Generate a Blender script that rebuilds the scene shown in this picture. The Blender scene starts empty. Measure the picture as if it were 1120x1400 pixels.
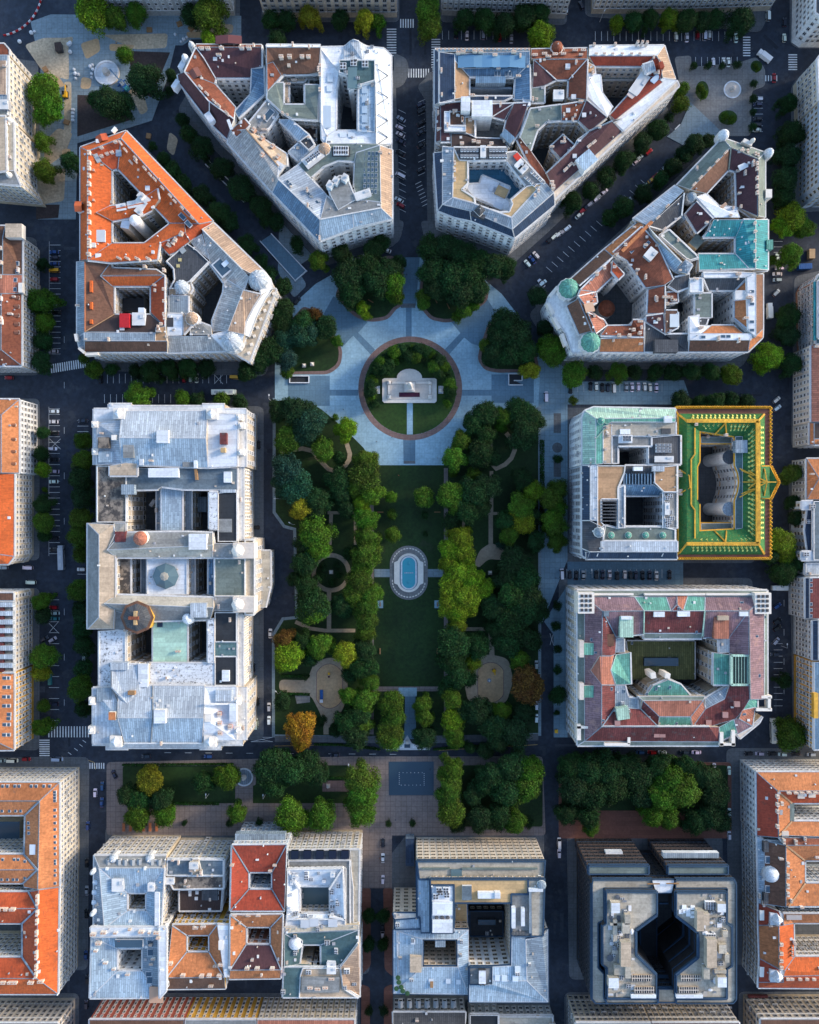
import bpy, bmesh, math, random
from mathutils import Vector, Matrix
from mathutils.bvhtree import BVHTree
R = math.radians
C = bpy.context.scene.collection
SC, HC, CX, CY = 0.36, 400.0, 560.0, 700.0      # metres per photo pixel on the ground, camera height
CAM = Vector((0, 0, HC))
def W(x, y, z=0.0):                              # photo pixel seen at height z -> world point
    f = SC*(1 - z/HC)
    return Vector(((x-CX)*f, (CY-y)*f, z))
def tag(o, label=None, cat=None, group=None, kind=None):
    if label: o['label'] = label
    if cat: o['category'] = cat
    if group: o['group'] = group
    if kind: o['kind'] = kind
    return o
# ------------------------------------------------------------------ materials
MATS = {}
def mat(name, rgb, kind='plain', var=.18, rough=.75, s1=.06, s2=.9, stain=None, stain_t=.62, metal=0, mort=.74, ss=.28, obj_color=False, bump=.0, spec=.3):
    if name in MATS: return MATS[name]
    m = bpy.data.materials.new(name); m.use_nodes = True
    nt = m.node_tree; N = nt.nodes; L = nt.links
    b = N['Principled BSDF']; b.inputs['Roughness'].default_value = rough; b.inputs['Metallic'].default_value = metal
    b.inputs['Specular IOR Level'].default_value = spec
    uv = N.new('ShaderNodeUVMap'); oi = N.new('ShaderNodeObjectInfo')
    off = N.new('ShaderNodeVectorMath'); off.operation = 'MULTIPLY_ADD'
    comb = N.new('ShaderNodeCombineXYZ')
    for k in range(3): L.new(oi.outputs['Random'], comb.inputs[k])
    off.inputs[1].default_value = (97, 53, 31); L.new(comb.outputs[0], off.inputs[0]); L.new(uv.outputs[0], off.inputs[2])
    co = off.outputs[0]
    def noise(scale, detail=4, rough_=.6, vec=None):
        n = N.new('ShaderNodeTexNoise'); n.inputs['Scale'].default_value = scale; n.inputs['Detail'].default_value = detail
        n.inputs['Roughness'].default_value = rough_; L.new(vec or co, n.inputs['Vector']); return n.outputs[0]
    def ramp(fac, a, b_, c0, c1):
        r = N.new('ShaderNodeMapRange'); L.new(fac, r.inputs[0]); r.inputs[1].default_value = a; r.inputs[2].default_value = b_
        r.inputs[3].default_value = c0; r.inputs[4].default_value = c1; return r.outputs[0]
    def mul(col, fac):
        v = N.new('ShaderNodeVectorMath'); v.operation = 'SCALE'; L.new(col, v.inputs[0]); L.new(fac, v.inputs['Scale']); return v.outputs[0]
    if obj_color:
        col = oi.outputs['Color']
    else:
        c = N.new('ShaderNodeRGB'); c.outputs[0].default_value = (*rgb, 1); col = c.outputs[0]
    if var > 0:
        col = mul(col, ramp(noise(s1, 5), .3, .7, 1-var, 1+var))
        col = mul(col, ramp(noise(s2, 3), .3, .7, 1-var*.8, 1+var*.8))
    h = None
    if kind == 'seam':
        br = N.new('ShaderNodeTexBrick'); L.new(co, br.inputs['Vector']); mp = br
        br.inputs['Scale'].default_value = 1; br.inputs['Brick Width'].default_value = 5.5; br.inputs['Row Height'].default_value = .95
        br.inputs['Mortar Size'].default_value = .09; br.offset = .35
        br.inputs['Color1'].default_value = (.76, .76, .77, 1); br.inputs['Color2'].default_value = (1.14, 1.14, 1.13, 1); br.inputs['Mortar'].default_value = (.54, .54, .56, 1)
        rot = N.new('ShaderNodeVectorRotate'); rot.rotation_type = 'Z_AXIS'; rot.inputs['Angle'].default_value = R(90)
        L.new(co, rot.inputs['Vector']); L.new(rot.outputs[0], br.inputs['Vector'])
        v = N.new('ShaderNodeVectorMath'); v.operation = 'MULTIPLY'; L.new(col, v.inputs[0]); L.new(br.outputs[0], v.inputs[1]); col = v.outputs[0]
    if kind == 'tile':
        st = N.new('ShaderNodeVectorMath'); st.operation = 'MULTIPLY'; st.inputs[1].default_value = (2.2, .35, 1); L.new(co, st.inputs[0])
        col = mul(col, ramp(noise(1.0, 3, .6, st.outputs[0]), .3, .7, .78, 1.2))
        wv = N.new('ShaderNodeTexWave'); wv.bands_direction = 'Y'; wv.inputs['Scale'].default_value = .55; wv.inputs['Distortion'].default_value = .6
        L.new(co, wv.inputs['Vector']); col = mul(col, ramp(wv.outputs[1], 0, 1, .88, 1.08))
    if kind == 'flat':
        br = N.new('ShaderNodeTexBrick'); L.new(co, br.inputs['Vector'])
        br.inputs['Scale'].default_value = 1; br.inputs['Brick Width'].default_value = 7; br.inputs['Row Height'].default_value = 2.2
        br.inputs['Mortar Size'].default_value = .06
        br.inputs['Color1'].default_value = (.86, .86, .86, 1); br.inputs['Color2'].default_value = (1.1, 1.1, 1.1, 1); br.inputs['Mortar'].default_value = (.75, .75, .75, 1)
        v = N.new('ShaderNodeVectorMath'); v.operation = 'MULTIPLY'; L.new(col, v.inputs[0]); L.new(br.outputs[0], v.inputs[1]); col = v.outputs[0]
    if kind == 'pave':
        br = N.new('ShaderNodeTexBrick'); L.new(co, br.inputs['Vector']); br.offset = 0
        br.inputs['Scale'].default_value = 1; br.inputs['Brick Width'].default_value = 2.6; br.inputs['Row Height'].default_value = 2.6
        br.inputs['Mortar Size'].default_value = .1
        br.inputs['Color1'].default_value = (.93, .93, .93, 1); br.inputs['Color2'].default_value = (1.05, 1.05, 1.05, 1); br.inputs['Mortar'].default_value = (mort, mort, mort, 1)
        v = N.new('ShaderNodeVectorMath'); v.operation = 'MULTIPLY'; L.new(col, v.inputs[0]); L.new(br.outputs[0], v.inputs[1]); col = v.outputs[0]
    if kind == 'wall':
        st = N.new('ShaderNodeVectorMath'); st.operation = 'MULTIPLY'; st.inputs[1].default_value = (1.0, .12, 1); L.new(co, st.inputs[0])
        col = mul(col, ramp(noise(.8, 4, .6, st.outputs[0]), .3, .75, .82, 1.1))
    if stain:
        sc_ = N.new('ShaderNodeRGB'); sc_.outputs[0].default_value = (*stain, 1)
        mx = N.new('ShaderNodeMix'); mx.data_type = 'RGBA'
        L.new(ramp(noise(ss, 6, .7), stain_t-.04, stain_t+.05, 0, .85), mx.inputs[0]); L.new(col, mx.inputs[6]); L.new(sc_.outputs[0], mx.inputs[7]); col = mx.outputs[2]
    L.new(col, b.inputs['Base Color'])
    MATS[name] = m; return m
def glass(name, rgb, rough=.12, spec=.5):
    m = bpy.data.materials.new(name); m.use_nodes = True; b = m.node_tree.nodes['Principled BSDF']
    b.inputs['Base Color'].default_value = (*rgb, 1); b.inputs['Roughness'].default_value = rough; b.inputs['Specular IOR Level'].default_value = spec
    MATS[name] = m; return m
T = 'tile'; Z = 'seam'; F = 'flat'; P_ = 'plain'; K = 'wall'
for n_, c_, k_, kw in (
    ('orange', (.56, .115, .026), T, dict(var=.2, stain=(.33, .085, .03), stain_t=.6, ss=.4)), ('redor', (.44, .08, .026), T, dict(var=.22, stain=(.25, .06, .03), stain_t=.6, ss=.4)), ('red', (.31, .052, .026), T, dict(var=.24, stain=(.2, .05, .03), stain_t=.6, ss=.4)), ('rust', (.21, .065, .034), T, dict(var=.3, stain=(.12, .05, .03))),
    ('brown', (.145, .072, .045), T, dict(var=.25, stain=(.30, .09, .03), stain_t=.68)), ('plum', (.075, .032, .036), T, dict(var=.2)), ('tan', (.40, .24, .13), F, {}),
    ('oldor', (.46, .17, .065), T, dict(var=.28, stain=(.2, .1, .06), stain_t=.66)), ('beigetile', (.42, .29, .2), Z, {}), ('darkbr', (.055, .036, .032), T, {}),
    ('slate', (.075, .08, .088), Z, {}), ('navy', (.03, .055, .10), Z, {}), ('blue', (.125, .215, .31), Z, {}), ('pale', (.45, .50, .545), Z, dict(stain=(.30, .34, .38), stain_t=.66)),
    ('white', (.66, .69, .72), F, dict(var=.13)), ('zinc', (.25, .31, .36), Z, {}), ('palebl', (.35, .45, .53), Z, {}), ('grey', (.22, .225, .22), F, dict(var=.25)),
    ('bluegrey', (.13, .17, .20), F, dict(var=.25)), ('beige', (.46, .36, .26), F, dict(var=.22)), ('sooty', (.24, .20, .16), F, dict(var=.3, stain=(.035, .033, .035), stain_t=.5)),
    ('spotty', (.62, .64, .66), F, dict(var=.12, stain=(.03, .03, .035), stain_t=.575, ss=.75)), ('greengrey', (.155, .19, .17), F, dict(var=.2)), ('verd', (.12, .33, .26), Z, dict(var=.25)),
    ('turq', (.045, .27, .28), Z, dict(var=.22)), ('paleverd', (.40, .58, .46), Z, dict(var=.18, stain=(.25, .36, .3), stain_t=.66)), ('maroon', (.155, .04, .038), Z, dict(var=.3, stain=(.10, .07, .07), stain_t=.6)),
    ('mauve', (.22, .135, .15), Z, dict(var=.28, stain=(.30, .18, .16), stain_t=.58)), ('pinkor', (.42, .16, .10), Z, dict(var=.2)), ('mossy', (.13, .14, .055), Z, dict(var=.2)),
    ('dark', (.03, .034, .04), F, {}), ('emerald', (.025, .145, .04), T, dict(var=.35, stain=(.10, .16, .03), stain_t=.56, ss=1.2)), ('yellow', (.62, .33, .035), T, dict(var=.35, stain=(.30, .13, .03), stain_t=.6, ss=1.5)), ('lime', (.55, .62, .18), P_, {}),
    ('cobblered', (.20, .085, .06), F, {}), ('concrete', (.42, .38, .31), F, dict(var=.2, stain=(.25, .23, .19), stain_t=.6)), ('weathered', (.42, .41, .385), Z, dict(var=.26, stain=(.26, .25, .24), stain_t=.58)), ('teal', (.075, .135, .14), F, dict(var=.25)),
    ('mint', (.42, .62, .50), F, dict(var=.15, stain=(.06, .08, .08), stain_t=.66)), ('gravel', (.5, .34, .17), F, dict(var=.15)),
    ('w_cream', (.58, .49, .36), K, {}), ('w_white', (.80, .80, .78), K, {}), ('w_grey', (.36, .36, .34), K, {}), ('w_ochre', (.66, .36, .055), K, {}), ('w_stone', (.50, .42, .32), K, dict(var=.22)),
    ('w_pink', (.44, .11, .07), K, {}), ('w_dark', (.040, .036, .036), K, {}), ('w_beige', (.66, .57, .47), K, {}), ('w_brick', (.36, .18, .11), K, {}), ('w_brown', (.15, .095, .07), K, {}), ('asphaltlt', (.046, .055, .072), P_, dict(var=.25, s2=.7)), ('asphaltdk', (.019, .024, .036), P_, dict(var=.25, s2=.7)), ('w_blue', (.40, .46, .52), K, {}),
    ('trim', (.66, .65, .63), K, {}), ('trimd', (.30, .30, .30), K, {}), ('trimblue', (.03, .065, .115), P_, {}), ('trimgold', (.72, .36, .03), P_, {}), ('trimverd', (.22, .33, .27), P_, {}),
    ('steel', (.5, .52, .54), P_, dict(rough=.45)), ('chimney', (.62, .52, .42), P_, {}), ('iron', (.05, .05, .055), P_, {}), ('terracotta', (.42, .15, .07), P_, {}), ('timber', (.30, .17, .08), P_, {}),
    ('asphalt', (.026, .035, .052), P_, dict(var=.32, s1=.05, s2=.45, stain=(.05, .058, .072), stain_t=.6, ss=.16)), ('pavement', (.115, .125, .135), 'pave', dict(var=.2)), ('plaza', (.27, .42, .50), 'pave', dict(var=.17, mort=.85, stain=(.17, .27, .33), stain_t=.66, ss=.3)),
    ('plazadk', (.115, .205, .275), 'pave', dict(var=.12, mort=.84)), ('brickpave', (.20, .13, .115), 'pave', dict(var=.18)), ('redpath', (.225, .185, .17), 'pave', dict(mort=.6)), ('promenade', (.19, .29, .35), 'pave', dict(var=.14)), ('lawn', (.013, .036, .007), P_, dict(var=.35, s1=.05, s2=.8, stain=(.032, .034, .02), stain_t=.66, ss=.06)),
    ('lawnlight', (.022, .055, .008), P_, dict(var=.3, s1=.08, s2=.8)), ('soil', (.045, .032, .03), P_, dict(var=.35)), ('sand', (.50, .33, .18), P_, dict(var=.2)), ('gravelpath', (.36, .29, .205), P_, dict(var=.2)),
    ('greypath', (.20, .265, .30), 'pave', {}), ('cobble', (.19, .19, .185), 'pave', dict(var=.22)), ('paint', (.72, .74, .74), P_, dict(var=.2)), ('paintyellow', (.62, .42, .12), P_, dict(var=.15)),
    ('earth', (.44, .35, .24), P_, dict(var=.35)), ('stone', (.60, .53, .46), P_, dict(var=.12)), ('stonelt', (.74, .68, .60), P_, dict(var=.1)), ('bark', (.07, .05, .035), P_, {}), ('kerb', (.34, .35, .35), P_, {}),
    ('redpaint', (.45, .02, .025), P_, dict(rough=.5)), ('blueplastic', (.02, .10, .30), P_, dict(rough=.5)), ('yellowpaint', (.75, .40, .02), P_, dict(rough=.5)), ('awning', (.5, .42, .32), P_, {}),
    ('poolblue', (.05, .16, .25), F, dict(var=.15)), ('rubber', (.02, .02, .02), P_, {}), ('flowers', (.06, .012, .03), P_, dict(var=.4)), ('skin', (.5, .3, .22), P_, {})):
    mat(n_, c_, k_, **kw)
mat('objcol', None, P_, var=.08, obj_color=True, rough=.7)
mat('carpaint', None, P_, var=0, obj_color=True, rough=.28, spec=.5)
mat('cloth', None, P_, var=.1, obj_color=True, rough=.9)
glass('pane', (.014, .018, .024)); glass('skyglass', (.05, .09, .13), .15); glass('water', (.05, .34, .42), .1); glass('waterdark', (.03, .065, .10), .3); glass('roofglass', (.10, .16, .18), .2); glass('solar', (.01, .014, .03), .15)
# ------------------------------------------------------------------ mesh builder
class MB:
    def __init__(s): s.v = []; s.f = []; s.m = []; s.mats = []
    def mi(s, m):
        m = MATS[m] if isinstance(m, str) else m
        if m not in s.mats: s.mats.append(m)
        return s.mats.index(m)
    def face(s, pts, m):
        i = len(s.v); s.v += [Vector(p) for p in pts]; s.f.append(tuple(range(i, i+len(pts)))); s.m.append(s.mi(m)); return s
    def prism(s, poly, z0, z1, m, top=None, bottom=False):     # poly of world xy
        n = len(poly); a = area(poly)
        if a < 0: poly = poly[::-1]
        for i in range(n):
            p, q = poly[i], poly[(i+1) % n]
            s.face([(p[0], p[1], z0), (q[0], q[1], z0), (q[0], q[1], z1), (p[0], p[1], z1)], m)
        s.face([(p[0], p[1], z1) for p in poly], top or m)
        if bottom: s.face([(p[0], p[1], z0) for p in poly[::-1]], m)
        return s
    def box(s, c, size, m, rot=0, top=None):                    # c = centre of the base
        w, d, h = size; cs, sn = math.cos(rot), math.sin(rot)
        pl = [(c[0]+x*cs-y*sn, c[1]+x*sn+y*cs) for x, y in ((-w/2, -d/2), (w/2, -d/2), (w/2, d/2), (-w/2, d/2))]
        return s.prism(pl, c[2], c[2]+h, m, top)
    def lathe(s, c, prof, m, seg=16, rib=0, squash=1, mats=None):
        for k in range(len(prof)-1):
            (r0, z0), (r1, z1) = prof[k], prof[k+1]
            for i in range(seg):
                a0, a1 = 2*math.pi*i/seg, 2*math.pi*(i+1)/seg
                q0 = 1+(rib if i % 2 else -rib); q1 = 1+(rib if (i+1) % 2 else -rib)
                P = [(c[0]+r0*q0*math.cos(a0), c[1]+squash*r0*q0*math.sin(a0), c[2]+z0), (c[0]+r0*q1*math.cos(a1), c[1]+squash*r0*q1*math.sin(a1), c[2]+z0),
                     (c[0]+r1*q1*math.cos(a1), c[1]+squash*r1*q1*math.sin(a1), c[2]+z1), (c[0]+r1*q0*math.cos(a0), c[1]+squash*r1*q0*math.sin(a0), c[2]+z1)]
                if r1 < 1e-4: P = P[:3]
                elif r0 < 1e-4: P = [P[0]]+P[2:]
                s.face(P, mats[k] if mats else m)
        return s
    def mesh(s, name, org=(0, 0, 0), smooth=False):
        me = bpy.data.meshes.new(name); o = Vector(org)
        me.from_pydata([p-o for p in s.v], [], s.f); uvl = me.uv_layers.new(name='UVMap')
        for m in s.mats: me.materials.append(m)
        uvs = []
        for p, mi in zip(me.polygons, s.m):
            p.material_index = mi; n = p.normal
            if abs(n.z) > .985: u, v = Vector((1, 0, 0)), Vector((0, 1, 0))
            else:
                u = Vector((-n.y, n.x, 0)).normalized(); v = n.cross(u)
            for vi in p.vertices:
                c = me.vertices[vi].co + o; uvs += (c.dot(u), c.dot(v))
        uvl.data.foreach_set('uv', uvs)
        if smooth: me.shade_smooth()
        return me
    def obj(s, name, parent=None, org=None, smooth=False):
        if org is None: org = parent_org(parent) if parent else (0, 0, 0)
        o = bpy.data.objects.new(name, s.mesh(name, org, smooth)); C.objects.link(o)
        if parent: o.parent = parent
        else: o.location = org
        return o
def parent_org(p):
    v = Vector(p.location)
    while p.parent: p = p.parent; v += p.location
    return v
def area(p): return sum(p[i][0]*p[(i+1) % len(p)][1]-p[(i+1) % len(p)][0]*p[i][1] for i in range(len(p)))/2
def inside(x, y, poly):
    r = False; j = len(poly)-1
    for i in range(len(poly)):
        xi, yi = poly[i][0], poly[i][1]; xj, yj = poly[j][0], poly[j][1]
        if (yi > y) != (yj > y) and x < (xj-xi)*(y-yi)/(yj-yi)+xi: r = not r
        j = i
    return r
def empty(name, loc, label=None, cat=None, group=None):
    o = bpy.data.objects.new(name, None); C.objects.link(o); o.location = loc; o.empty_display_size = .5
    return tag(o, label, cat, group)
def inst(name, mesh, loc, parent=None, rot=0, scale=1, color=None):  # loc is a world point
    o = bpy.data.objects.new(name, mesh); C.objects.link(o)
    o.location = Vector(loc)-parent_org(parent) if parent else loc
    if parent: o.parent = parent
    o.rotation_euler = (0, 0, rot); o.scale = scale if hasattr(scale, '__len__') else (scale,)*3
    if color: o.color = (*color, 1)
    return o
# ------------------------------------------------------------------ shared small meshes (unit sized)
def unit(build):
    b = MB(); build(b); return b.mesh('unit')
ME = {}
def mk():
    b = MB(); b.box((0, 0, -1.2), (1, 1, 2.9), 'objcol'); b.box((0, 0, 1.7), (1.14, 1.14, .18), 'chimney')
    for x in (-.25, .25): b.lathe((x, 0, 1.88), [(.13, 0), (.11, .4), (0, .4)], 'terracotta', 6)
    ME['chimney'] = b.mesh('chimney')
    b = MB(); b.box((0, 0, -.6), (1, 1, 1.6), 'objcol'); b.box((0, 0, 1.0), (.94, .94, .06), 'steel')
    for x in (-.24, .24):
        for y in (-.24, .24): b.lathe((x, y, 1.06), [(.18, 0), (.18, .08), (.14, .08), (0, .07)], 'iron', 8)
    ME['ac_unit'] = b.mesh('ac_unit')
    b = MB(); b.box((0, 0, -.5), (1, 1, .72), 'steel'); b.box((0, 0, .22), (.84, .84, .03), 'skyglass'); ME['skylight'] = b.mesh('skylight')
    b = MB(); b.box((0, 0, -.5), (1, 1, .85), 'objcol'); b.box((0, 0, .35), (1.06, 1.06, .06), 'objcol'); ME['roof_hatch'] = b.mesh('roof_hatch')
    b = MB(); b.lathe((0, 0, -.6), [(.5, 0), (.5, 1.2), (.72, 1.25), (.72, 1.4), (0, 1.6)], 'objcol', 8); ME['vent_pipe'] = b.mesh('vent_pipe')
    b = MB(); b.box((0, 0, -1), (1, 1, 3), 'objcol'); b.box((0, 0, 2), (1.08, 1.08, .15), 'trim'); b.box((.3, .2, 2.15), (.3, .3, .5), 'steel'); ME['penthouse'] = b.mesh('penthouse')
    b = MB()                                                   # dormer: ridge runs along +y (up slope), window at -y
    b.face([(-.5, -.5, -1.5), (.5, -.5, -1.5), (.5, -.5, .7), (0, -.5, 1.1), (-.5, -.5, .7)], 'trim')
    b.face([(-.36, -.52, -.2), (.36, -.52, -.2), (.36, -.52, .62), (-.36, -.52, .62)], 'pane')
    for sx in (-1, 1):
        q = [(sx*.5, -.5, -1.5), (sx*.5, .5, -1.5), (sx*.5, .5, .7), (sx*.5, -.5, .7)]; b.face(q if sx > 0 else q[::-1], 'trim')
        q = [(sx*.6, -.6, .64), (sx*.6, .5, .64), (0, .5, 1.14), (0, -.6, 1.14)]; b.face(q if sx > 0 else q[::-1], 'objcol')
    ME['dormer'] = b.mesh('dormer')
    b = MB(); b.prism([(-.5, -.95), (.5, -.95), (.5, 0), (-.5, 0)], -.18, 0, 'trim', bottom=True)
    for x0, x1, y0, y1 in ((-.5, .5, -.95, -.87), (-.5, -.47, -.87, 0), (.47, .5, -.87, 0)): b.prism([(x0, y0), (x1, y0), (x1, y1), (x0, y1)], .85, .95, 'iron', bottom=True)
    for i in range(9): b.prism([(-.49+i*.12, -.93), (-.47+i*.12, -.93), (-.47+i*.12, -.89), (-.49+i*.12, -.89)], 0, .85, 'iron')
    ME['balcony'] = b.mesh('balcony')
    def win(b, arch=0, pane='pane', fr='trim', t=.16):           # unit window in the x-z plane, facing -y
        for x0, x1, z0, z1 in ((-.5-t, -.5, -.5, .5), (.5, .5+t, -.5, .5), (-.5-t, .5+t, .5, .5+t*.9)):
            d = .22
            b.face([(x0, -d, z0), (x1, -d, z0), (x1, -d, z1), (x0, -d, z1)], fr)
            b.face([(x0, -d, z1), (x1, -d, z1), (x1, 0, z1), (x0, 0, z1)], fr)
            b.face([(x0, 0, z0), (x0, -d, z0), (x0, -d, z1), (x0, 0, z1)], fr); b.face([(x1, -d, z0), (x1, 0, z0), (x1, 0, z1), (x1, -d, z1)], fr)
        b.prism([(-.5-t*1.3, -.34), (.5+t*1.3, -.34), (.5+t*1.3, 0), (-.5-t*1.3, 0)], -.56, -.5, fr)
        b.face([(-.5, -.05, -.5), (.5, -.05, -.5), (.5, -.05, .5), (-.5, -.05, .5)], pane)
        b.face([(-.03, -.08, -.5), (.03, -.08, -.5), (.03, -.08, .5), (-.03, -.08, .5)], fr)
        b.face([(-.5, -.08, .14), (.5, -.08, .14), (.5, -.08, .19), (-.5, -.08, .19)], fr)
    for k_, f_ in (('w_light', 'trim'), ('w_dark', 'trimd'), ('w_black', 'iron')):
        b = MB(); win(b, fr=f_); ME[k_] = (b.mesh('window'), b)
    for k_, f_ in (('w_light', 'trim'), ('w_dark', 'trimd'), ('w_black', 'iron')):
        b = MB(); win(b, fr=f_); b.face([(-.46, -.065, -.02), (.46, -.065, -.02), (.46, -.065, .48), (-.46, -.065, .48)], 'w_cream' if k_ != 'w_black' else 'slate'); ME[k_+'b'] = b.mesh('window')
    b = MB(); win(b, fr='w_cream', t=.05); ME['w_plain'] = (b.mesh('window'), b)
mk()
# ------------------------------------------------------------------ buildings
BLD = []; SECS = []; GRID = {}
TRI_V = []; TRI_F = []
def parse(s):
    out = []; dz = 0.0
    for t in s.split():
        a = t.split(',')
        if len(a) > 2: dz = float(a[2])
        out.append((float(a[0]), float(a[1]), dz))
    return out
class Sec: pass
class B:
    def __init__(s, name, label, fr, z=26, wall='w_cream', win='w_light', fh=3.8, pitch=3.0, ww=1.25, wh=1.95, cornice='trim', cat='building', group=None, base=0, anchor=None):
        s.name, s.fr, s.z, s.wall, s.win, s.fh, s.pitch, s.ww, s.wh, s.cornice, s.base = name, fr, z, wall, win, fh, pitch, ww, wh, cornice, base
        s.secs = []; s.root = empty(name, (0, 0, 0), label, cat, group); s.walls = MB(); s.items = []; BLD.append(s); s.located = False
    def px(s, x, y): return s.fr[0]+x/s.fr[2], s.fr[1]+y/s.fr[2]
    def w(s, x, y, z): return W(*s.px(x, y), z)
    def m(s, d): return d/s.fr[2]*SC*(1-s.z/HC)                 # a length in frame pixels -> metres
    def s_(s, m, pts, par=0.0): return s.sec(m, pts, par)
    def sec(s, m, pts, par=0.0, wall=None, label=None):
        P = [(*s.px(x, y), d) for x, y, d in parse(pts)]; wp = [W(x, y, s.z+d) for x, y, d in P]
        if area(wp) < 0: P = P[::-1]; wp = wp[::-1]
        if not s.located:
            s.root.location = (wp[0].x, wp[0].y, 0); s.located = True
        q = Sec(); q.b = s; q.wp = wp; q.P = P; q.wall = wall or s.wall
        # plane fit through the top vertices
        n = Vector((0, 0, 0)); k = len(wp)
        for i in range(k):
            a, b_ = wp[i], wp[(i+1) % k]
            n += Vector(((a.y-b_.y)*(a.z+b_.z), (a.z-b_.z)*(a.x+b_.x), (a.x-b_.x)*(a.y+b_.y)))
        q.n = n.normalized(); q.c = sum(wp, Vector())/k
        q.zmax = max(p.z for p in wp)
        mb = MB(); mb.face(wp, m)
        if par:                                                  # parapet round a flat roof
            cs = q.c
            for i in range(k):
                a, b_ = wp[i], wp[(i+1) % k]; d = (b_-a); d.z = 0
                if d.length < .3: continue
                d.normalize(); nn = Vector((d.y, -d.x, 0)); t = .4
                A = [a, b_, b_-nn*t, a-nn*t]
                mb.prism([(p.x, p.y) for p in A], min(a.z, b_.z)-.1, max(a.z, b_.z)+par+i*.004, s.cornice)
        else:
            fm = 'zinc' if m in ('orange', 'redor', 'red', 'oldor', 'rust', 'brown', 'plum', 'darkbr', 'maroon', 'mauve', 'pinkor') else 'trim' if m in ('slate', 'navy', 'blue', 'dark') else 'steel'
            for i in range(k):
                a, b_ = wp[i], wp[(i+1) % k]; d = b_-a
                if d.length < 1 or m in ('emerald', 'cobblered', 'mossy'): continue
                d.normalize(); nn = q.n.cross(d).normalized()*.2; up = q.n*.1
                mb.face([a+up, b_+up, b_+up+nn, a+up+nn], fm); mb.face([a+up+nn, b_+up+nn, b_+nn, a+nn], fm)
        q.roof = mb.obj('roof', s.root)
        if label: q.roof['label'] = label
        i0 = len(TRI_V); TRI_V.extend(wp); TRI_F.append(tuple(range(i0, i0+k)))
        s.secs.append(q); SECS.append(q)
        xs = [p.x for p in wp]; ys = [p.y for p in wp]; q.bb = (min(xs), min(ys), max(xs), max(ys))
        for gx in range(int(q.bb[0]//12), int(q.bb[2]//12)+1):
            for gy in range(int(q.bb[1]//12), int(q.bb[3]//12)+1): GRID.setdefault((gx, gy), []).append(q)
        return q
    def top(s, x, y, raw=False):                                 # frame pixel -> (world point on the roof, section)
        best = None
        if not raw: x, y = s.px(x, y)
        for q in s.secs:
            if inside(x, y, q.P):
                z = q.c.z
                for _ in range(4):
                    p = W(x, y, z); z = q.c.z-(q.n.x*(p.x-q.c.x)+q.n.y*(p.y-q.c.y))/q.n.z
                if best is None or z > best[0].z: best = (W(x, y, z), q)
        if best is None:
            q = min(s.secs, key=lambda q: (W(x, y, q.c.z)-q.c).length); best = (W(x, y, q.c.z), q)
        return best
    def put(s, kind, pts, size, color=(.6, .52, .42), rot=0, name=None):
        for x, y, d in parse(pts):
            p, q = s.top(x, y); inst(name or kind, ME[kind], p+Vector((0, 0, .02)), q.roof, rot+d*R(1), size, color)
    def chim(s, pts, size=(1.5, .9, 1), color=(.55, .46, .38), rot=0): s.put('chimney', pts, (size[0]*.8, size[1]*.8, size[2]*.85), color, rot)
    def sky(s, pts, size=(1.2, 1.6, 1), rot=0): s.put('skylight', pts, size, None, rot)
    def ac(s, pts, size=(2.6, 2.6, 1.3), color=(.75, .75, .74), rot=0): s.put('ac_unit', pts, size, color, rot)
    def pent(s, pts, size=(4, 4, 1), color=(.6, .6, .58), rot=0): s.put('penthouse', pts, size, color, rot)
    def hatch(s, pts, size=(2, 2, 1), color=(.6, .6, .6), rot=0): s.put('roof_hatch', pts, size, color, rot)
    def dorm(s, pts, size=(1.7, 2.4, 1.3), color=(.25, .27, .3), rot=0): s.put('dormer', pts, size, color, rot)
    def scatter(s, n, seed, kinds=('vent_pipe', 'roof_hatch', 'chimney'), poly=None, big=1):
        rnd = random.Random(seed); k = 0; tries = 0
        while k < n and tries < n*30:
            tries += 1; q = rnd.choice(s.secs)
            xs = [p[0] for p in q.P]; ys = [p[1] for p in q.P]
            x, y = rnd.uniform(min(xs), max(xs)), rnd.uniform(min(ys), max(ys))
            if poly and not inside(x, y, poly): continue
            if not inside(x, y, q.P): continue
            kd = rnd.choice(kinds); c = rnd.choice(((.6, .6, .6), (.75, .74, .7), (.35, .35, .36), (.5, .42, .34)))
            sz = {'vent_pipe': (.5, .5, .9), 'roof_hatch': (rnd.uniform(.7, 1.5)*big, rnd.uniform(.7, 1.4)*big, 1), 'chimney': (1.5*rnd.uniform(.7, 1.5), .8, .8), 'ac_unit': (rnd.uniform(1.4, 2.6)*big, rnd.uniform(1.2, 2.2)*big, 1), 'skylight': (1, 1.5, 1), 'penthouse': (3, 2.4, .6)}[kd]
            p, q = s.top(x, y, True); inst(kd, ME[kd], p+Vector((0, 0, .02)), q.roof, rnd.choice((0, 0, 1.5708)) if kd != 'chimney' else rnd.choice((0, 1.5708)), sz, c); k += 1
    def ring(s, m, outer, inner, par=0.0):                        # one roof section per side between two closed outlines
        o = parse(outer); i = parse(inner); k = len(o); ms = m.split() if ' ' in m else [m]*k
        for j in range(k):
            a, b_, c, d = o[j], o[(j+1) % k], i[(j+1) % k], i[j]
            s.sec(ms[j], ' '.join('%f,%f,%f' % p for p in (a, b_, c, d)), par)
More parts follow.
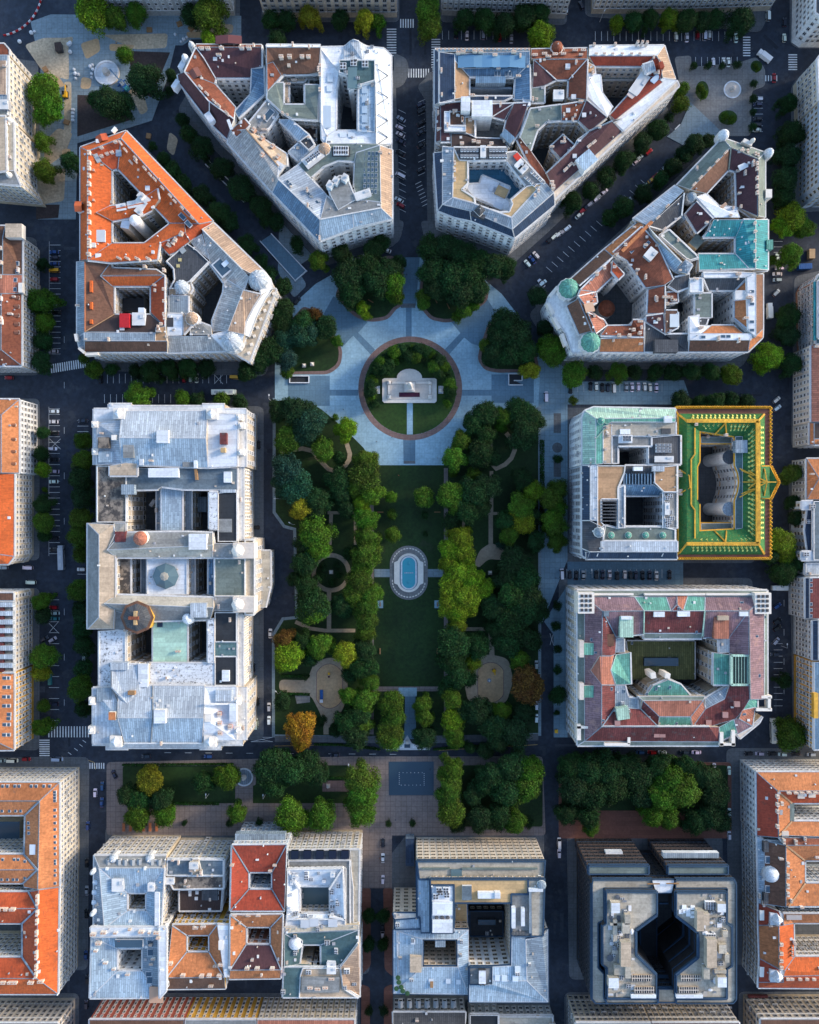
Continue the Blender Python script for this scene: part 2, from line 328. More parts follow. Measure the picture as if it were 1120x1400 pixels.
    def dome(s, x, y, r, h, m, name='dome', z=None, drum=2.0, rib=.03, seg=24, fin=1.5, dm='trim'):
        p, q = s.top(x, y)
        if z is not None: p = s.w(x, y, s.z+z)
        rr = s.m(r); pr = [(rr*1.1, -drum-3), (rr*1.1, 0), (rr*1.02, .25)]; mt = [dm, dm]
        for k in range(1, 9):
            a = k/8*math.pi/2; pr.append((max(rr*math.cos(a), .16 if k == 8 else 0), .25+h*math.sin(a))); mt.append(m)
        pr += [(.22, h+.25+fin*.5), (0, h+.25+fin)]; mt += [dm, dm]
        b = MB(); b.lathe(p, pr, m, seg, rib, mats=mt); b.obj(name, q.roof if z is None else s.root); return p
    def cyl(s, x, y, r, dz, m, name='stair_tower', cap=1.2, capm=None):
        p = s.w(x, y, s.z+dz); rr = s.m(r); b = MB()
        b.lathe((p.x, p.y, 0), [(rr, 0), (rr, p.z), (rr*1.06, p.z), (rr*1.06, p.z+.4), (rr*.7, p.z+.4+cap*.7), (0, p.z+.4+cap)], m, 18, mats=[m, m, m, capm or m, capm or m]); o = b.obj(name, s.root)
        return o
    def line(s, pts, w_, h, m, name='parapet', dz=0):             # a raised rib / parapet following the roof surface
        P = parse(pts); b = MB(); q0 = s.top(P[0][0], P[0][1])[1]
        for i in range(len(P)-1):
            a = s.w(P[i][0], P[i][1], s.z+P[i][2]); c = s.w(P[i+1][0], P[i+1][1], s.z+P[i+1][2]); d = c-a
            if d.length < .05: continue
            n = Vector((-d.y, d.x, 0)).normalized()*w_/2; up = Vector((0, 0, h)); dn = Vector((0, 0, .3))
            A = [a-n, c-n, c+n, a+n]
            b.face([p+up for p in A], m)
            for j in range(4):
                p, r_ = A[j], A[(j+1) % 4]; b.face([p-dn, r_-dn, r_+up, p+up], m)
        b.obj(name, q0.roof); return s
    def slab(s, x, y, wd, dp, z0, z1, m, name, rot=0, top=None, parent=None, ground=False):
        a = s.w(x, y, s.z+z1); b = MB()
        b.box((a.x, a.y, 0 if ground else s.z+z0), (s.m(wd), s.m(dp), s.z+z1-(0 if ground else s.z+z0)), m, R(rot), top)
        return b.obj(name, parent or s.top(x, y)[1].roof)
def covered(x, y, z):
    for q in GRID.get((int(x//12), int(y//12)), ()):
        if q.bb[0] <= x <= q.bb[2] and q.bb[1] <= y <= q.bb[3] and inside(x, y, q.wp):
            zt = q.c.z-(q.n.x*(x-q.c.x)+q.n.y*(y-q.c.y))/q.n.z
            if zt > z: return True
    return False
def finish_buildings(log=False):
    edges = {}
    for q in SECS:
        k = len(q.wp)
        for i in range(k):
            a, b = q.wp[i], q.wp[(i+1) % k]
            key = (id(q.b), frozenset(((round(a.x, 1), round(a.y, 1), round(a.z, 1)), (round(b.x, 1), round(b.y, 1), round(b.z, 1)))))
            edges.setdefault(key, []).append((q, a, b))
    todo = {}
    for es in edges.values():
        if len(es) > 1: continue
        q, a, b = es[0]; bl = q.b
        lo = -.01
        bl.walls.face([(a.x, a.y, lo), (b.x, b.y, lo), b, a], q.wall)
        i0 = len(TRI_V); TRI_V.extend([Vector((a.x, a.y, 0)), Vector((b.x, b.y, 0)), b, a]); TRI_F.append((i0, i0+1, i0+2, i0+3))
        d = b-a; d.z = 0; Ln = d.length
        if Ln < 2.2: continue
        d.normalize(); n = Vector((d.y, -d.x, 0)); zt = min(a.z, b.z)
        todo.setdefault(bl, []).append((q, a, b, d, n, Ln, zt))
    wr_ = random.Random(2); bvh = BVHTree.FromPolygons(TRI_V, TRI_F)
    stats = []
    for bl in BLD:
        if bl.walls.f: bl.walls.obj('wall', bl.root)
        cor = MB(); wins = []; balc = []
        for q, a, b, d, n, Ln, zt in todo.get(bl, []):
            nc = max(1, int((Ln-.6)/bl.pitch)); st = Ln/nc; free = []
            for c in range(nc):
                p = a+d*((c+.5)*st)+n*.9
                free.append(not covered(p.x, p.y, zt-1.6))
                if bl.win is None or getattr(q, 'nowin', 0): continue
                nf = int((zt-1.3)/bl.fh); wh = bl.wh
                for f in range(nf):
                    zc = zt-1.0-bl.fh*(f+.5)
                    if zc < 1.6: break
                    if not free[-1] and True: 
                        if covered(p.x, p.y, zc-wh*.6): continue
                    kw, kh = (.92, .72) if f == 0 and nf > 3 else (1.15, 1.18) if f == nf-1 else (1, 1.12) if f == 2 else (1, 1)
                    if bl.win == 'w_plain': kw = kh = 1
                    wins.append((Vector((p.x, p.y, zc))-n*.88, n, min(bl.ww*kw, st*.66), wh*kh))
                    if bl.win in ('w_light', 'w_dark') and f in (1, 2) and nf > 3 and (c*7+f*3+len(wins)//9) % 5 == 0: balc.append((Vector((p.x, p.y, zc-wh*.62))-n*.9, n, min(st*.95, 2.6)))
            if bl.cornice and sum(free) >= .5*nc and zt > 8:
                e = .55
                A = [a-d*0, b+d*0, b+n*e, a+n*e]
                A = [(p.x, p.y) for p in A]
                A = [A[3], A[2], A[1], A[0]]
                cor.prism([(a.x+n.x*e, a.y+n.y*e), (b.x+n.x*e, b.y+n.y*e), (b.x, b.y), (a.x, a.y)], zt-.75, zt-.12, bl.cornice, bottom=True)
                if zt > 18 and bl.win != 'w_plain':
                    for zz in (zt-bl.fh-1.0, 4.6):
                        cor.prism([(a.x+n.x*.22, a.y+n.y*.22), (b.x+n.x*.22, b.y+n.y*.22), (b.x, b.y), (a.x, a.y)], zz, zz+.35, bl.cornice, bottom=True)
        if cor.f: cor.obj('cornice', bl.root)
        if not wins: continue
        vis = []; hid = []
        for w_ in wins:
            p, n, ww, wh = w_; v = CAM-p; dist = v.length; v /= dist
            f = 1-p.z/HC; X = p.x/(SC*f)+CX; Y = CY-p.y/(SC*f); fac = n.dot(v)
            infr = -8 < X < 1128 and -8 < Y < 1408
            if infr and fac > .0 and bvh.ray_cast(p+n*.5, v, 900)[0] is None: vis.append((fac*ww*wh, w_))
            elif infr: hid.append(w_)
        vis.sort(key=lambda t: -t[0]); one = [w_ for _, w_ in vis[:100]]; rest = [w_ for _, w_ in vis[100:]]
        if rest: rest += hid
        for p, n, w_ in balc:
            f = 1-p.z/HC; X = p.x/(SC*f)+CX; Y = CY-p.y/(SC*f); v = (CAM-p).normalized()
            if n.dot(v) > .02 and 0 < X < 1120 and 0 < Y < 1400: inst('balcony', ME['balcony'], p, bl.root, math.atan2(n.x, -n.y), (w_, 1, 1))
        me, tmpl = ME[bl.win]; ro = bl.root.location
        for p, n, ww, wh in one:
            o = bpy.data.objects.new('window', ME.get(bl.win+'b', me) if wr_.random() < .3 else me); C.objects.link(o); o.parent = bl.root; o.location = p-ro
            o.rotation_euler = (0, 0, math.atan2(n.x, -n.y)); o.scale = (ww, 1, wh)
        if rest:
            mb = MB(); mb.mats = list(tmpl.mats)
            for p, n, ww, wh in rest:
                rt = math.atan2(n.x, -n.y); cs, sn = math.cos(rt), math.sin(rt); i0 = len(mb.v)
                mb.v += [Vector((p.x+v.x*ww*cs-v.y*sn, p.y+v.x*ww*sn+v.y*cs, p.z+v.z*wh)) for v in tmpl.v]
                mb.f += [tuple(i+i0 for i in f) for f in tmpl.f]; mb.m += tmpl.m
            tag(mb.obj('window', bl.root), kind='stuff')
        stats.append((bl.name, len(one), len(rest), len(wins)))
    if log:
        for s_ in stats: print('WIN', s_)
def run(b, txt):                                                 # lines: material [par=..] points
    for ln in txt.strip().split('\n'):
        ln = ln.strip()
        if not ln: continue
        m, pts = ln.split(' ', 1); par = 0.0
        if '|' in m: m, pr = m.split('|'); par = float(pr)
        b.sec(m, pts, par)
    return b
G1 = 'buildings of the hexagonal block with the orange roof'; G2 = 'buildings of the block left of the avenue'
G3 = 'buildings of the block right of the avenue'; G4 = 'buildings of the block with the green twin domes'
# ---------------------------------------------------------------- block A
FA = (100, 170, 4)
b = run(B('apartment_block', 'long apartment house under bright orange tiles with a wedge shaped courtyard', FA, 26, 'w_cream', group=G1), '''
orange 40,125,0 80,145,5 80,742 40,745,0
orange 40,125,0 290,35 262,75,5 80,145
orange 290,35,0 765,530 690,545,5 262,75
orange 80,145,5 212,250,1.5 212,650 80,742,5
redor 80,145,5 262,75 245,243,1.5 212,250
orange 262,75,5 690,545 615,540,1.5 530,540 245,243
orange 80,742,5 150,690,4 212,650,1.5 390,650 530,542 612,540,3 615,590,5 475,650 460,740 205,757
redor 690,545,5 765,530,0 700,600,1 640,640,2 615,600,5 615,540,1.5
orange 125,482,4.5 195,447,2 255,442 330,440 385,400 460,350,5 470,410 430,470,2 370,500 215,530
redor 470,650,5 615,590 640,640,2 560,700,1 528,712 505,690
''')
b.chim('92,160 92,215 92,245 92,285 92,330 92,380 92,440 92,482 92,538 92,595 92,640 92,668 92,715', (1.5, 2.2, 1), (.72, .6, .5))
b.chim('262,105 290,145 345,190 345,205 320,212 395,245 425,280 450,305 492,352 535,395 560,425 600,462 655,515', (2.2, 1.0, 1), (.72, .58, .48), R(-47))
b.chim('160,178 190,165 217,158 235,100 160,132', (1.8, 1, 1), (.72, .58, .48), R(20)); b.chim('118,257 362,256 118,420 540,440', (1, 1, 1), (.5, .2, .1))
b.chim('255,735 300,735 355,737 415,737', (2.4, 1, 1), (.72, .58, .48), R(-25)); b.chim('525,662 550,650 562,632 595,600', (1.5, 2, 1), (.6, .5, .42), R(-30))
b.hatch('150,612', (4.4, 5.2, 1.4), (.55, .58, .6)); b.hatch('110,662', (2.4, 2, 1.6), (.6, .6, .58)); b.hatch('142,732', (2.5, 3.5, 2.4), (.75, .75, .72)); b.hatch('410,352', (2, 2, 2), (.6, .62, .64))
b.hatch('130,180', (2, 5, 1.2), (.4, .42, .42), R(30)); b.hatch('252,160', (2.4, 2.6, 2), (.3, .36, .42))
b.pent('270,460 330,445', (4.2, 3, .8), (.72, .72, .7), R(10)); b.pent('380,430', (5, 6.5, .7), (.6, .63, .66), R(-40)); b.pent('383,405', (2.6, 2.4, 1.7), (.8, .8, .78), R(-40)); b.pent('362,482', (3, 2, .8), (.7, .7, .7), R(-40))
b.sky('598,505 632,545', (2, 3.6, 1), R(45)); b.sky('617,475 640,498', (1.5, 3.2, 1), R(45)); b.scatter(26, 3, ('vent_pipe', 'vent_pipe', 'roof_hatch'))
b.cyl(340, 525, 30, 3, 'w_white', 'stair_tower', 2.2); b.slab(286, 545, 46, 46, -26, 1.5, 'w_beige', 'lift_tower', -12, 'white', b.root, True)
b.dorm('38,455', (4, 3, 2), (.55, .12, .04), R(-90)); b.dorm('165,85', (4.5, 3, 2), (.5, .1, .04), R(200))
b.line('82,147,5 262,77 688,545', .4, .25, 'zinc'); b.line('80,147,5 80,740', .4, .25, 'zinc'); b.line('245,243,1.7 262,77,5.1', .3, .2, 'zinc'); b.line('212,250,1.7 82,147,5.1', .3, .2, 'zinc')
b.hatch('140,97', (1.6, 1.6, 3), (.8, .8, .78)); b.hatch('226,32', (2.5, 1, 2.5), (.8, .8, .78), R(50))

b = run(B('apartment_block', 'brown tiled house with a red box on its roof, below the orange roof', FA, 26, 'w_stone', group=G1), '''
zinc 22,750,0 65,750,3 65,1140 22,1165,0
brown 65,750,4 205,757,3.5 150,828,3.5 225,890,1 225,1040 65,1135,4
brown 205,757,3.5 215,785,3 455,795 500,825,4 150,828
orange 150,829,4 500,826 425,885,1 215,885
redor 500,826,4 500,1105 425,1030,1 425,885
darkbr 225,1040,1 425,1040 500,1105,3.5 450,1140,4 65,1135
zinc 62,1138,4 450,1140,4.4 450,1185 62,1183
tan 450,1110,4 505,1105 512,1185 450,1185
brown 62,1185,4.4 515,1185 515,1245,0 62,1245
zinc 22,1165,0 62,1140,3 62,1245,0 35,1225
''')
b.slab(281, 1072, 54, 76, -1, 4.8, 'redpaint', 'roof_shed', 0, 'redpaint'); b.pent('366,1070', (5.4, 5.4, 1), (.6, .64, .68)); b.hatch('378,1025', (2.6, 3, 3), (.6, .64, .68)); b.hatch('270,1118', (2, 1.6, 1.6))
b.slab(97, 885, 12, 62, 2.9, 4.6, 'orange', 'dormer'); b.slab(97, 990, 12, 38, 2.9, 4.6, 'orange', 'dormer'); b.slab(97, 1078, 13, 22, 2.9, 4.6, 'orange', 'dormer')
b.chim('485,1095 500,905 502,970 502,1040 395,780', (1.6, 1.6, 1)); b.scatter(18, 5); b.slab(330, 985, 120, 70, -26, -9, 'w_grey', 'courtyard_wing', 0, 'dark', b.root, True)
b.line('65,750,4.1 65,1135', .4, .25, 'terracotta'); b.line('225,1040,1.2 65,1135,4.2', .35, .2, 'tan'); b.line('150,829,4.1 215,885,1.2', .35, .2, 'zinc'); b.line('500,827,4.1 425,885,1.2', .35, .2, 'zinc')
b.slab(16, 1165, 16, 40, -2, 2.6, 'stonelt', 'parapet_vase', 10); b.slab(100, 1255, 70, 14, -2, 1.6, 'stonelt', 'attic_wall', 4); b.slab(45, 1235, 40, 14, -2, 1.9, 'stonelt', 'attic_wall', -40)

b = run(B('domed_palace', 'pale corner palace with white domes facing the round plaza', FA, 25, 'w_stone', group=G1), '''
beigetile 705,572,4 768,537,0 1045,805 1000,830,3 925,792,4.5
weathered 705,572,4 925,792,4.5 960,830,4 930,905 845,850,1.5 825,870 745,760,2 745,740,2
weathered 640,640,2 705,600,4 745,740,2 680,690,2
weathered 845,850,1.5 930,905,4 850,1130 765,1130,1.5 760,1075 820,920 825,870
beigetile 930,905,5 1030,930,4.2 985,1000,3.8 945,1080 935,1150,4.2 845,1130,5
white 1045,805,0 1080,850 1085,900 1030,930,3.6 1000,830
white 1030,930,2.5 1085,900,0 1050,950 1000,1050 960,1160 930,1150,2.5 945,1080 985,1000
weathered 515,1160,4 755,1155 835,1240,0 515,1250
white 755,1155,4 850,1130 935,1150 925,1215,0 880,1250 835,1240
zinc 525,935,2 630,937 630,1035 525,1030
white 515,1035,3.6 600,1038 600,1155 515,1158
beigetile 600,1038,3 640,1035,4 665,1075 640,1110 605,1150
grey 640,1110,2 665,1075 690,1080,1.5 755,1105 760,1150,4 640,1150
slate|.5 510,748,2.2 625,650 680,690 745,752 640,860 570,900 530,900 555,850 550,790
beige 525,890,1 570,900 640,860 655,900 640,925 630,937 525,935
w_stone 1085,900,-4 1112,900 965,1300,-4 880,1252 960,1160 1000,1050 1050,950
''')  # the north-east outer slope is beige: its warm sunlit tint is painted in
b.dome(1015, 852, 52, 4.6, 'pale', drum=2.5); b.dome(870, 1187, 52, 4.6, 'pale', drum=2.5); b.dome(597, 893, 40, 4.2, 'pale', drum=3)
b.dome(650, 1062, 34, 2.4, 'beigetile', fin=.5); b.sky('822,775', (8, 8, 1), R(40)); b.hatch('805,790 838,757', (4, 2, .6), (.5, .6, .7), R(40))
b.slab(530, 1082, 36, 50, 3.4, 3.75, 'iron', 'light_well'); b.scatter(46, 11, ('vent_pipe', 'roof_hatch', 'roof_hatch'), big=.8); b.chim('505,920 505,985 505,1060 500,800', (1.4, 2, 1))
for i in range(8):
    t = i/7; b.slab(1096-135*t-12*math.sin(3.1*t), 925+325*t, 16, 16, -9, -3.2, 'stonelt', 'balcony_pier', 22)
b.line('705,573,4.2 925,793,4.7', .4, .2, 'trim'); b.hatch('575,775 585,742', (1.4, 1.4, 1), (.5, .42, .2)); b.hatch('600,690', (2.4, 2.4, 1.6), (.3, .34, .36), R(40))
# ---------------------------------------------------------------- block B
FB = (225, 30, 3.5)
b = run(B('apartment_block', 'corner house with dark plum roof slopes and white gables at the block tip', FB, 24, 'w_white', group=G2), '''
rust 150,108,0 465,110 465,120,4.5 150,120
plum 150,120,4.5 465,120 465,215,4 415,225,3 415,268,1 245,268 190,175,3.5
rust 150,122,4.5 190,175,3.5 245,270,1 240,296 95,238,5
rust 95,238,5 240,296,1 340,410 332,462,4.5 210,377,5
plum 95,238,5 210,377 332,462,4.6 300,560,0 215,480 70,290 62,252
blue 415,222,3 475,208 480,345 355,460 335,430,1.5 412,345
''')
b.dome(100, 175, 16, 2.4, 'white', 'corner_turret'); b.slab(85, 200, 26, 46, -3, 2.4, 'white', 'gable', -30); b.slab(52, 295, 22, 44, -4, .8, 'white', 'gable', -35); b.dome(130, 112, 14, 2.2, 'pale')
b.chim('180,132 210,132 275,130 370,128 405,128', (2.4, 1.2, 1), (.7, .66, .62)); b.chim('175,318 205,348 240,385 262,405 300,440', (2.4, 1, 1), (.6, .5, .45), R(-42)); b.hatch('243,177', (1.8, 1.8, .8)); b.dorm('150,250', (4, 4, 1.6), (.2, .08, .06), R(30))
b.dorm('310,96', (10, 3.5, 2), (.14, .05, .05), R(180)); b.slab(215, 455, 30, 50, 0, 3.4, 'white', 'party_wall', 35); b.slab(312, 490, 14, 50, 0, 4.8, 'white', 'party_wall', 20); b.scatter(14, 8); b.line('95,238,5.1 210,377 330,462,4.7', .5, .3, 'trim'); b.line('95,238,5.1 150,122,4.6 190,175,3.6 245,270,1.1', .45, .25, 'trim'); b.line('215,380,5 215,478,.6', .4, .3, 'trim')
b = run(B('apartment_block', 'house with rusty brown and green roof round a small square light well', FB, 26, 'w_grey', group=G2), '''
white 487,108,0 747,110 747,122,4 487,120
brown 487,121,4.5 747,122 740,240,3 688,250,1.5 570,252 532,290,2 492,330,3
rust 490,200,4.2 520,190 560,255,2 530,292,2 492,332,3.2
greengrey 492,333,3 532,291,2 570,290,1.5 570,395 672,395 672,300 738,300,2 735,470,3 610,462 560,430 490,365
beige 570,253,-2 688,250 670,285 595,285
greengrey 688,250,-3 688,302 672,395 670,380 670,285
beige 570,253,-2 595,285 595,380 570,395
''')
b.chim('560,172 600,170 660,172 690,172', (2.2, 1.6, 1), (.66, .55, .45)); b.chim('728,260 590,450 565,440', (1.2, 1.2, 1)); b.scatter(14, 21)
b = run(B('white_palace', 'white roofed palace with a scrolled gable and long slot courtyard', FB, 26, 'w_white', group=G2), '''
white 748,128,3 835,240 822,330,1.5 820,520 775,545,2 748,480,3
white 748,120,0 858,118 860,200,4 835,240,3 748,128,3
pale 858,118,0 885,92,2 905,82,3 930,92,2 975,118,0 950,185,4 860,190
white 975,118,0 1050,126 1085,160 1022,205,4 950,185
teal|.6 835,183,4.4 1008,183 1008,282 942,302 880,320 880,255 835,245
palebl|.3 925,322,3 1008,283 1008,530 925,520
white 1008,200,4 1022,205 1085,160,0 1085,582 1012,582,4
white 775,545,2 820,520,1.5 915,520 1012,530,3 1012,582 770,582
white 748,480,3 775,545,2 770,580 752,560
''')
b.hatch('957,325 957,372 957,420 957,465 957,510', (2.3, 3.2, .9), (.36, .46, .55)); b.hatch('793,272 790,318', (2.4, 2.6, .8), (.6, .66, .7)); b.hatch('772,455', (4.4, 9.5, .6), (.45, .52, .58)); b.hatch('855,541 895,541', (3, 2, .5), (.6, .66, .7))
for yy in (225, 330, 440, 520): b.line('%d,%d,4.1 %d,%d,1.2 %d,%d,4.1' % (1022, yy, 1070, yy+32, 1022, yy+64), .2, .2, 'grey', 'gable_edge')
b.ac('960,205 905,200 855,215', (3, 3, 1), (.35, .4, .42)); b.hatch('900,270', (4, 9, 1.5), (.12, .2, .22)); b.scatter(22, 4, ('vent_pipe', 'roof_hatch', 'ac_unit'), big=.7); b.chim('745,215 745,258 745,330', (1.4, 2, 1))
b = run(B('apartment_block', 'weathered beige house running diagonally between plum roof and blue palace', FB, 25, 'w_white', group=G2), '''
weathered 300,575,0 318,520,2.5 390,512,5 545,690 540,752 515,815,0
beige 390,512,5 470,556,2 585,632,1.5 588,685,3 545,690,5
grey 398,490,3.5 490,375 545,440,2.5 490,520,1.5 455,530
rust 318,520,3 380,460,4.5 408,492 390,512,4.5 345,552,3
palebl 548,470,2 600,465,3 690,540 645,572,1.5
slate|.5 645,572,3 690,540 720,590 690,616
zinc 593,622,2 640,580 690,616 640,665
darkbr 610,462,-4 725,470 725,570 690,540
''')
b.chim('430,520 470,560 520,600 545,650 470,640', (1.6, 2.4, 1.2), (.5, .3, .22), R(-40)); b.sky('498,445', (3, 6, 1), R(-40)); b.hatch('455,492 462,475', (2.2, 1.2, .7), (.3, .3, .3), R(50)); b.pent('545,705', (4, 5, .7), (.72, .72, .7), R(-35)); b.scatter(24, 31); b.line('390,512,5.1 545,690', .4, .25, 'tan')
b = run(B('corner_palace', 'pale blue roofed palace with curved courtyard, its light facade facing the round plaza', FB, 26, 'w_white', ww=1.6, wh=2.6, fh=4.4, pitch=3.5, group=G2), '''
blue 515,815,0 545,752,5 745,945 740,1050,0
pale 545,752,5 640,685 700,745,2.5 775,832 745,945,5
palebl 745,945,5 900,915 905,985,1.6 740,1050,0
palebl 900,915,5 1035,890 1090,942,0 905,985,1.6
grey 775,832,4 800,850 910,800 920,850 1030,862,5 1035,890 745,945
greengrey 918,625,4 1030,590,5 1035,862 920,848,4 906,790,3 912,665
beigetile 1030,590,5 1090,610,0 1090,942 1035,890,5
greengrey 640,685,4.5 740,590 800,582 1010,582 1030,590,5 918,625,4 910,668,3 832,662 760,692 700,745,2.5
grey 780,780,5 840,735 880,762 915,850 830,900 796,832
''')
for i in range(4):
    for j in range(8): b.sky('%d,%d' % (962+18*i-3*j*.2, 630+26*j), (1.1, 1.8, .9))
b.sky('590,765 603,778 690,822 702,835 730,862 690,880 703,895 718,908 725,920', (1.2, 1.7, .9), R(40)); b.pent('712,658', (9, 5, .6), (.12, .12, .13), R(38)); b.ac('690,672 712,655 735,640', (2.2, 2.2, 2.2), (.8, .8, .8), R(38)); b.slab(845, 621, 84, 44, 4, 4.5, 'iron', 'plant_deck'); b.ac('822,620 846,620 868,620', (2.4, 4, 1.2), (.85, .85, .85))
b.pent('950,832', (7, 3.4, .8), (.82, .82, .8), R(18)); b.dome(765, 608, 28, 2, 'beigetile', fin=.4); b.pent('822,772 865,758 795,790', (2.5, 3, 1.6), (.5, .58, .64), R(-30)); b.scatter(20, 14); b.line('545,752,5.1 745,945 900,915 1035,890', .5, .25, 'trim'); b.line('575,815,1.5 748,1000,1.8', .3, .3, 'trimblue', 'snow_guard')
# ---------------------------------------------------------------- block C
FC = (580, 40, 3.111)
b = run(B('apartment_block', 'house with dark blue metal roof and spiked parapet on top street', FC, 26, 'w_grey', group=G3), '''
blue 45,84,0 450,84 450,93,4.5 65,96
navy 45,84,0 65,96,4.5 65,312 45,322,0
navy 65,96,4.5 130,105 130,298 65,314
blue 130,102,4.5 450,93 450,145,4.5 388,205,2 192,202 130,132,4.5
tan 130,132,4.5 192,202,1.5 192,285 130,298,4
blue 388,205,2 450,145,4.5 452,302,4 382,300,2
navy 192,284,2 382,284 340,304 195,304
''')
b.slab(283, 214, 125, 28, 0, 3.6, 'zinc', 'roof_lantern', 0, 'blue'); b.dorm('210,140 287,140 362,140', (12, 5, 1.2), (.12, .26, .4)); b.sky('305,190 318,190 350,190 365,190', (1.4, 2.4, 1))
for i in range(24): b.hatch('%d,88' % (55+i*17), (.9, .9, 2.2), (.5, .38, .3))
b.chim('145,105 165,102 215,100 240,100 300,115 380,102', (2.4, 1.2, 1), (.66, .6, .5)); b.scatter(16, 41); b.line('65,314,4.6 195,304,2.2', .4, .4, 'trim'); b.slab(285, 250, 180, 8, -26, -2, 'w_blue', 'courtyard_bridge', 0, None, b.root)
b = run(B('apartment_block', 'house with rust red tile roof between blue roof and white roof', FC, 26, 'w_stone', group=G3), '''
rust 455,85,0 695,80 695,126,5 455,126
rust 465,128,5 695,126 615,215,1.5 562,215 518,175,3
plum 465,128,5 518,175,3 562,215,1.5 512,240 460,250
rust 695,126,5 690,300 612,290,1.5 615,215
greengrey 457,250,2 512,242 512,312 455,312
''')
b.chim('470,115 510,110 555,112 590,110 640,95 675,95', (2.6, 1.2, 1), (.62, .4, .3)); b.dome(565, 78, 24, 2.4, 'rust', drum=1.5); b.hatch('635,290 610,160', (2, 2, 2)); b.line('695,126,5.1 615,215,1.7', .35, .25, 'trim'); b.line('518,175,3.1 562,215,1.7', .35, .25, 'trim'); b.pent('570,285', (4.5, 4, .8), (.8, .8, .78)); b.scatter(14, 43)
b = run(B('apartment_block', 'white roofed corner house with red inner slopes, pointing at the small round plaza', FC, 25, 'w_beige', group=G3), '''
white 703,70,1 1022,68 990,113,5 700,113
red 700,113,5 985,113 930,158,2 725,157
w_ochre 725,157,-3 930,158 920,187,-5 728,187
greengrey 728,187,-7 920,187 890,213,-8 752,213
white 693,187,4 752,192,3 757,270,2 802,332 782,372,4 694,285
tan 700,140,4 725,157,3 728,190 694,187,4
red 985,113,5 1020,150 1005,215 940,192,2 930,158
zinc 930,150,5.4 975,135 985,170 945,190
red 1005,215,5 1015,225 812,388,4.6 790,366,2 885,260 940,192
white 1015,207,5 1075,216,3 848,432 800,388
beigetile 1022,68,0 1072,212,2 1015,207,5 1005,150 990,113
w_beige 1075,216,0 1085,240 845,448 848,432
''')
b.chim('720,72 810,70 905,62 925,62 945,64', (1.2, 1.2, 1.3), (.5, .46, .42)); b.chim('730,108 765,108 800,108 840,108 880,108 915,108', (1.6, 1, .7), (.8, .8, .8)); b.pent('912,240', (4.5, 10, .7), (.55, .62, .68), R(-35)); b.hatch('890,290', (6, 2, .6), (.6, .5, .45), R(-40)); b.hatch('985,215', (3, 4, 1), (.4, .5, .6), R(-45)); b.scatter(20, 44); b.slab(1010, 150, 18, 26, 4, 7, 'red', 'dormer', 20)
b = run(B('apartment_block', 'plum roofed house with five sided courtyard along the diagonal street', FC, 26, 'w_stone', group=G3), '''
plum 800,390,5 842,436,1 552,692 520,612,4 640,498,3.5 705,432,4
plum 690,300,4 778,374 705,435,3 655,388,2
rust 583,322,4 688,305 657,388,2 585,390
greengrey 452,338,3 582,320 585,388,2 522,392 482,430,1.5 452,520 408,460,3
rust 395,470,2 408,455 452,520,1.5 520,612,2.5 552,692,2 505,640,2 445,570
plum 535,500,1 590,448,2 636,490 640,538 580,550
plum 705,435,3.2 840,380,4 800,390,5 640,500,3.4 655,470
w_beige 842,436,-.5 848,448 556,722 552,692
''')
b.slab(692, 555, 75, 60, -1, 5, 'w_white', 'lift_tower', 40, 'palebl'); b.chim('700,500 720,485 600,600 620,580 685,540 640,575', (2.6, 1.2, 1), (.72, .66, .6), R(40)); b.chim('540,660 545,678', (2, 2, 1.6)); b.hatch('612,345 680,365 760,430 640,540', (1.8, 1.8, .8)); b.line('535,500,1.1 590,448,2.1 636,490 640,538 580,550', .5, .5, 'zinc'); b.line('690,300,4.1 655,388,2.2', .4, .4, 'zinc'); b.line('705,432,4.3 800,390,5.2', .5, .5, 'zinc'); b.line('640,500,3.6 520,612,4.2', .4, .4, 'zinc'); b.scatter(26, 47)
b = run(B('apartment_block', 'patchwork house of plum slopes and white lift boxes above the tan terrace palace', FC, 25, 'w_grey', group=G3), '''
plum 55,312,0 70,318,3 70,475 50,480,0
plum 70,316,3 162,308 162,352 110,350 110,440 115,478 70,478
white|.4 85,350,4 110,350 110,410 178,412 178,436 85,436
brown 110,350,3.2 168,350 172,404 110,410
tan|.5 172,374,2.5 217,372 217,462 172,442
plum 290,318,4.4 382,315 342,386,2 290,372
plum 350,386,2 382,315,4.4 444,312 410,432,3 372,486 330,470,2
darkbr 115,442,3 215,446 217,462,2 330,466 362,505,3 115,502
''')
b.slab(177, 316, 38, 60, 0, 7, 'w_white', 'lift_tower', 0, 'white'); b.slab(247, 336, 86, 68, -26, 6, 'w_white', 'stair_tower', 0, 'white', b.root, True); b.slab(355, 455, 56, 34, 0, 4.6, 'zinc', 'roof_lantern', -42, 'blue'); b.slab(278, 415, 120, 80, -26, -8, 'w_blue', 'courtyard_wing', 0, 'grey', b.root, True); b.chim('160,490 230,485 285,490 210,480 195,390', (2, 1.4, 1)); b.hatch('435,312', (3.4, 3.4, 2.4), (.8, .8, .8)); b.line('290,372,2.3 382,315,4.6', .3, .3, 'trim'); b.scatter(22, 49)
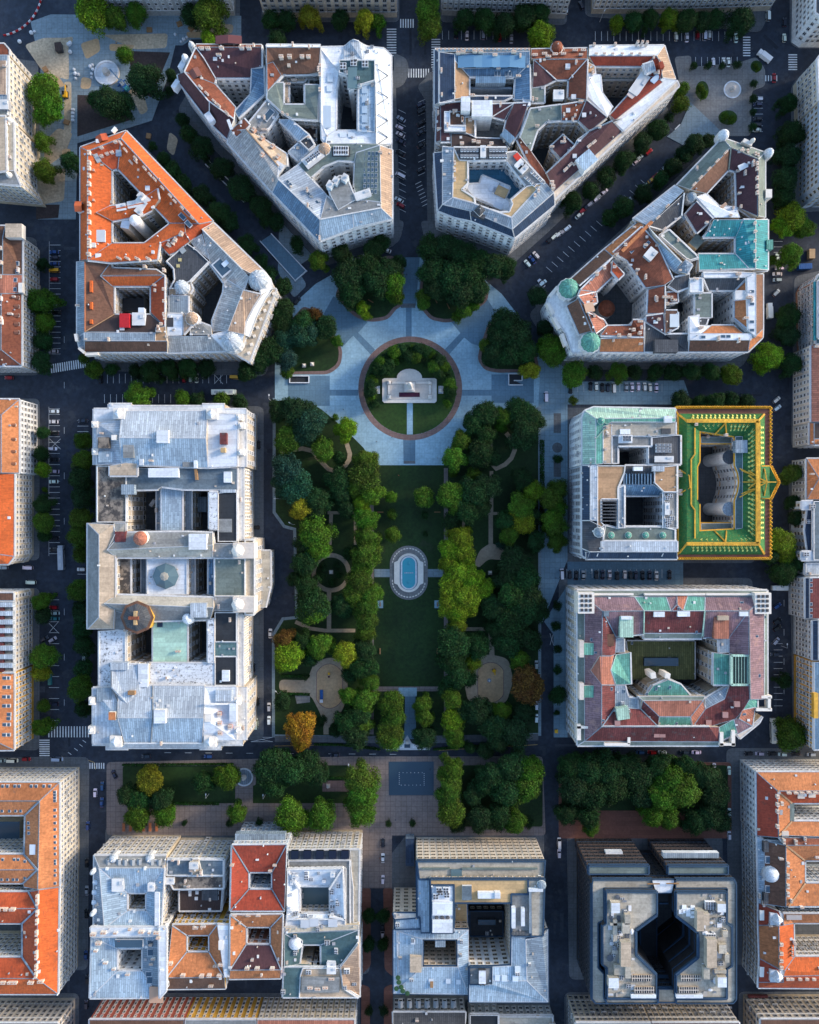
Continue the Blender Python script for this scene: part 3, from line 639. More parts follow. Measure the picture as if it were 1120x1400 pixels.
b = run(B('corner_palace', 'palace with tan roof terrace and blue glazed courtyard, ornate facade on the plaza', FC, 25, 'w_white', ww=1.5, wh=2.3, group=G3), '''
navy 42,525,0 78,520,4 78,745 58,772,0
zinc 78,500,4 125,502,5 120,716 78,745,4
navy 58,772,0 78,745,4 195,772 200,815,.6 130,800,0
navy 195,772,4 375,850 385,888,0 290,850 200,815,.6
zinc 78,745,4 120,716,5 212,742 275,765 372,802 375,850,4 195,772
zinc 372,802,5 512,650 552,695,4 375,850
navy 375,850,4 552,695 556,747,0 385,888
gravel|.3 125,502,4.6 150,556 186,558 186,656 160,682 213,716 217,742 120,716
gravel|.3 435,668,4.6 510,652 372,802 275,765 322,778 362,776 376,742 368,726
slate 125,502,5 350,502 350,556 186,558 150,556
grey 350,525,4.6 390,520 512,650 435,668 352,562
white|.3 163,660,-2 235,655 247,620 366,670 346,716 376,745 360,778 213,716
poolblue 186,558,-5 352,562 435,668 368,726 346,716 366,670 247,620 235,655 186,656
''')
for i in range(6):
    for j in (0, 1): b.ac('%d,%d %d,%d' % (160+13*i, 516+26*j, 283+13*i, 516+26*j), (1.1, 1.4, 1), (.8, .82, .84))
b.pent('250,525', (2.4, 5, .7), (.85, .85, .85)); b.slab(236, 772, 60, 52, -1, 4.2, 'slate', 'roof_lantern', -20, 'slate'); b.dome(236, 772, 24, 2.2, 'slate', z=4.2, drum=.2, seg=4, rib=0, fin=.3)
for i in range(5): b.ac('%d,%d %d,%d' % (458+12*i, 610+11*i, 432+12*i, 632+11*i), (1.2, 1.2, 1), (.82, .84, .86), R(-42))
b.hatch('396,545', (3, 2.4, 1.6), (.6, .05, .03), R(-50)); b.pent('405,580 420,596', (3, 4, .7), (.8, .8, .8), R(-45)); b.hatch('315,750 310,690 295,682', (4, 2.6, .8), (.55, .6, .66), R(-25)); b.slab(330, 690, 50, 40, -2, -1.2, 'gravel', 'planted_deck', -25); b.chim('130,570 130,600 130,640 485,690 470,710', (1.2, 2, .7), (.8, .8, .8)); b.scatter(14, 52, ('vent_pipe', 'roof_hatch'))
# ---------------------------------------------------------------- block D
FD = (740, 170, 3.5)
b = run(B('apartment_block', 'plum and green roofed corner house with white stone turrets beside the round plaza', FD, 25, 'w_stone', group=G4), '''
greengrey 650,290,0 868,65 908,110,5 712,312
greengrey 868,65,0 1072,135 1040,166,5 908,110
greengrey 1072,135,0 1072,446 1040,440,5 1040,166
brown 908,110,5 897,217,1 790,332 712,312,5
plum 908,112,5 1036,166 1030,186,4 930,226,1 897,217
plum 1036,168,5 1036,440 935,396,1 930,226
white 742,346,4 790,332,1.5 850,390 935,398 952,446,4 832,446
''')
b.dome(872, 52, 24, 3, 'white', z=2); b.dome(1088, 138, 20, 3, 'white', z=1.5); b.slab(1090, 330, 30, 40, -4, 2, 'stonelt', 'gable', 0); b.slab(990, 85, 46, 20, -1, 3, 'stonelt', 'gable', -25); b.chim('1035,150 1022,145 985,132 960,124 1030,190 1030,215 1030,260 1030,300 1030,330', (1, 2, .8), (.66, .55, .45)); b.chim('730,290 760,258 800,218 840,178 880,138', (2.4, 1, .8), (.6, .4, .28), R(45)); b.hatch('980,195', (7, 2.4, .8), (.78, .78, .76), R(25)); b.hatch('860,400', (6, 1.4, 1), (.4, .26, .18), R(40)); b.scatter(20, 61); b.cyl(1010, 80, 10, 3, 'stonelt', 'corner_turret', 2); b.line('908,112,5.2 897,217,1.2', .6, .3, 'greengrey')
b = run(B('apartment_block', 'house under turquoise copper roof with deep rectangular courtyard', FD, 25, 'w_stone', group=G4), '''
turq 825,455,4 968,455 935,540,1 775,540 802,508,2
turq 968,455,4 1026,455 1026,690 995,690 930,620,1 930,540
turq 1026,455,4 1086,455,0 1086,698 1026,692,4
turq 752,620,1 930,620 995,690,4 756,698
''')
b.chim('1020,475 1020,515 1020,560 1020,610 1020,655', (1.2, 1.6, .7), (.6, .55, .5)); b.slab(1095, 575, 30, 46, -3, 1.6, 'verd', 'gable', 0); b.hatch('985,570 1000,565 978,468', (2, 1.2, 1)); b.scatter(22, 63, ('vent_pipe', 'roof_hatch'), big=.6)
b = run(B('apartment_block', 'slate and pale roofed house cut by a tall pale party wall', FD, 25, 'w_stone', group=G4), '''
pale 440,452,0 642,292 684,318,4 512,486
slate 512,486,4 684,330,5 672,436,3 582,507,2
plum 690,430,2 742,368,4 822,452 745,520,1.5
greengrey|.4 565,532,2.5 612,503 742,625 752,640 712,652 690,640
palebl 512,488,4.5 545,530,7 672,662 640,702,3 600,660 545,585
zinc 640,702,3 690,648,6 725,672 700,715
''')
b.slab(745, 560, 50, 60, -26, -2, 'w_cream', 'stair_tower', -40, 'greengrey', b.root, True); b.slab(700, 430, 60, 26, -8, 1, 'zinc', 'lift_tower', 38); b.chim('555,450 585,505 600,395', (2.4, 1, 1), (.4, .38, .36), R(40)); b.line('684,330,5.1 672,436,3.1', .6, .4, 'trim'); b.line('512,486,4.6 582,507,2.2', .5, .3, 'trim'); b.scatter(14, 64); b.dome(720, 348, 22, 2.2, 'zinc', fin=.4)
b = run(B('apartment_block', 'white roofed house with orange strips round a narrow light well', FD, 25, 'w_white', group=G4), '''
white|.5 775,710,4 942,708 942,735 775,735
slate 775,735,4 985,732 925,795,1 800,795
white|.5 710,740,4 772,735 772,805 710,805
greengrey 735,808,2 816,808 816,925 735,925
oldor 990,740,4 992,985 925,930,1 925,800
white 985,728,5 1028,712 1028,1018 992,985
brown 1028,716,4 1062,716,0 1062,978 1028,1012,4
oldor 816,962,1.5 922,962 972,1002,4 765,1002
white 710,1000,4.6 1010,1000 1000,1032 710,1032
brown 710,1032,4 998,1032 990,1088,0 705,1088
oldor 998,1032,4 1028,1012 1062,978,0 1060,1020 990,1088
white 710,920,4 757,918,3 757,960 815,962,1.5 765,1002,4 710,1000
white 942,708,4 1028,712,5 985,732 942,735,4
slate 755,925,2.5 800,928 790,960 757,970
''')
b.pent('955,822', (6, 4, .9), (.7, .72, .75)); b.chim('992,830 975,930 940,718 760,975', (2.4, 1.2, 1.2), (.6, .4, .3)); b.sky('870,1015 895,1015 775,1018 1008,800 1008,860 1008,945 1008,985', (2.2, 1.4, 1)); b.scatter(18, 66); b.line('925,930,1.1 992,985,4.1', .7, .3, 'pale'); b.line('925,800,1.1 985,735,4.1', .5, .3, 'pale'); b.line('800,795,1.1 775,737,4.1', .5, .3, 'trim')
b = run(B('domed_palace', 'ornate palace with twin green copper domes and orange tiled wings', FD, 25, 'w_white', group=G4), '''
brown 145,738,0 302,598 342,632,5 182,770
oldor 302,598,0 470,462 495,486,4 342,630,5
brown 122,868,0 178,832,4 242,990 182,1006,0
oldor 284,1026,4 492,1020 492,1090,0 278,1090
pinkor 188,792,4.5 330,650 342,726,1 262,802
pinkor 178,822,4.5 188,792 262,802,1 268,852 212,868,4
pinkor 222,900,4.5 240,895 300,935,1 316,962 262,1002,4
rust 316,964,1 432,962 440,936,3 492,935 492,1016,4.5 284,1010
rust 345,612,4.5 482,490 552,570 632,742 590,770 500,782,1.5 412,652
rust 512,790,2 592,770,4 592,905 507,906,2
redor 342,650,6 397,716,4 370,742 336,702
brown 178,832,4 212,868 222,900 262,1002 242,990
w_white 90,765,-3 145,738 182,770 178,832 122,868 182,1006 278,1040 278,1092 150,1090 120,1000 40,890 30,840
greengrey 415,672,.5 452,648 522,742 478,757
''')
b.dome(131, 787, 46, 5, 'verd', rib=.035, z=1.5); b.dome(236, 1044, 46, 5, 'verd', rib=.035, z=1.5); b.cyl(312, 882, 40, -16, 'w_white', 'rotunda', 1.4, 'rust')
b.slab(460, 535, 200, 16, 2, 4.8, 'oldor', 'roof_ridge', 45); b.sky('435,605 510,570 500,580 232,745 245,735', (1.4, 2.2, 1), R(-40)); b.pent('520,625', (4, 5, .8), (.3, .36, .4), R(-40)); b.hatch('230,878', (4, 4, 1.2), (.66, .4, .25), R(15)); b.chim('440,985 470,1000 265,720 300,690 360,620 400,580 320,1012 370,1012 420,1012', (1.6, 1.6, 1), (.6, .42, .32)); b.scatter(34, 71); b.line('178,822,4.6 262,802,1.2', .5, .4, 'trim'); b.line('222,900,4.6 300,935,1.2 316,962 262,1002,4.2', .5, .4, 'trim'); b.line('188,790,4.6 330,650', .6, .4, 'trim')
for x_, y_, r_ in ((45, 880, 28), (75, 950, 28), (110, 1030, 20), (60, 800, -40)): b.slab(x_, y_, 16, 60, -6, -2.2, 'stonelt', 'attic_wall', r_)
b = run(B('apartment_block', 'dark slate roofed house wedged between orange wings and white roof', FD, 25, 'w_white', group=G4), '''
slate 607,772,3 640,732,4 712,716 705,780,3 652,800
plum 502,918,4 586,906 592,1002,3 502,945
brown 592,890,4 652,890 657,970,3 592,1004
slate 497,946,3 592,1004 705,1002 705,1090,0 494,1090
rust 600,805,2 652,800 655,850 605,855
''')
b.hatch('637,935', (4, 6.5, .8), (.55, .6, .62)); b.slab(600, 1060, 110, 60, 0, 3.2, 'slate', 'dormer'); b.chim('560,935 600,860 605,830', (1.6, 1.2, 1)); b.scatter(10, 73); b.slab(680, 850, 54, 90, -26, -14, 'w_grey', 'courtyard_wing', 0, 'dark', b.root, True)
# ---------------------------------------------------------------- block E: the long palace on the left side of the park
FE = (110, 545, 4.148); FE2 = (110, 785, 4.148)
b = run(B('exchange_palace', 'huge pale stone palace with three metal roofed pavilions left of the park', FE, 28, 'w_stone', ww=1.5, wh=2.6, fh=5.2, pitch=4.0), '''
pale 235,70,2 722,70 712,225,5.5 220,222
palebl 220,222,5.5 712,225 722,392,2 235,374
pale 95,142,1 240,118,2 222,222,4 235,374,2 95,376,1
white 722,80,2 895,90 888,382 722,392 712,225,5
white 75,58,-1 160,58 160,30 290,30 290,42 690,42 690,32 818,32 818,58 940,60 940,90 722,80 722,70 235,70 240,118 95,142 95,376 75,376
trim 895,90,-1 940,90 940,388 888,388
sooty|.5 95,380,0 262,380 262,702 95,702
beige 165,380,2.2 322,350 322,438 165,438
bluegrey 322,394,0 890,394 890,518 580,515 462,500 440,515 262,520 262,440 322,440
zinc 432,500,-8 458,500 458,748 432,748
palebl 458,500,-3 578,500 578,748 458,748
zinc 578,516,-8 630,520 630,745 578,748
spotty 730,530,1 780,530 780,740 730,740
dark|.4 780,535,0 890,520 890,812 780,812
trim 890,388,-2 925,388 925,800 890,800
grey 40,705,0 105,772,3.5 105,1240 40,1308,0
beige 40,705,0 190,712,2 200,905,2 200,1110 190,1308 40,1308,0 105,1240,3.5 105,772
grey 190,705,1 258,705 258,760 240,815 150,858,3 195,770
grey 240,758,1 610,755 750,760 750,832,4 150,858,4
concrete 150,858,4 750,832 750,902,1 205,902
concrete 205,1112,1 755,1128 755,1186,4 135,1162
grey 135,1162,4 755,1186 735,1255,1 410,1262 200,1205
sooty 205,905,-3 285,905 285,1112 205,1112
zinc 345,905,-10 378,905 378,1112 345,1112
white|.4 378,905,-2 607,905 607,1112 378,1112
pale 607,905,-8 648,905 648,1112 607,1112
blue 725,905,-4 760,905 760,1112 725,1112
greengrey|.5 760,905,0 935,905 935,1120 760,1120
grey 750,820,1 868,820 868,905 750,905
grey 755,1120,1 868,1120 868,1205 755,1205
w_stone|.8 935,800,-1 985,800 990,905 990,1120 985,1225 935,1225
concrete 990,862,-17 1078,862 1080,1060 1050,1185 990,1185
grey 200,1205,1 262,1205 262,1318 190,1308
''')  # south slope of the gable is bluer and darker: its shade is painted in
b.fr = FE2
run(b, '''
spotty|.4 105,322,0 258,312 258,500 175,505 175,640 105,645
mint 410,270,-2 607,270 607,500 410,510
spotty 722,250,1 760,250 760,505 722,505
dark|.4 762,215,0 888,215 888,385 762,385
teal 762,385,0 888,385 888,465 762,465
dark|.4 762,465,0 888,465 888,632 762,632
spotty 390,505,0 760,505 760,630 390,630
pale 178,505,1.5 388,515 388,632 265,735,4 178,640
trim 888,230,-2 922,230 922,640 888,640
pale 215,632,2 705,632 700,815,5.5 210,815
palebl 210,815,5.5 700,815 690,958,2 250,958
pale 70,645,1 180,645 215,735,2 210,815,4 245,958,2 70,962,1
white 705,640,2 882,640 882,942 695,942 700,815,5
trim 250,958,-1 690,958 695,942 882,942 922,942 922,968 800,968 800,992 675,992 675,985 270,985 270,992 142,992 142,968 65,968 70,962
trim 882,640,-1 940,640 940,942 882,942
''')  # here too the lower gable slope has its shade in the roof colour
b.fr = FE
for x_, y_ in ((218, 84), (745, 86), (900, 105), (912, 152), (908, 302), (80, 145), (82, 300)): b.slab(x_, y_, 62 if y_ < 90 else 34, 62 if y_ < 90 else 36, -3, 3.4 if y_ < 90 else 2.2, 'stonelt', 'corner_tower'); b.dome(x_, y_, 25 if y_ < 90 else 12, 1.6, 'white', z=3.4 if y_ < 90 else 2.2, drum=.2, fin=.6, seg=4, rib=0)
b.slab(465, 215, 66, 70, 3, 6.8, 'stonelt', 'roof_lantern', 0, 'white'); b.slab(190, 220, 28, 28, 1, 5, 'stonelt', 'chimney_block'); b.slab(810, 226, 38, 64, 2, 4.6, 'maroon', 'roof_hatch'); b.slab(808, 292, 26, 26, 2, 4.3, 'gravel', 'roof_hatch'); b.slab(470, 420, 170, 52, 0, 2.6, 'w_white', 'roof_shed', 0, 'white'); b.sky('420,412 466,412 510,412', (2.2, 1.1, 3.2)); b.slab(835, 445, 44, 62, 0, 1.4, 'white', 'roof_hatch'); b.slab(655, 425, 14, 72, 0, 1.6, 'timber', 'duct', 6); b.slab(268, 515, 74, 56, -1, 2.6, 'zinc', 'roof_shed'); b.slab(836, 524, 86, 18, 0, .8, 'pale', 'duct'); b.slab(820, 720, 78, 76, 0, .3, 'grey', 'roof_mat')
for x_, y_, w_, d_, c_ in ((345, 360, 22, 34, 'white'), (652, 372, 18, 44, 'white'), (610, 345, 60, 84, 'grey'), (272, 280, 60, 110, 'grey'), (130, 250, 60, 60, 'sooty'), (145, 330, 84, 62, 'palebl')): b.slab(x_, y_, w_, d_, -1, 3.6 if c_ == 'white' else (2.6 if y_ > 300 else 4.6) if c_ != 'palebl' else 2, c_, 'roof_patch')
p = b.slab(225, 783, 60, 58, 1, 3, 'maroon', 'roof_hatch'); b.cyl(342, 792, 38, 5, 'stonelt', 'ventilation_tower', 2.6, 'pinkor'); b.slab(665, 812, 100, 88, 1, 5, 'white', 'roof_shed'); b.slab(408, 592, 22, 46, -28, -20, 'w_white', 'courtyard_shed', -35, 'white', b.root, True); b.slab(690, 600, 52, 90, -28, -18, 'grey', 'courtyard_wing', 0, 'zinc', b.root, True)
bb = MB(); p = b.w(485, 1006, 27); bb.lathe(p, [(6.0, 0), (6.0, .6), (2.0, 2.4), (2.0, 2.6), (0, 3.2)], 'roofglass', 8, mats=['roofglass', 'roofglass', 'concrete', 'concrete']); bb.obj('glass_cupola', b.root)
for y_ in (862, 1168): b.slab(925, y_, 120, 88, -4, 4.6, 'stonelt', 'attic_tower', 0, 'stone'); b.dome(893, y_, 34, 3, 'stonelt', z=4.6, drum=.3, seg=8, rib=0)
for i in range(11): b.slab(992, 815+i*37, 10, 10, -20, -6, 'stonelt', 'column')
for k_ in range(20):
    y_ = 400+20*k_; b.slab(930, y_, 12, 8, -14, -4, 'stonelt', 'pilaster')
b.fr = FE2
for x_, y_ in ((200, 950), (735, 950), (890, 720), (890, 885), (65, 720), (62, 885)): b.slab(x_, y_, 66 if y_ == 950 else 36, 62 if y_ == 950 else 44, -3, 3.4 if y_ == 950 else 2.2, 'stonelt', 'corner_tower'); b.dome(x_, y_, 25 if y_ == 950 else 12, 1.6, 'white', z=3.4 if y_ == 950 else 2.2, drum=.2, fin=.6, seg=4, rib=0)
b.slab(450, 808, 66, 76, 3, 6.8, 'stonelt', 'roof_lantern', 0, 'white'); b.slab(180, 805, 40, 44, 1, 5.6, 'stonelt', 'chimney_block', 0, 'oldor'); b.slab(725, 815, 40, 46, 1, 5, 'stonelt', 'chimney_block'); b.slab(288, 675, 38, 22, 2, 5, 'timber', 'roof_hatch'); b.slab(355, 575, 56, 130, 1, 2.6, 'white', 'roof_patch'); b.slab(135, 685, 86, 76, 0, 2.2, 'zinc', 'roof_shed'); b.slab(824, 577, 42, 62, 0, 1.2, 'white', 'roof_hatch'); b.slab(812, 690, 90, 62, 1, 3.4, 'pale', 'roof_shed'); b.slab(450, 285, 30, 30, -3, -1.6, 'navy', 'roof_hatch'); b.slab(220, 522, 96, 42, 0, 3, 'pale', 'roof_shed')
b.chim('792,790 792,842 852,862 795,898', (2.2, 2.2, .9), (.5, .16, .1)); b.scatter(110, 81, ('vent_pipe', 'roof_hatch', 'roof_hatch', 'chimney'), big=.8)
p = b.w(322, 245, 33); bb = MB(); bb.lathe((p.x, p.y, 0), [(7.2, 0), (7.2, 32.5), (7.6, 33), (6.3, 33.2), (4.2, 34.6), (0, 36)], 'maroon', 8, mats=['w_ochre', 'brown', 'brown', 'slate', 'slate']); bb.obj('octagonal_tower', b.root); b.slab(300, 250, 56, 18, 4.8, 8.4, 'rust', 'roof_hatch', 0, None, b.root); b.slab(310, 250, 18, 76, 4.8, 8.2, 'gravel', 'roof_hatch', 0, None, b.root)
b.dome(612, 250, 32, 3, 'white', drum=1, fin=.5); b.slab(670, 205, 90, 80, 1, 4.8, 'pale', 'roof_shed'); b.slab(865, 785, 40, 100, 1, 4, 'white', 'skylight_ridge')
for k_ in range(26):
    y_ = 250+15*k_; b.slab(926, y_, 12, 7, -14, -4, 'stonelt', 'pilaster')
b.line('410,632,2.1 410,815,5.6 400,955,2.2', .35, .25, 'grey'); b.line('250,958,2.1 690,958', .5, .5, 'trim'); b.line('705,735,5.2 880,735,2.4', .6, .8, 'trim')
# ---------------------------------------------------------------- block F and G
FF = (765, 545, 3.613)
b = run(B('bank_palace', 'rounded corner bank with pale green copper roof and white facade', FF, 30, 'w_white', group='buildings of the block with the yellow and green roof'), '''
paleverd 112,95,0 125,60 180,98,4 178,326 112,326,0
paleverd 125,60,0 170,42 575,50 575,96,4 180,98
verd 180,98,4 575,96 575,116 258,116 216,140 216,322 178,326
concrete 258,116,3 575,116 575,176 455,186 258,182
beige 216,140,3 258,118 258,322 216,322
grey|.4 258,182,2 455,186 455,236 290,236 290,322 258,322
slate|.4 455,190,2 580,178 600,180 600,326 437,326 437,236 455,236
''')
b.dome(205, 110, 17, 2, 'verd', fin=.4); b.slab(327, 199, 66, 40, 2, 3.6, 'white', 'plant_box'); b.ac('312,192 327,192 342,192 312,206 327,206 342,206', (1.2, 1.2, 2.4), (.85, .85, .85)); b.slab(325, 163, 50, 26, 3, 3.8, 'white', 'roof_hatch'); b.slab(538, 102, 38, 32, 3.8, 5.4, 'white', 'roof_shed')
for i in range(4):
    for j in range(3): b.ac('%d,%d' % (482+20*i, 230+15*j), (1.5, 1.1, 1.4), (.85, .85, .85))
b.pent('512,300', (8, 2.6, .8), (.85, .85, .85)); b.slab(527, 160, 46, 26, 3, 3.6, 'slate', 'roof_hatch'); b.line('180,98,4.1 240,128,4.1 178,200,4.1', .4, .3, 'trimverd'); b.scatter(26, 91, ('vent_pipe', 'roof_hatch'), big=.7); b.line('290,236,2.1 437,236', .5, 1, 'trim'); b.chim('232,142 240,182 226,250', (1.4, 1.4, 1))
b = run(B('embassy_building', 'blue grey office palace with glazed mansard and square courtyard, beside the yellow and green roof', FF, 30, 'w_blue', ww=1.5, win='w_dark', group='buildings of the block with the yellow and green roof'), '''
navy 110,330,0 152,330,4 152,602 110,602,0
pale 152,330,4 186,330 186,602 152,602
tan|.3 186,330,3.4 325,330 322,365 290,440 290,497 207,497 207,610 225,625 186,650
tan|.3 468,340,3.4 582,328 582,462 515,462 468,416
slate 322,365,2.4 325,330 470,330 468,425 322,425
zinc|.4 290,497,3.2 290,440 322,425 322,480 322,640 290,640
blue 290,440,3 322,425 468,425 515,462,3 508,480,-3 322,480
zinc 515,462,3 515,640 508,630,-3 508,480
grey|.4 515,462,2.2 582,462 582,642 515,640
greengrey|.4 225,625,2.2 290,640 322,632 508,632 572,645 572,702 215,702
pale 205,704,4 582,704 582,757 205,757
navy 130,757,3.5 205,757 582,757 582,792,0 130,792
slate 110,602,1 152,602,4 215,635 215,700 205,704 205,757 150,757 110,740,1
navy 110,740,.6 150,757,3.5 140,792,0 112,775
''')
b.dome(196, 660, 24, 2.4, 'zinc', drum=1, fin=1)
for i in range(9): b.slab(332+15*i, 397, 5, 52, 2.4, 3.8, 'blue', 'louvre')
for i in range(7): b.slab(245, 508+16*i, 72, 6, 3.2, 4.2, 'slate', 'louvre')
b.ac('530,490 545,480 530,520 545,560 530,600 555,590 530,625 542,610', (2, 1.8, 1), (.8, .8, .8)); b.pent('528,545', (2, 5, .7), (.8, .8, .8)); b.scatter(24, 92, ('vent_pipe', 'roof_hatch'), big=.6); b.slab(490, 346, 58, 26, 3, 5, 'pale', 'roof_shed'); b.slab(390, 346, 44, 20, 3, 5, 'white', 'plant_box')
for y_ in (330, 388, 488, 545, 602): b.line('112,%d,.2 186,%d,4.3' % (y_, y_), .5, .3, 'pale')
b.line('185,780,1.5 200,735,4.2', .4, .3, 'trim'); b.line('505,780,1.5 525,735,4.2', .4, .3, 'trim')
for i in range(4): b.dome(255+85*i, 675, 16, .8, 'verd', 'shrub_bed', drum=.3, fin=.1)
b = run(B('savings_bank', 'fanciful bank with emerald tiled roof, yellow ridges and a wavy golden parapet', FF, 27, 'w_white', cornice='trimgold', group='buildings of the block with the yellow and green roof'), '''
cobblered 572,44,-.6 1040,44 1015,74 590,74
cobblered 1040,44,-.6 1040,330 1082,412 1040,492 1040,790 1015,770 1015,74
cobblered 572,790,-.6 590,770 1015,770 1040,790
emerald 590,74,0 1015,74 980,112,5 630,112
emerald 1015,74,0 1015,770 980,715,5 980,112
emerald 590,770,0 630,715,5 980,715 1015,770,0
emerald 590,74,1.5 630,112,5 668,145 668,275 650,300 650,525 668,550 668,690 630,715 590,770,1.5
emerald 630,112,5 980,112 905,186,1 868,186 692,160,1.5 668,145,4
emerald 980,112,5 980,715 905,640,1 905,186
emerald 630,715,5 668,690,4 692,655,1.5 868,646,1 905,640 980,715,5
emerald 668,145,4.6 692,160,2 692,310 680,335 680,500 692,520 692,655 668,690,4.6 668,550 650,525 650,300 668,275
emerald 980,335,5.3 1040,335,2.5 1078,412,4 1040,490,2.5 980,490,5.3
teal 868,186,1 905,186 905,640 868,646 868,505 884,458 890,412 884,368 868,330
greengrey 700,188,-3 868,188 868,220 700,220
greengrey 700,616,-3 868,616 868,646 700,650
''')
b.slab(900, 236, 58, 62, 0, 3.4, 'zinc', 'roof_shed'); b.cyl(838, 290, 33, -1.5, 'w_white', 'stair_tower', .3, 'slate'); b.cyl(838, 545, 33, -1.5, 'w_white', 'stair_tower', .3, 'zinc')
b.line('628,110,5.1 985,110', 1.6, .5, 'yellow', 'ridge'); b.line('980,112,5.1 980,715', 1.9, .5, 'yellow', 'ridge'); b.line('628,717,5.1 985,717', 1.6, .5, 'yellow', 'ridge'); b.line('590,80,1.6 630,112,5.1', .7, .5, 'yellow', 'ridge'); b.line('590,765,1.6 630,715,5.1', .7, .5, 'yellow', 'ridge'); b.line('1012,76,.3 980,112,5.2 965,128,4', .8, .5, 'yellow', 'ridge'); b.line('1012,768,.3 980,715,5.2 965,700,4', .8, .5, 'yellow', 'ridge')
b.line('668,145,5 668,275 650,300 650,525 668,550 668,690', .55, .5, 'yellow', 'ridge'); b.line('590,350,2.6 640,380,4.8 645,440,5 590,470,2.6', .5, .5, 'yellow', 'ridge')
for a_ in ('1025,412,5.4 890,345,2', '1025,412,5.4 890,487,2', '1025,412,5.4 905,412,3', '1025,412,5.4 1070,412,5', '1025,412,5.4 1012,345,4', '1025,412,5.4 1012,480,4', '960,380,4.8 900,355,2.6', '960,445,4.8 900,470,2.6', '1000,400,5.5 940,360,4.2', '1000,424,5.5 940,464,4.2', '975,412,5.4 935,380,3.8', '975,412,5.4 935,444,3.8'): b.line(a_, .42, .3, 'yellow', 'ridge_branch')
b.line('820,120,5 765,180,1.6', .5, .4, 'yellow', 'ridge'); b.line('820,120,5 825,180,1.6', .5, .4, 'yellow', 'ridge'); b.line('820,708,5 765,652,1.6', .5, .4, 'yellow', 'ridge'); b.line('820,708,5 825,652,1.6', .5, .4, 'yellow', 'ridge')
bb = MB(); seq = []
for i in range(40): seq.append((578+i*11.7, 44))
for i in range(15): seq.append((1040, 50+i*19))
for i in range(8): seq.append((1044+i*5, 338+i*10))
for i in range(8): seq.append((1080-i*5, 418+i*10))
for i in range(16): seq.append((1040, 497+i*19))
for i in range(40): seq.append((578+i*11.7, 789))
for i, (x_, y_) in enumerate(seq):
    p = b.w(x_, y_, 26.2); bb.lathe(p, [(.55, 0), (.75, .8), (.45, 1.3), (.5, 1.6), (0, 2.3+(.5 if i % 3 == 0 else 0))], 'trimgold', 6, mats=['w_brick' if i % 2 else 'trimgold', 'trimgold', 'yellow', 'yellow'])
bb.obj('parapet_crest', b.root)
def rosettes(b, p0, p1, q0, q1, n, z0, z1):                      # raised tile pattern between two lines on one slope
    bb = MB()
    for i in range(n):
        t = (i+.5)/n; A = [(p0[k]+(p1[k]-p0[k])*t, q0[k]+(q1[k]-q0[k])*t) for k in (0, 1)]
        P = b.w(A[0][0], A[1][0], 27+z0+.1); Q = b.w(A[0][1], A[1][1], 27+z1+.1); d = Q-P; s_ = d.cross(Vector((0, 0, 1))).normalized(); up = Vector((0, 0, .12))
        for k in (.12, .38, .64, .88):
            c = P+d*k+up; r = .62 if k in (.38, .88) else .4; e = d.normalized()
            bb.face([c+e*r*1.1, c+s_*r, c-e*r*1.1, c-s_*r] if e.cross(s_).z < 0 else [c-s_*r, c-e*r*1.1, c+s_*r, c+e*r*1.1], 'lime' if k in (.38, .88) else 'yellow')
        for sg in (-1, 1):
            a = P+d*.05+s_*sg*.9+up*.6; c = P+d*.95-s_*sg*.2+up*.6; w_ = s_*.13
            bb.face([a-w_, c-w_, c+w_, a+w_], 'lime'); bb.face([a+w_, c+w_, c-w_, a-w_], 'lime')
    bb.obj('tile_pattern', b.secs[3].roof)
rosettes(b, (650, 104), (975, 104), (650, 80), (975, 80), 15, 4.2, .9); rosettes(b, (700, 124), (800, 124), (715, 148), (800, 150), 4, 4.2, 2.6); rosettes(b, (840, 124), (945, 124), (840, 160), (920, 160), 5, 4.2, 2.2)
rosettes(b, (966, 140), (966, 690), (932, 170), (932, 660), 22, 4.2, 2.4); rosettes(b, (650, 724), (975, 724), (650, 754), (985, 754), 15, 4.2, 1.5); rosettes(b, (690, 704), (800, 704), (700, 684), (800, 680), 4, 4.2, 2.8); rosettes(b, (840, 704), (960, 704), (840, 676), (925, 676), 5, 4.2, 2.6); rosettes(b, (992, 130), (992, 330), (1008, 130), (1008, 330), 8, 3.4, 1); rosettes(b, (992, 500), (992, 700), (1008, 500), (1008, 700), 8, 3.4, 1)
b.chim('672,128 820,180 730,190', (1.4, 1.4, 1)); b.chim('594,362 594,380 594,455 594,470', (1.6, 1.6, 1), (.75, .75, .72))
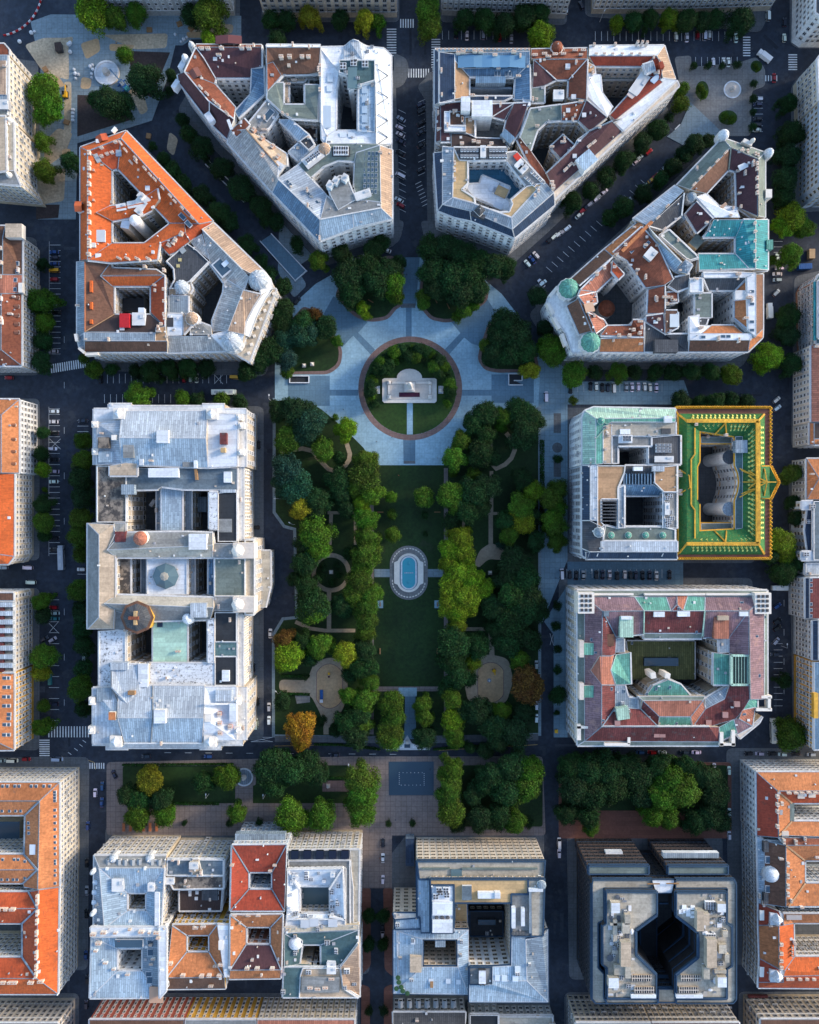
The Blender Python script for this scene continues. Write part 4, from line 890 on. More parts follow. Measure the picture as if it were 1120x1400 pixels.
# ---------------------------------------------------------------- block H
FH = (765, 795, 3.733)
b = run(B('national_bank', 'massive bank with patchwork of maroon, mauve and green roof slopes round a mossy courtyard', FH, 28, 'w_stone', ww=1.5, wh=2.6, fh=4.8, pitch=3.8), '''
greengrey 90,45,-.5 1062,45 1045,78,.5 128,78
greengrey 90,45,-.5 128,78,.5 128,815 92,838,-.5
greengrey 92,838,-.5 128,815,.5 815,818 815,838,-.5
greengrey 1062,45,-.5 1062,600 1045,600,.5 1045,78
mauve 128,78,1 382,78 432,150,5 220,152
verd 382,78,1 545,78 570,150,5 432,150
mauve 545,78,1 600,72 600,118,4 570,150,5
pinkor 600,72,1 656,72 632,150,5 600,118,4
maroon 570,150,5 600,118,4 632,150,5
verd 656,72,1 745,78 742,150,5 632,150
mauve 745,78,1 1045,78 968,150,5 742,150
mauve 128,78,1 220,152,5 215,742 128,815,1
maroon 220,152,5 290,282,1.5 285,372 262,380,4 215,380,5
pinkor 205,380,5.2 262,380,4 280,372,2 262,452,4 285,528,1.5 215,528,5.2 158,455,3
maroon 215,528,5 285,528,1.5 285,642 215,742,5
mauve 220,152,5 432,150 430,268,1.5 290,282
maroon 432,150,5 742,150 728,264,1.5 430,264
greengrey 430,264,1.5 728,264 728,292,.6 430,292
mauve 742,150,5 968,150 866,287,1.5 736,287
mauve 968,150,5 968,375 866,375,1.5 866,287
mauve 968,150,5 1045,78,1 1045,602 975,602,5
slate 875,375,3.4 968,375 968,528 875,528
verd 785,362,1.5 868,372,2 868,528 785,528
maroon 868,528,2.4 968,528,4.5 972,600 940,652,3 900,702,2 765,742 680,742,1.5 745,650 842,600
zinc 868,530,1.5 842,600 748,650 740,600,.5 790,570
pinkor 932,655,3 1000,642,1 985,738,0 915,700,2
verd 972,600,4 1012,600,1 1012,655 1000,642 932,655,3
verd 815,742,1.5 890,702,2 908,772,0 815,818
mauve 890,702,2 915,700,2 985,738,0 908,780
maroon 215,742,5 765,742 815,742,2 815,818,.5 128,815
maroon 285,642,1.5 415,650 505,742,5 215,742
pinkor 425,608,4 735,605 670,690,3 510,690
maroon 425,608,4 510,690,3 502,740,1.5 415,650
verd 510,690,3 670,690 675,741,1.5 502,740
pinkor 735,605,4 745,650,1.5 680,741 670,690,3
greengrey 400,585,2.5 745,585 735,606,3.6 425,608
verd 440,583,1 478,532,2.4 555,500,3 622,527,2.4 670,583,1
verd 262,452,4 288,372,1.5 362,362 366,525 288,528
zinc 285,530,1.5 335,530 352,590 400,600 402,650 285,640
zinc 290,290,1.5 330,292 330,362 285,362
zinc 750,287,1.5 866,287 866,362 815,365 812,290
mossy 345,305,-14 690,305 690,500 365,500
stone 900,775,-2 985,740 1037,690 1020,722 922,802
''')
b.slab(343, 232, 68, 104, 1.5, 5.4, 'paleverd', 'roof_shed'); b.slab(343, 186, 54, 16, 4.6, 6.2, 'white', 'roof_hatch'); b.slab(262, 300, 34, 60, 2, 4.4, 'brown', 'roof_shed'); b.slab(520, 411, 180, 42, -14, -12, 'navy', 'courtyard_skylight', 0, 'skyglass'); b.slab(828, 238, 74, 108, 2, 4.6, 'pinkor', 'roof_shed'); b.slab(838, 187, 54, 22, 4, 6, 'beige', 'roof_hatch'); b.slab(240, 165, 26, 26, 4.4, 6.2, 'bluegrey', 'roof_hatch'); b.slab(510, 168, 54, 26, 4, 5.6, 'white', 'roof_hatch'); b.slab(635, 166, 62, 26, 4, 5.6, 'white', 'roof_hatch'); b.slab(942, 166, 44, 22, 4, 5.6, 'white', 'roof_hatch')
for i in range(6): b.slab(885+15*i, 451, 4, 146, 3.4, 4.2, 'trimverd', 'louvre')
b.line('875,377,3.6 968,377 968,526 875,526 875,377', 1, .8, 'paleverd')
for x_, y_ in ((137, 110), (1040, 112)):
    b.slab(x_, y_, 82, 106, -4, 4.4, 'stonelt', 'corner_tower', 0, 'stonelt')
    for i in range(3):
        for j in range(4): b.slab(x_-22+22*i, y_-36+24*j, 13, 14, 4.3, 4.75, 'iron', 'tower_opening')
for x_, y_ in ((140, 345), (140, 562)): b.slab(x_+6, y_, 56, 60, -4, 3.4, 'stone', 'attic_tower', 0, 'verd'); b.slab(114, y_, 22, 84, -3, 4.2, 'stone', 'attic_wall')
for x_, y_, w_, d_ in ((100, 770, 20, 80), (130, 745, 80, 12), (355, 800, 14, 60), (295, 832, 130, 14), (828, 805, 18, 70), (888, 800, 18, 80), (858, 832, 80, 12), (1045, 590, 80, 14), (1045, 655, 80, 14), (1072, 622, 14, 60), (590, 66, 310, 10), (278, 66, 200, 10), (870, 66, 240, 10)): b.slab(x_, y_, w_, d_, -2, 1.8, 'stonelt', 'attic_wall')
b.slab(325, 675, 62, 60, 1, 5.4, 'paleverd', 'roof_shed', 8); b.hatch('295,722 525,780 495,780 905,625 845,680 760,720', (2.4, 2.4, 1.4), (.36, .2, .18)); b.ac('340,640 320,620 350,660', (1.4, 1.4, 1), (.75, .75, .75)); b.scatter(56, 95, ('vent_pipe', 'roof_hatch', 'skylight'), big=.8); b.line('432,150,5.2 430,268,1.7', .5, .4, 'paleverd'); b.line('742,150,5.2 730,280,1.7', .5, .4, 'paleverd'); b.line('220,152,5.2 288,282,1.8', .5, .3, 'zinc'); b.line('285,642,1.8 215,742,5.2', .5, .3, 'zinc'); b.line('415,650,1.8 505,741,4.2', .5, .3, 'zinc')
for k_ in range(16): b.slab(88, 135+42*k_, 10, 9, -16, -6, 'stonelt', 'column')
b.slab(480, 480, 26, 30, -6, 3.6, 'stonelt', 'attic_wall', 10); b.slab(553, 482, 26, 26, -6, 3.6, 'stonelt', 'attic_wall', -10)
# ---------------------------------------------------------------- bottom row
GI = 'houses of the lower left block'; FI = (115, 1130, 2.909)
b = run(B('apartment_block', 'pale blue roofed house with cream front, upper left house of the lower left block', FI, 24, 'w_cream', group=GI, pitch=2.6, fh=3.4), '''
grey 40,115,0 328,115 320,165,3 60,165
zinc 40,115,0 60,165,3 80,406 38,404,0
''')
b.ring('palebl', '60,165,3.2 319,165 306,406 80,406', '172,265 247,265 247,335 172,335')
b.dorm('98,140 140,140 165,142 195,142 222,140 270,140 300,142', (1.8, 2.4, 1), (.3, .32, .33), R(180)); b.dome(118, 127, 16, 2, 'pale'); b.dome(262, 127, 16, 2, 'pale'); b.dorm('48,220 45,260 44,300 44,340', (1.8, 2.4, 1), (.4, .5, .6), R(90)); b.pent('140,225', (5, 5.5, 1), (.4, .42, .44)); b.pent('272,235', (3, 3.4, .9), (.75, .75, .75)); b.slab(290, 330, 18, 130, 3, 4.2, 'white', 'plant_row'); b.scatter(26, 101, ('vent_pipe', 'roof_hatch', 'roof_hatch')); b.cyl(35, 180, 9, 4, 'w_white', 'corner_turret', 2, 'pale'); b.cyl(35, 345, 9, 4, 'w_white', 'corner_turret', 2, 'pale')
b = B('apartment_block', 'pale blue flat roofed corner house with white party wall, lower left house of the block', FI, 24, 'w_white', group=GI, pitch=2.8, fh=3.5)
b.ring('palebl zinc palebl palebl', '30,440,2 300,432 300,682 22,684', '132,485 232,485 232,575 132,575'); b.sec('white', '296,400,5 326,402 326,655 300,684')
b.sec('white', '25,402,4 325,400 325,434 30,440')
b.slab(178, 466, 110, 30, 2, 3.2, 'white', 'roof_hatch', 0, 'skyglass'); b.sky('265,465 265,500 262,610 258,590', (3, 3.4, 1)); b.hatch('288,668', (6, 7, 1), (.5, .3, .2)); b.chim('40,425 80,418 230,415 290,418 60,460', (3, 1.6, 1), (.7, .62, .54)); b.scatter(24, 102)
b = run(B('apartment_block', 'soot stained house with dark flat roofs and cream gridded front', FI, 25, 'w_cream', group=GI, pitch=2.6, fh=3.4), '''
bluegrey|.5 330,130,0 430,130 430,195 328,195
bluegrey|.5 455,130,0 556,130 556,195 470,195
beige 430,130,1 455,130 470,195 430,195
sooty|.5 325,195,-1 556,195 556,246 355,250
darkbr|.5 378,250,-5 552,248 546,336 378,337
''')
b.slab(500, 271, 64, 46, -5, -3.6, 'slate', 'roof_hatch'); b.hatch('450,262 447,285 530,283 530,262 500,330', (1.4, 1.4, 1)); b.pent('440,150 345,210', (4, 3, .8), (.55, .5, .42)); b.scatter(22, 103, ('vent_pipe', 'roof_hatch', 'chimney'))
b = B('apartment_block', 'house with bright red tiled roof sloping in to a square courtyard', FI, 24, 'w_blue', group=GI, pitch=2.6)
b.ring('red', '588,74,4 806,72 798,336 581,336', '655,182,.5 748,182 748,250 655,250'); b.chim('590,150 742,172 640,345 760,150', (2, 1, 1)); b.scatter(10, 104, ('vent_pipe', 'roof_hatch')); b.slab(700, 50, 200, 40, -5, -1.2, 'zinc', 'attic_storey')
for c_ in ('588,74,4.1 655,182,.7', '806,72,4.1 748,182,.7', '798,336,4.1 748,250,.7', '581,336,4.1 655,250,.7'): b.line(c_, .45, .25, 'zinc')
b = B('apartment_block', 'orange tiled house with a yellow rear wall and square light well', FI, 22, 'w_ochre', group=GI, pitch=2.8)
b.ring('oldor', '350,392,4 530,390 558,600 328,602', '408,432,1 498,432 498,500 408,500'); b.sec('brown', '328,602,4 558,600 562,645,0 330,647'); b.sec('white', '530,390,5 575,392 572,600 558,600'); b.chim('345,540 395,588 470,590 500,588 545,545 540,588', (2.4, 1.4, 1), (.72, .6, .5)); b.scatter(12, 105); b.hatch('545,470', (2, 4, 1.4), (.75, .7, .64))
for c_ in ('350,392,4.1 408,432,1.2', '530,390,4.1 498,432,1.2', '558,600,4.1 498,500,1.2', '328,602,4.1 408,500,1.2'): b.line(c_, .45, .25, 'pale')
b = B('apartment_block', 'rusty tiled house with a plum slope below its courtyard, beside the orange house', FI, 24, 'w_brick', group=GI, pitch=2.8)
b.ring('oldor oldor plum oldor', '582,352,4 790,350 784,570 580,572', '645,400,1 742,400 742,470 645,470'); b.sec('oldor', '580,572,4 784,570 782,604,2 576,607'); b.chim('650,560 690,560 750,560 600,348 655,348 695,348', (2.4, 1.2, 1), (.7, .64, .56)); b.scatter(14, 106)
for c_ in ('582,352,4.1 645,400,1.2', '790,350,4.1 742,400,1.2', '784,570,4.1 742,470,1.2', '580,572,4.1 645,470,1.2'): b.line(c_, .45, .25, 'pale')
b = run(B('office_block', 'cream fronted house crowded with white roof plant round a glass courtyard', FI, 24, 'w_cream', group=GI, pitch=2.5, fh=3.3), '''
slate 812,95,0 1060,92 1058,132,1.5 812,134
concrete 1060,92,0 1095,92 1092,390 1072,390
grey|.5 812,134,1 1058,132 1060,392 1040,392 1040,165 812,168
grey|.5 1060,132,.6 1072,240 1072,390 1060,392
white|.6 805,370,2 1040,370 1040,392 800,395
''')
b.ring('white', '808,170,3 1030,165 1038,370 805,370', '858,238 978,238 978,345 858,345', .4); b.slab(918, 290, 116, 104, -26, -8, 'concrete', 'glass_court', 0, 'roofglass', b.root)
for i in range(5): b.slab(838+50*i, 113, 30, 32, .6, 2, 'solar', 'solar_panel')
rnd = random.Random(7)
for i in range(46):
    t = rnd.random()*4; k_ = int(t); t -= k_
    x_, y_ = ((815+215*t, rnd.uniform(178, 232)), (rnd.uniform(985, 1026), 180+185*t), (815+215*t, rnd.uniform(350, 366)), (rnd.uniform(812, 850), 180+185*t))[k_]
    b.put(rnd.choice(('ac_unit', 'roof_hatch', 'ac_unit', 'penthouse')), '%f,%f' % (x_, y_), (rnd.uniform(1, 2.6), rnd.uniform(.8, 2.2), rnd.uniform(.5, 1)), rnd.choice(((.75, .77, .8), (.5, .55, .6), (.3, .34, .4), (.85, .85, .85))))
b = B('office_block', 'teal flat roofed house with a white satellite dome, lower right of the lower left block', FI, 24, 'w_cream', group=GI, pitch=2.8)
b.ring('teal', '797,425,2 1090,412 1090,560 795,560', '868,470 942,470 942,554 858,546'); b.sec('teal', '795,560,2 870,560 860,590 855,680 790,680'); b.sec('beige', '870,560,2 1020,560 1030,640 1092,680 855,680 860,590', .6); b.sec('beigetile', '1020,560,3 1090,470,4 1096,460,0 1096,680 1030,640,3'); b.sec('w_cream', '800,400,3 1092,392 1092,410 798,424')
b.dome(840, 463, 27, 2, 'white', drum=.6, fin=.2, seg=20, rib=0); b.pent('985,545 985,565', (4, 3, .8), (.8, .8, .8)); b.chim('900,635 930,640 960,635 985,600', (3, 1.4, 1), (.65, .4, .3)); b.slab(940, 630, 150, 60, 2, 3.2, 'grey', 'roof_deck'); b.scatter(44, 108, ('vent_pipe', 'roof_hatch', 'ac_unit')); b.hatch('880,385 915,380 990,382', (4, 3.4, 1.4), (.5, .52, .55))
# ---------------------------------------------------------------- J
FJ = (525, 1130, 4.667)
b = run(B('office_building', 'big pale office with a gridded beige front, gravel roof deck and two courtyards', FJ, 27, 'w_beige', win='w_plain', ww=1.9, wh=1.5, pitch=3.0, fh=3.5, cornice='trimblue'), '''
concrete|.8 210,218,0 1028,218 1020,335 225,335
palebl|.5 210,218,0 225,335 295,335 295,680 235,680 228,578 212,578
gravel|.5 295,335,3 920,335 920,430 812,430 812,488 445,488 445,372 295,372
white|.5 300,372,3.6 445,372 445,680 300,680
concrete|.6 920,335,3 1025,335 1015,700 938,700 935,430 920,430
grey|.5 812,430,3 935,430 938,700 815,700
palebl|.6 70,590,-1 228,578 235,655 70,658
''')
b.sec('zinc', '905,722,3 1010,700 1046,655,0 1048,1120 912,985,3', 0, 'w_white'); b.sec('palebl', '815,705,2 938,700 1010,700 905,722,3 912,985 692,985 692,895,2 812,888', 0, 'w_white'); b.sec('palebl', '545,1010,1 692,1010,3 692,985 912,985 1048,1120,0 545,1120', 0, 'w_white'); b.sec('grey', '545,895,2 692,895 692,1010 545,1010', .4, 'w_white')
b.ring('palebl', '62,660,-2 540,658 542,1072 62,1065', '248,720 470,720 470,895 248,895')
b.sec('gravel', '455,488,-10 530,488 535,655 540,658 455,658'); b.sec('w_beige', '58,555,-1 222,555 228,578 70,590')
b.sec('dark', '545,535,-20 762,535 762,700 545,700', .6, 'w_dark'); b.slab(657, 612, 116, 34, -20, -18, 'slate', 'courtyard_skylight', 0, 'skyglass')
for yy in (488, 600): b.slab(374, yy+38, 126, 82, 3.4, 5, 'white', 'plant_box')
for i in range(3):
    for j in range(7): b.put('vent_pipe', '%d,%d' % (335+36*i, 505+24*j), (1.3, 1.3, .8), (.1, .1, .1))
b.slab(672, 441, 142, 38, 3, 5, 'white', 'roof_shed'); b.slab(725, 441, 34, 36, 3, 5.6, 'white', 'roof_shed'); b.slab(530, 425, 60, 90, 3, 4.4, 'white', 'plant_box', 0, 'bluegrey'); b.slab(828, 585, 24, 130, 3, 5.4, 'white', 'duct'); b.slab(888, 580, 22, 110, 3, 5.2, 'white', 'duct'); b.ac('360,415 395,400 400,430 330,440 350,400', (2.6, 2.4, 1.2), (.7, .75, .8))
for i in range(5): b.put('vent_pipe', '%d,677' % (826+20*i), (1.4, 1.4, .9), (.1, .1, .1))
b.cyl(1005, 372, 28, 4, 'w_white', 'stair_tower', .8, 'zinc'); b.slab(970, 408, 90, 18, 3, 5, 'white', 'roof_shed'); b.slab(935, 550, 14, 260, 3, 4.6, 'zinc', 'duct'); b.slab(330, 270, 180, 10, .2, 1, 'greengrey', 'planter'); b.slab(740, 270, 480, 10, .2, 1, 'greengrey', 'planter'); b.slab(463, 300, 70, 50, 0, .8, 'roofglass', 'roof_glazing')
b.slab(360, 735, 66, 70, -3, -.6, 'zinc', 'roof_shed'); b.slab(203, 882, 74, 100, -2, 1.4, 'beige', 'roof_shed'); b.sec('pale', '80,660,-1.6 165,655 165,850 85,940'); b.slab(305, 1010, 20, 40, -2, -.4, 'timber', 'roof_hatch'); b.hatch('410,985 475,990 185,735 300,985', (2, 2, .8), (.55, .6, .65)); b.slab(628, 962, 44, 84, 2, 4, 'iron', 'plant_deck', 0, 'white')
for i in range(2):
    for j in range(5): b.put('vent_pipe', '%d,%d' % (617+22*i, 932+16*j), (1, 1, 1.6), (.08, .08, .08))
b.hatch('725,965 768,968 838,968 853,910', (2.4, 2.4, 1), (.6, .68, .75)); b.slab(100, 1000, 70, 90, -2, -1.6, 'white', 'terrace'); b.put('vent_pipe', '90,960 95,990 110,1020 80,1030 120,1045 150,1060', (1.6, 1.6, .8), (.03, .08, .03), name='potted_shrub'); b.scatter(44, 110, ('vent_pipe', 'roof_hatch', 'ac_unit'), big=.8); b.slab(166, 165, 58, 186, -27, -21, 'zinc', 'entrance_canopy', 0, 'navy', b.root, False)
# ---------------------------------------------------------------- K
FK = (770, 1130, 4.48)
b = run(B('office_tower', 'dark glass and granite office with roof terraces round an octagonal courtyard', FK, 31, 'w_dark', win='w_black', ww=1.7, wh=1.7, pitch=2.4, fh=3.6, cornice='trimblue'), '''
greengrey|.7 155,238,0 525,238 525,292 155,292
greengrey|.7 640,240,0 1010,240 1010,292 640,292
concrete|.7 180,322,2 545,322 545,378 250,378 250,575 215,590 215,862 250,900 250,1050 270,1082 200,1082 175,1055 175,350
concrete|.7 685,322,2 1045,322 1060,350 1060,1060 1040,1082 690,1082 690,1052 1002,1052 1002,868 1035,850 1035,600 1002,590 1002,378 685,378
concrete|.7 250,1050,2 580,1052 580,1082 270,1082
white 545,330,2 682,330 665,405 570,405
beige|.6 580,990,2 688,990 688,1078 580,1078
concrete|.8 262,395,5.5 575,400 575,540 445,635 445,785 570,905 570,1050 268,1050 268,865 240,845 240,605 262,590
concrete|.8 690,400,5.5 1000,400 1000,592 1032,608 1032,852 1000,872 1000,1050 690,1050 690,908 826,800 826,650 690,545
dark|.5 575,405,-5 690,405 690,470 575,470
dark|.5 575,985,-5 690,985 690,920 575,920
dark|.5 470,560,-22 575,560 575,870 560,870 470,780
''')
b.line('650,475,-5 774,577 774,727 650,832', 1.1, .6, 'trimblue', 'courtyard_ledge'); b.line('615,425,-13 736,521 736,671 615,776', 1.1, .6, 'trimblue', 'courtyard_ledge'); b.secs[7].nowin = b.secs[8].nowin = 1; b.line('575,540,5.7 445,635 445,785 570,905', 1.2, .5, 'trimblue'); b.line('690,545,5.7 826,650 826,800 690,908', 1.2, .5, 'trimblue'); b.secs[0].wall = b.secs[1].wall = 'w_brown'; b.slab(313, 173, 108, 38, -15, -12, 'white', 'front_awning', 0, 'white', b.root); b.slab(785, 178, 345, 32, -8, -5, 'white', 'front_awning', 0, 'zinc', b.root)
rnd = random.Random(12)
for poly in ([(275, 410), (430, 410), (430, 1030), (275, 1030)], [(850, 410), (995, 410), (995, 1030), (850, 1030)]):
    for i in range(64):
        b.put(rnd.choice(('ac_unit', 'roof_hatch', 'roof_hatch', 'vent_pipe')), '%f,%f' % (rnd.uniform(poly[0][0], poly[1][0]), rnd.uniform(410, 1035)), (rnd.uniform(.7, 2.4), rnd.uniform(.7, 2.4), rnd.uniform(.6, 1.1)), rnd.choice(((.7, .7, .7), (.5, .52, .54), (.42, .38, .33), (.2, .22, .25), (.1, .11, .13))))
for x_, y_, w_, d_, h_ in ((385, 785, 60, 145, 4), (322, 500, 52, 60, 3.5), (396, 570, 34, 60, 3), (386, 625, 44, 60, 3), (320, 640, 24, 130, 1.5), (335, 600, 90, 14, 1.5), (310, 960, 60, 60, 3.4), (355, 880, 80, 60, 2), (398, 895, 32, 70, 3), (842, 580, 42, 120, 4), (880, 570, 32, 70, 4), (912, 780, 60, 170, 4.4), (978, 752, 46, 52, 3), (1005, 810, 26, 50, 3), (975, 955, 54, 60, 3.4), (880, 900, 36, 70, 3), (965, 890, 70, 20, 1.6), (972, 500, 50, 50, 3.4), (995, 660, 30, 36, 2)): b.slab(x_, y_, w_, d_, 5.4, 5.5+h_, 'concrete' if w_ > 20 else 'steel', 'plant_room', 0, 'beige' if h_ > 3.9 else 'concrete' if h_ < 3.2 else 'white')
for x_, y_ in ((895, 475), (898, 672)): b.ac('%d,%d %d,%d %d,%d %d,%d' % (x_-15, y_-12, x_+15, y_-12, x_-15, y_+12, x_+15, y_+12), (2.2, 1.9, 1.6), (.85, .85, .85))
for x_, y_ in ((482, 930), (497, 1003), (783, 930), (770, 1003)):
    b.slab(x_, y_, 120, 36, 5.4, 6.6, 'beige', 'vent_grid', 0, 'iron')
    for i in range(9): b.slab(x_-56+14*i, y_, 3, 36, 6.5, 6.9, 'stone', 'grid_bar')
    b.slab(x_, y_, 120, 3, 6.5, 6.95, 'stone', 'grid_bar')
b.slab(493, 1042, 150, 20, 5.4, 7, 'white', 'parapet'); b.slab(775, 1042, 160, 20, 5.4, 7, 'white', 'parapet'); b.slab(555, 353, 76, 5, 3, 3.6, 'timber', 'beam'); b.slab(672, 351, 76, 5, 3, 3.6, 'timber', 'beam')
b.put('roof_hatch', '740,492 765,510 792,495 735,515 795,530 765,535 790,545 720,520', (1.8, 1.8, 1.1), (.85, .85, .85))
# ---------------------------------------------------------------- L
GL = 'houses of the lower right block'; FL = (1000, 1020, 3.684)
b = run(B('apartment_block', 'red tiled house with white front at the top of the lower right block', FL, 19, 'w_white', group=GL, pitch=2.8, fh=3.3), '''
red 125,130,0 232,226,4 238,462 128,452,0
oldor 125,130,0 700,130 700,226,4 232,226
redor 232,228,4 700,228 700,288,1 305,288
oldor 232,228,4 305,288,1 305,376 240,450,4
oldor 240,450,4 305,378,1 700,378 700,466,4
''')
b.chim('228,250 228,290 228,325 228,400 250,285', (1.4, 2, 1), (.66, .54, .44)); b.chim('285,232 320,232 350,232 385,230 420,232', (2.2, 1, 1), (.66, .54, .44)); b.hatch('350,250 405,245 270,440', (3, 2.2, 1.2), (.65, .55, .45)); b.line('232,226,4.1 305,287,1.2', .8, .3, 'tan'); b.line('240,450,4.1 305,378,1.2', .8, .3, 'tan'); b.line('305,288,1.2 305,378', 2, .3, 'greengrey'); b.scatter(16, 120, ('vent_pipe', 'roof_hatch'))
b = run(B('apartment_block', 'orange brown tiled house with a white half round dome on its roof edge', FL, 19, 'w_blue', group=GL, pitch=2.6, fh=3.3), '''
palebl 130,455,0 166,475,1 166,792 136,790,0
brown 166,478,1 275,500,5 275,812 166,795,1
oldor 275,500,5 372,577,1.5 372,690 288,808,5 275,812
oldor 275,500,5 700,500 700,577,1.5 372,577
oldor 288,808,5 372,690,1.5 700,690 700,808,5
rust 240,460,3.5 700,466 700,500,5 275,500
''')
b.dome(200, 645, 38, 3, 'white', drum=1, fin=.3, rib=0); b.sky('187,572 187,720', (3, 3.4, 1)); b.slab(177, 510, 26, 50, 0, 3, 'slate', 'dormer'); b.slab(176, 770, 22, 50, 0, 3, 'slate', 'dormer'); b.chim('280,590 280,650 280,700 280,740 260,475 320,480', (1.3, 2.6, 1)); b.line('275,500,5.1 372,577,1.7', .8, .3, 'tan'); b.line('288,808,5.1 372,690,1.7', .8, .3, 'tan'); b.scatter(20, 121)
b = run(B('apartment_block', 'orange tiled house with two white roof pyramids, lowest of the lower right block', FL, 19, 'w_stone', group=GL, pitch=2.6, fh=3.3), '''
red 136,790,0 240,832,4 262,902 136,902,0
oldor 136,902,0 240,906,4 240,1122 142,1070,0
red 142,1070,0 240,1124,4 262,1190 136,1190,0
orange 240,906,4 315,892,1 318,1060 268,1132,4 240,1124
oldor 262,845,4 700,845 700,892,1 315,892 262,902,4
orange 268,1132,4 318,1060,1 700,1060 700,1150,4 262,1160
redor 262,1160,4 700,1150 700,1222,0 136,1218 136,1190 262,1190,4
''')
for y_ in (872, 1158): b.slab(228, y_, 62, 58, 1, 3.6, 'white', 'pyramid_turret', 0, 'white'); b.dome(228, y_, 29, 2.6, 'white', z=3.6, drum=.2, seg=4, rib=0, fin=.3)
b.hatch('152,850 152,1135', (2, 4.4, 1.4), (.8, .78, .72)); b.chim('246,992 246,1038 246,1075 246,1108', (1.8, 1.8, 1), (.4, .26, .18)); b.chim('300,1010 300,1030 300,1050', (.8, 1.2, 1), (.2, .14, .1)); b.chim('280,1167 300,1167 340,1167 375,1167 410,1167', (1.8, 1.2, 1), (.66, .56, .46)); b.scatter(18, 122); b.hatch('300,862 330,862', (4, 2, 1), (.4, .36, .34))
# ---------------------------------------------------------------- M
GM = 'houses of the lower left corner block'; FM = (0, 1030, 3.785)
b = run(B('apartment_block', 'pale orange tiled block with dotted skylights at the lower left corner', FM, 23, 'w_cream', group=GM, pitch=2.6, fh=3.3, ww=1.35), '''
oldor -220,150,0 308,150 205,246,4 -220,246
oldor 308,150,0 308,690 195,705,4 205,246
oldor 205,248,4 195,602 125,522,1 130,320
oldor -220,246,4 205,248 130,320,1 -220,320
oldor -220,522,1 125,522 195,602,4 -220,604
oldor -220,604,4 195,602 120,672,1 -220,672
oldor 195,602,4 195,705 125,692,1.5 120,672,1
''')
b.sky(' '.join('%d,172' % x_ for x_ in (15, 40, 78, 100, 163, 188, 228, 258)), (1.3, 1.8, 1)); b.sky(' '.join('283,%d' % y_ for y_ in (200, 215, 230, 245, 293, 325, 360, 393, 430, 460, 490, 520, 555, 570, 605, 630, 672)), (1.6, 1.3, 1)); b.sky('50,297 82,297 108,297 12,297 148,360 150,385 150,412 75,550 95,550 15,550 130,560 130,645 90,652 70,652 40,652 10,652', (1.2, 1.4, 1)); b.hatch('178,497', (4, 4.4, .5), (.55, .62, .7)); b.slab(40, 425, 130, 150, -22, -16, 'w_cream', 'court_hall', 0, 'skyglass', b.root); b.line('130,320,1.2 205,247,4.2', .8, .3, 'zinc'); b.line('125,522,1.2 195,602,4.2 120,672,1.2', .8, .3, 'zinc'); b.line('130,320,1.1 125,522', .8, .3, 'zinc')
b = run(B('apartment_block', 'bright red orange tiled block below the pale orange one', FM, 23, 'w_cream', group=GM, pitch=2.6, fh=3.3, ww=1.35), '''
redor -220,716,1 148,716 195,803,4 -220,803
orange 200,706,4 306,692,0 300,1246 190,1165,4 195,803
redor 148,716,1 200,706,4 195,803
redor 195,803,4 190,1165 115,1055,1 115,880
redor -220,803,4 195,803 115,880,1 -220,880
redor -220,1055,1 115,1055 190,1165,4 -220,1165
orange -220,1165,4 190,1165 300,1246,0 -220,1246
''')
b.chim('198,740 198,765 198,820 196,865 194,925 194,970 193,1030 193,1045 192,1100 190,1140', (1.2, 3, 1), (.72, .58, .46)); b.chim('70,802 30,802 10,802 20,1180 60,1180 80,1180 165,1180 215,1175', (3, 1.3, 1), (.72, .58, .46)); b.line('148,716,1.2 195,803,4.2 115,880,1.2', .8, .3, 'zinc'); b.line('115,1055,1.2 190,1165,4.2', .8, .3, 'zinc'); b.line('115,880,1.1 115,1055', .8, .3, 'zinc'); b.scatter(22, 131, ('vent_pipe', 'roof_hatch'))
# ---------------------------------------------------------------- left edge
GN = 'houses along the left edge'
b = run(B('apartment_block', 'tall ornate beige front at the top left edge beside the building site', (0, 40, 5.385), 27, 'w_cream', group=GN, pitch=2.8, fh=3.7), '''
rust -300,105,0 30,105 68,150 68,190 -300,190
zinc -300,190,1 58,190 58,520 -300,520
concrete|.6 -300,520,0 64,520 64,640 -300,640
beige -300,640,2 40,640 48,1040 -300,1090
concrete 40,640,0 100,690 104,1040 48,1040
grey 48,1040,0 104,1040 150,1150 -300,1110 -300,1090
''')
b.slab(22, 355, 46, 250, 1, 1.5, 'white', 'roof_terrace', 0, 'beigetile'); b.pent('45,570', (4, 4, 1), (.3, .3, .32)); b.dome(75, 672, 20, 2, 'stonelt'); b.dome(70, 1075, 20, 2, 'stonelt'); b.scatter(14, 140)
b = run(B('apartment_block', 'brown tiled house with pale corner tower and terracotta patch on the left edge', (0, 290, 5.385), 18, 'w_stone', group=GN, pitch=2.6, fh=3.2), '''
brown 20,190,3 40,100,0 165,190 165,460 20,460,3
brown -300,100,0 40,100 20,190,3 20,460 -300,460
pinkor -300,460,3 20,460 165,460,1 165,600 20,600,3 -300,600
''')
b.slab(100, 135, 120, 100, 0, 4, 'stonelt', 'corner_tower', 0, 'beige'); b.sky('128,378 128,437 115,500 112,570', (1.6, 2, 1)); b.slab(150, 555, 30, 70, 0, 2.6, 'stonelt', 'gable'); b.chim('10,270 10,375 10,480', (2, 2, 1)); b.scatter(8, 141)
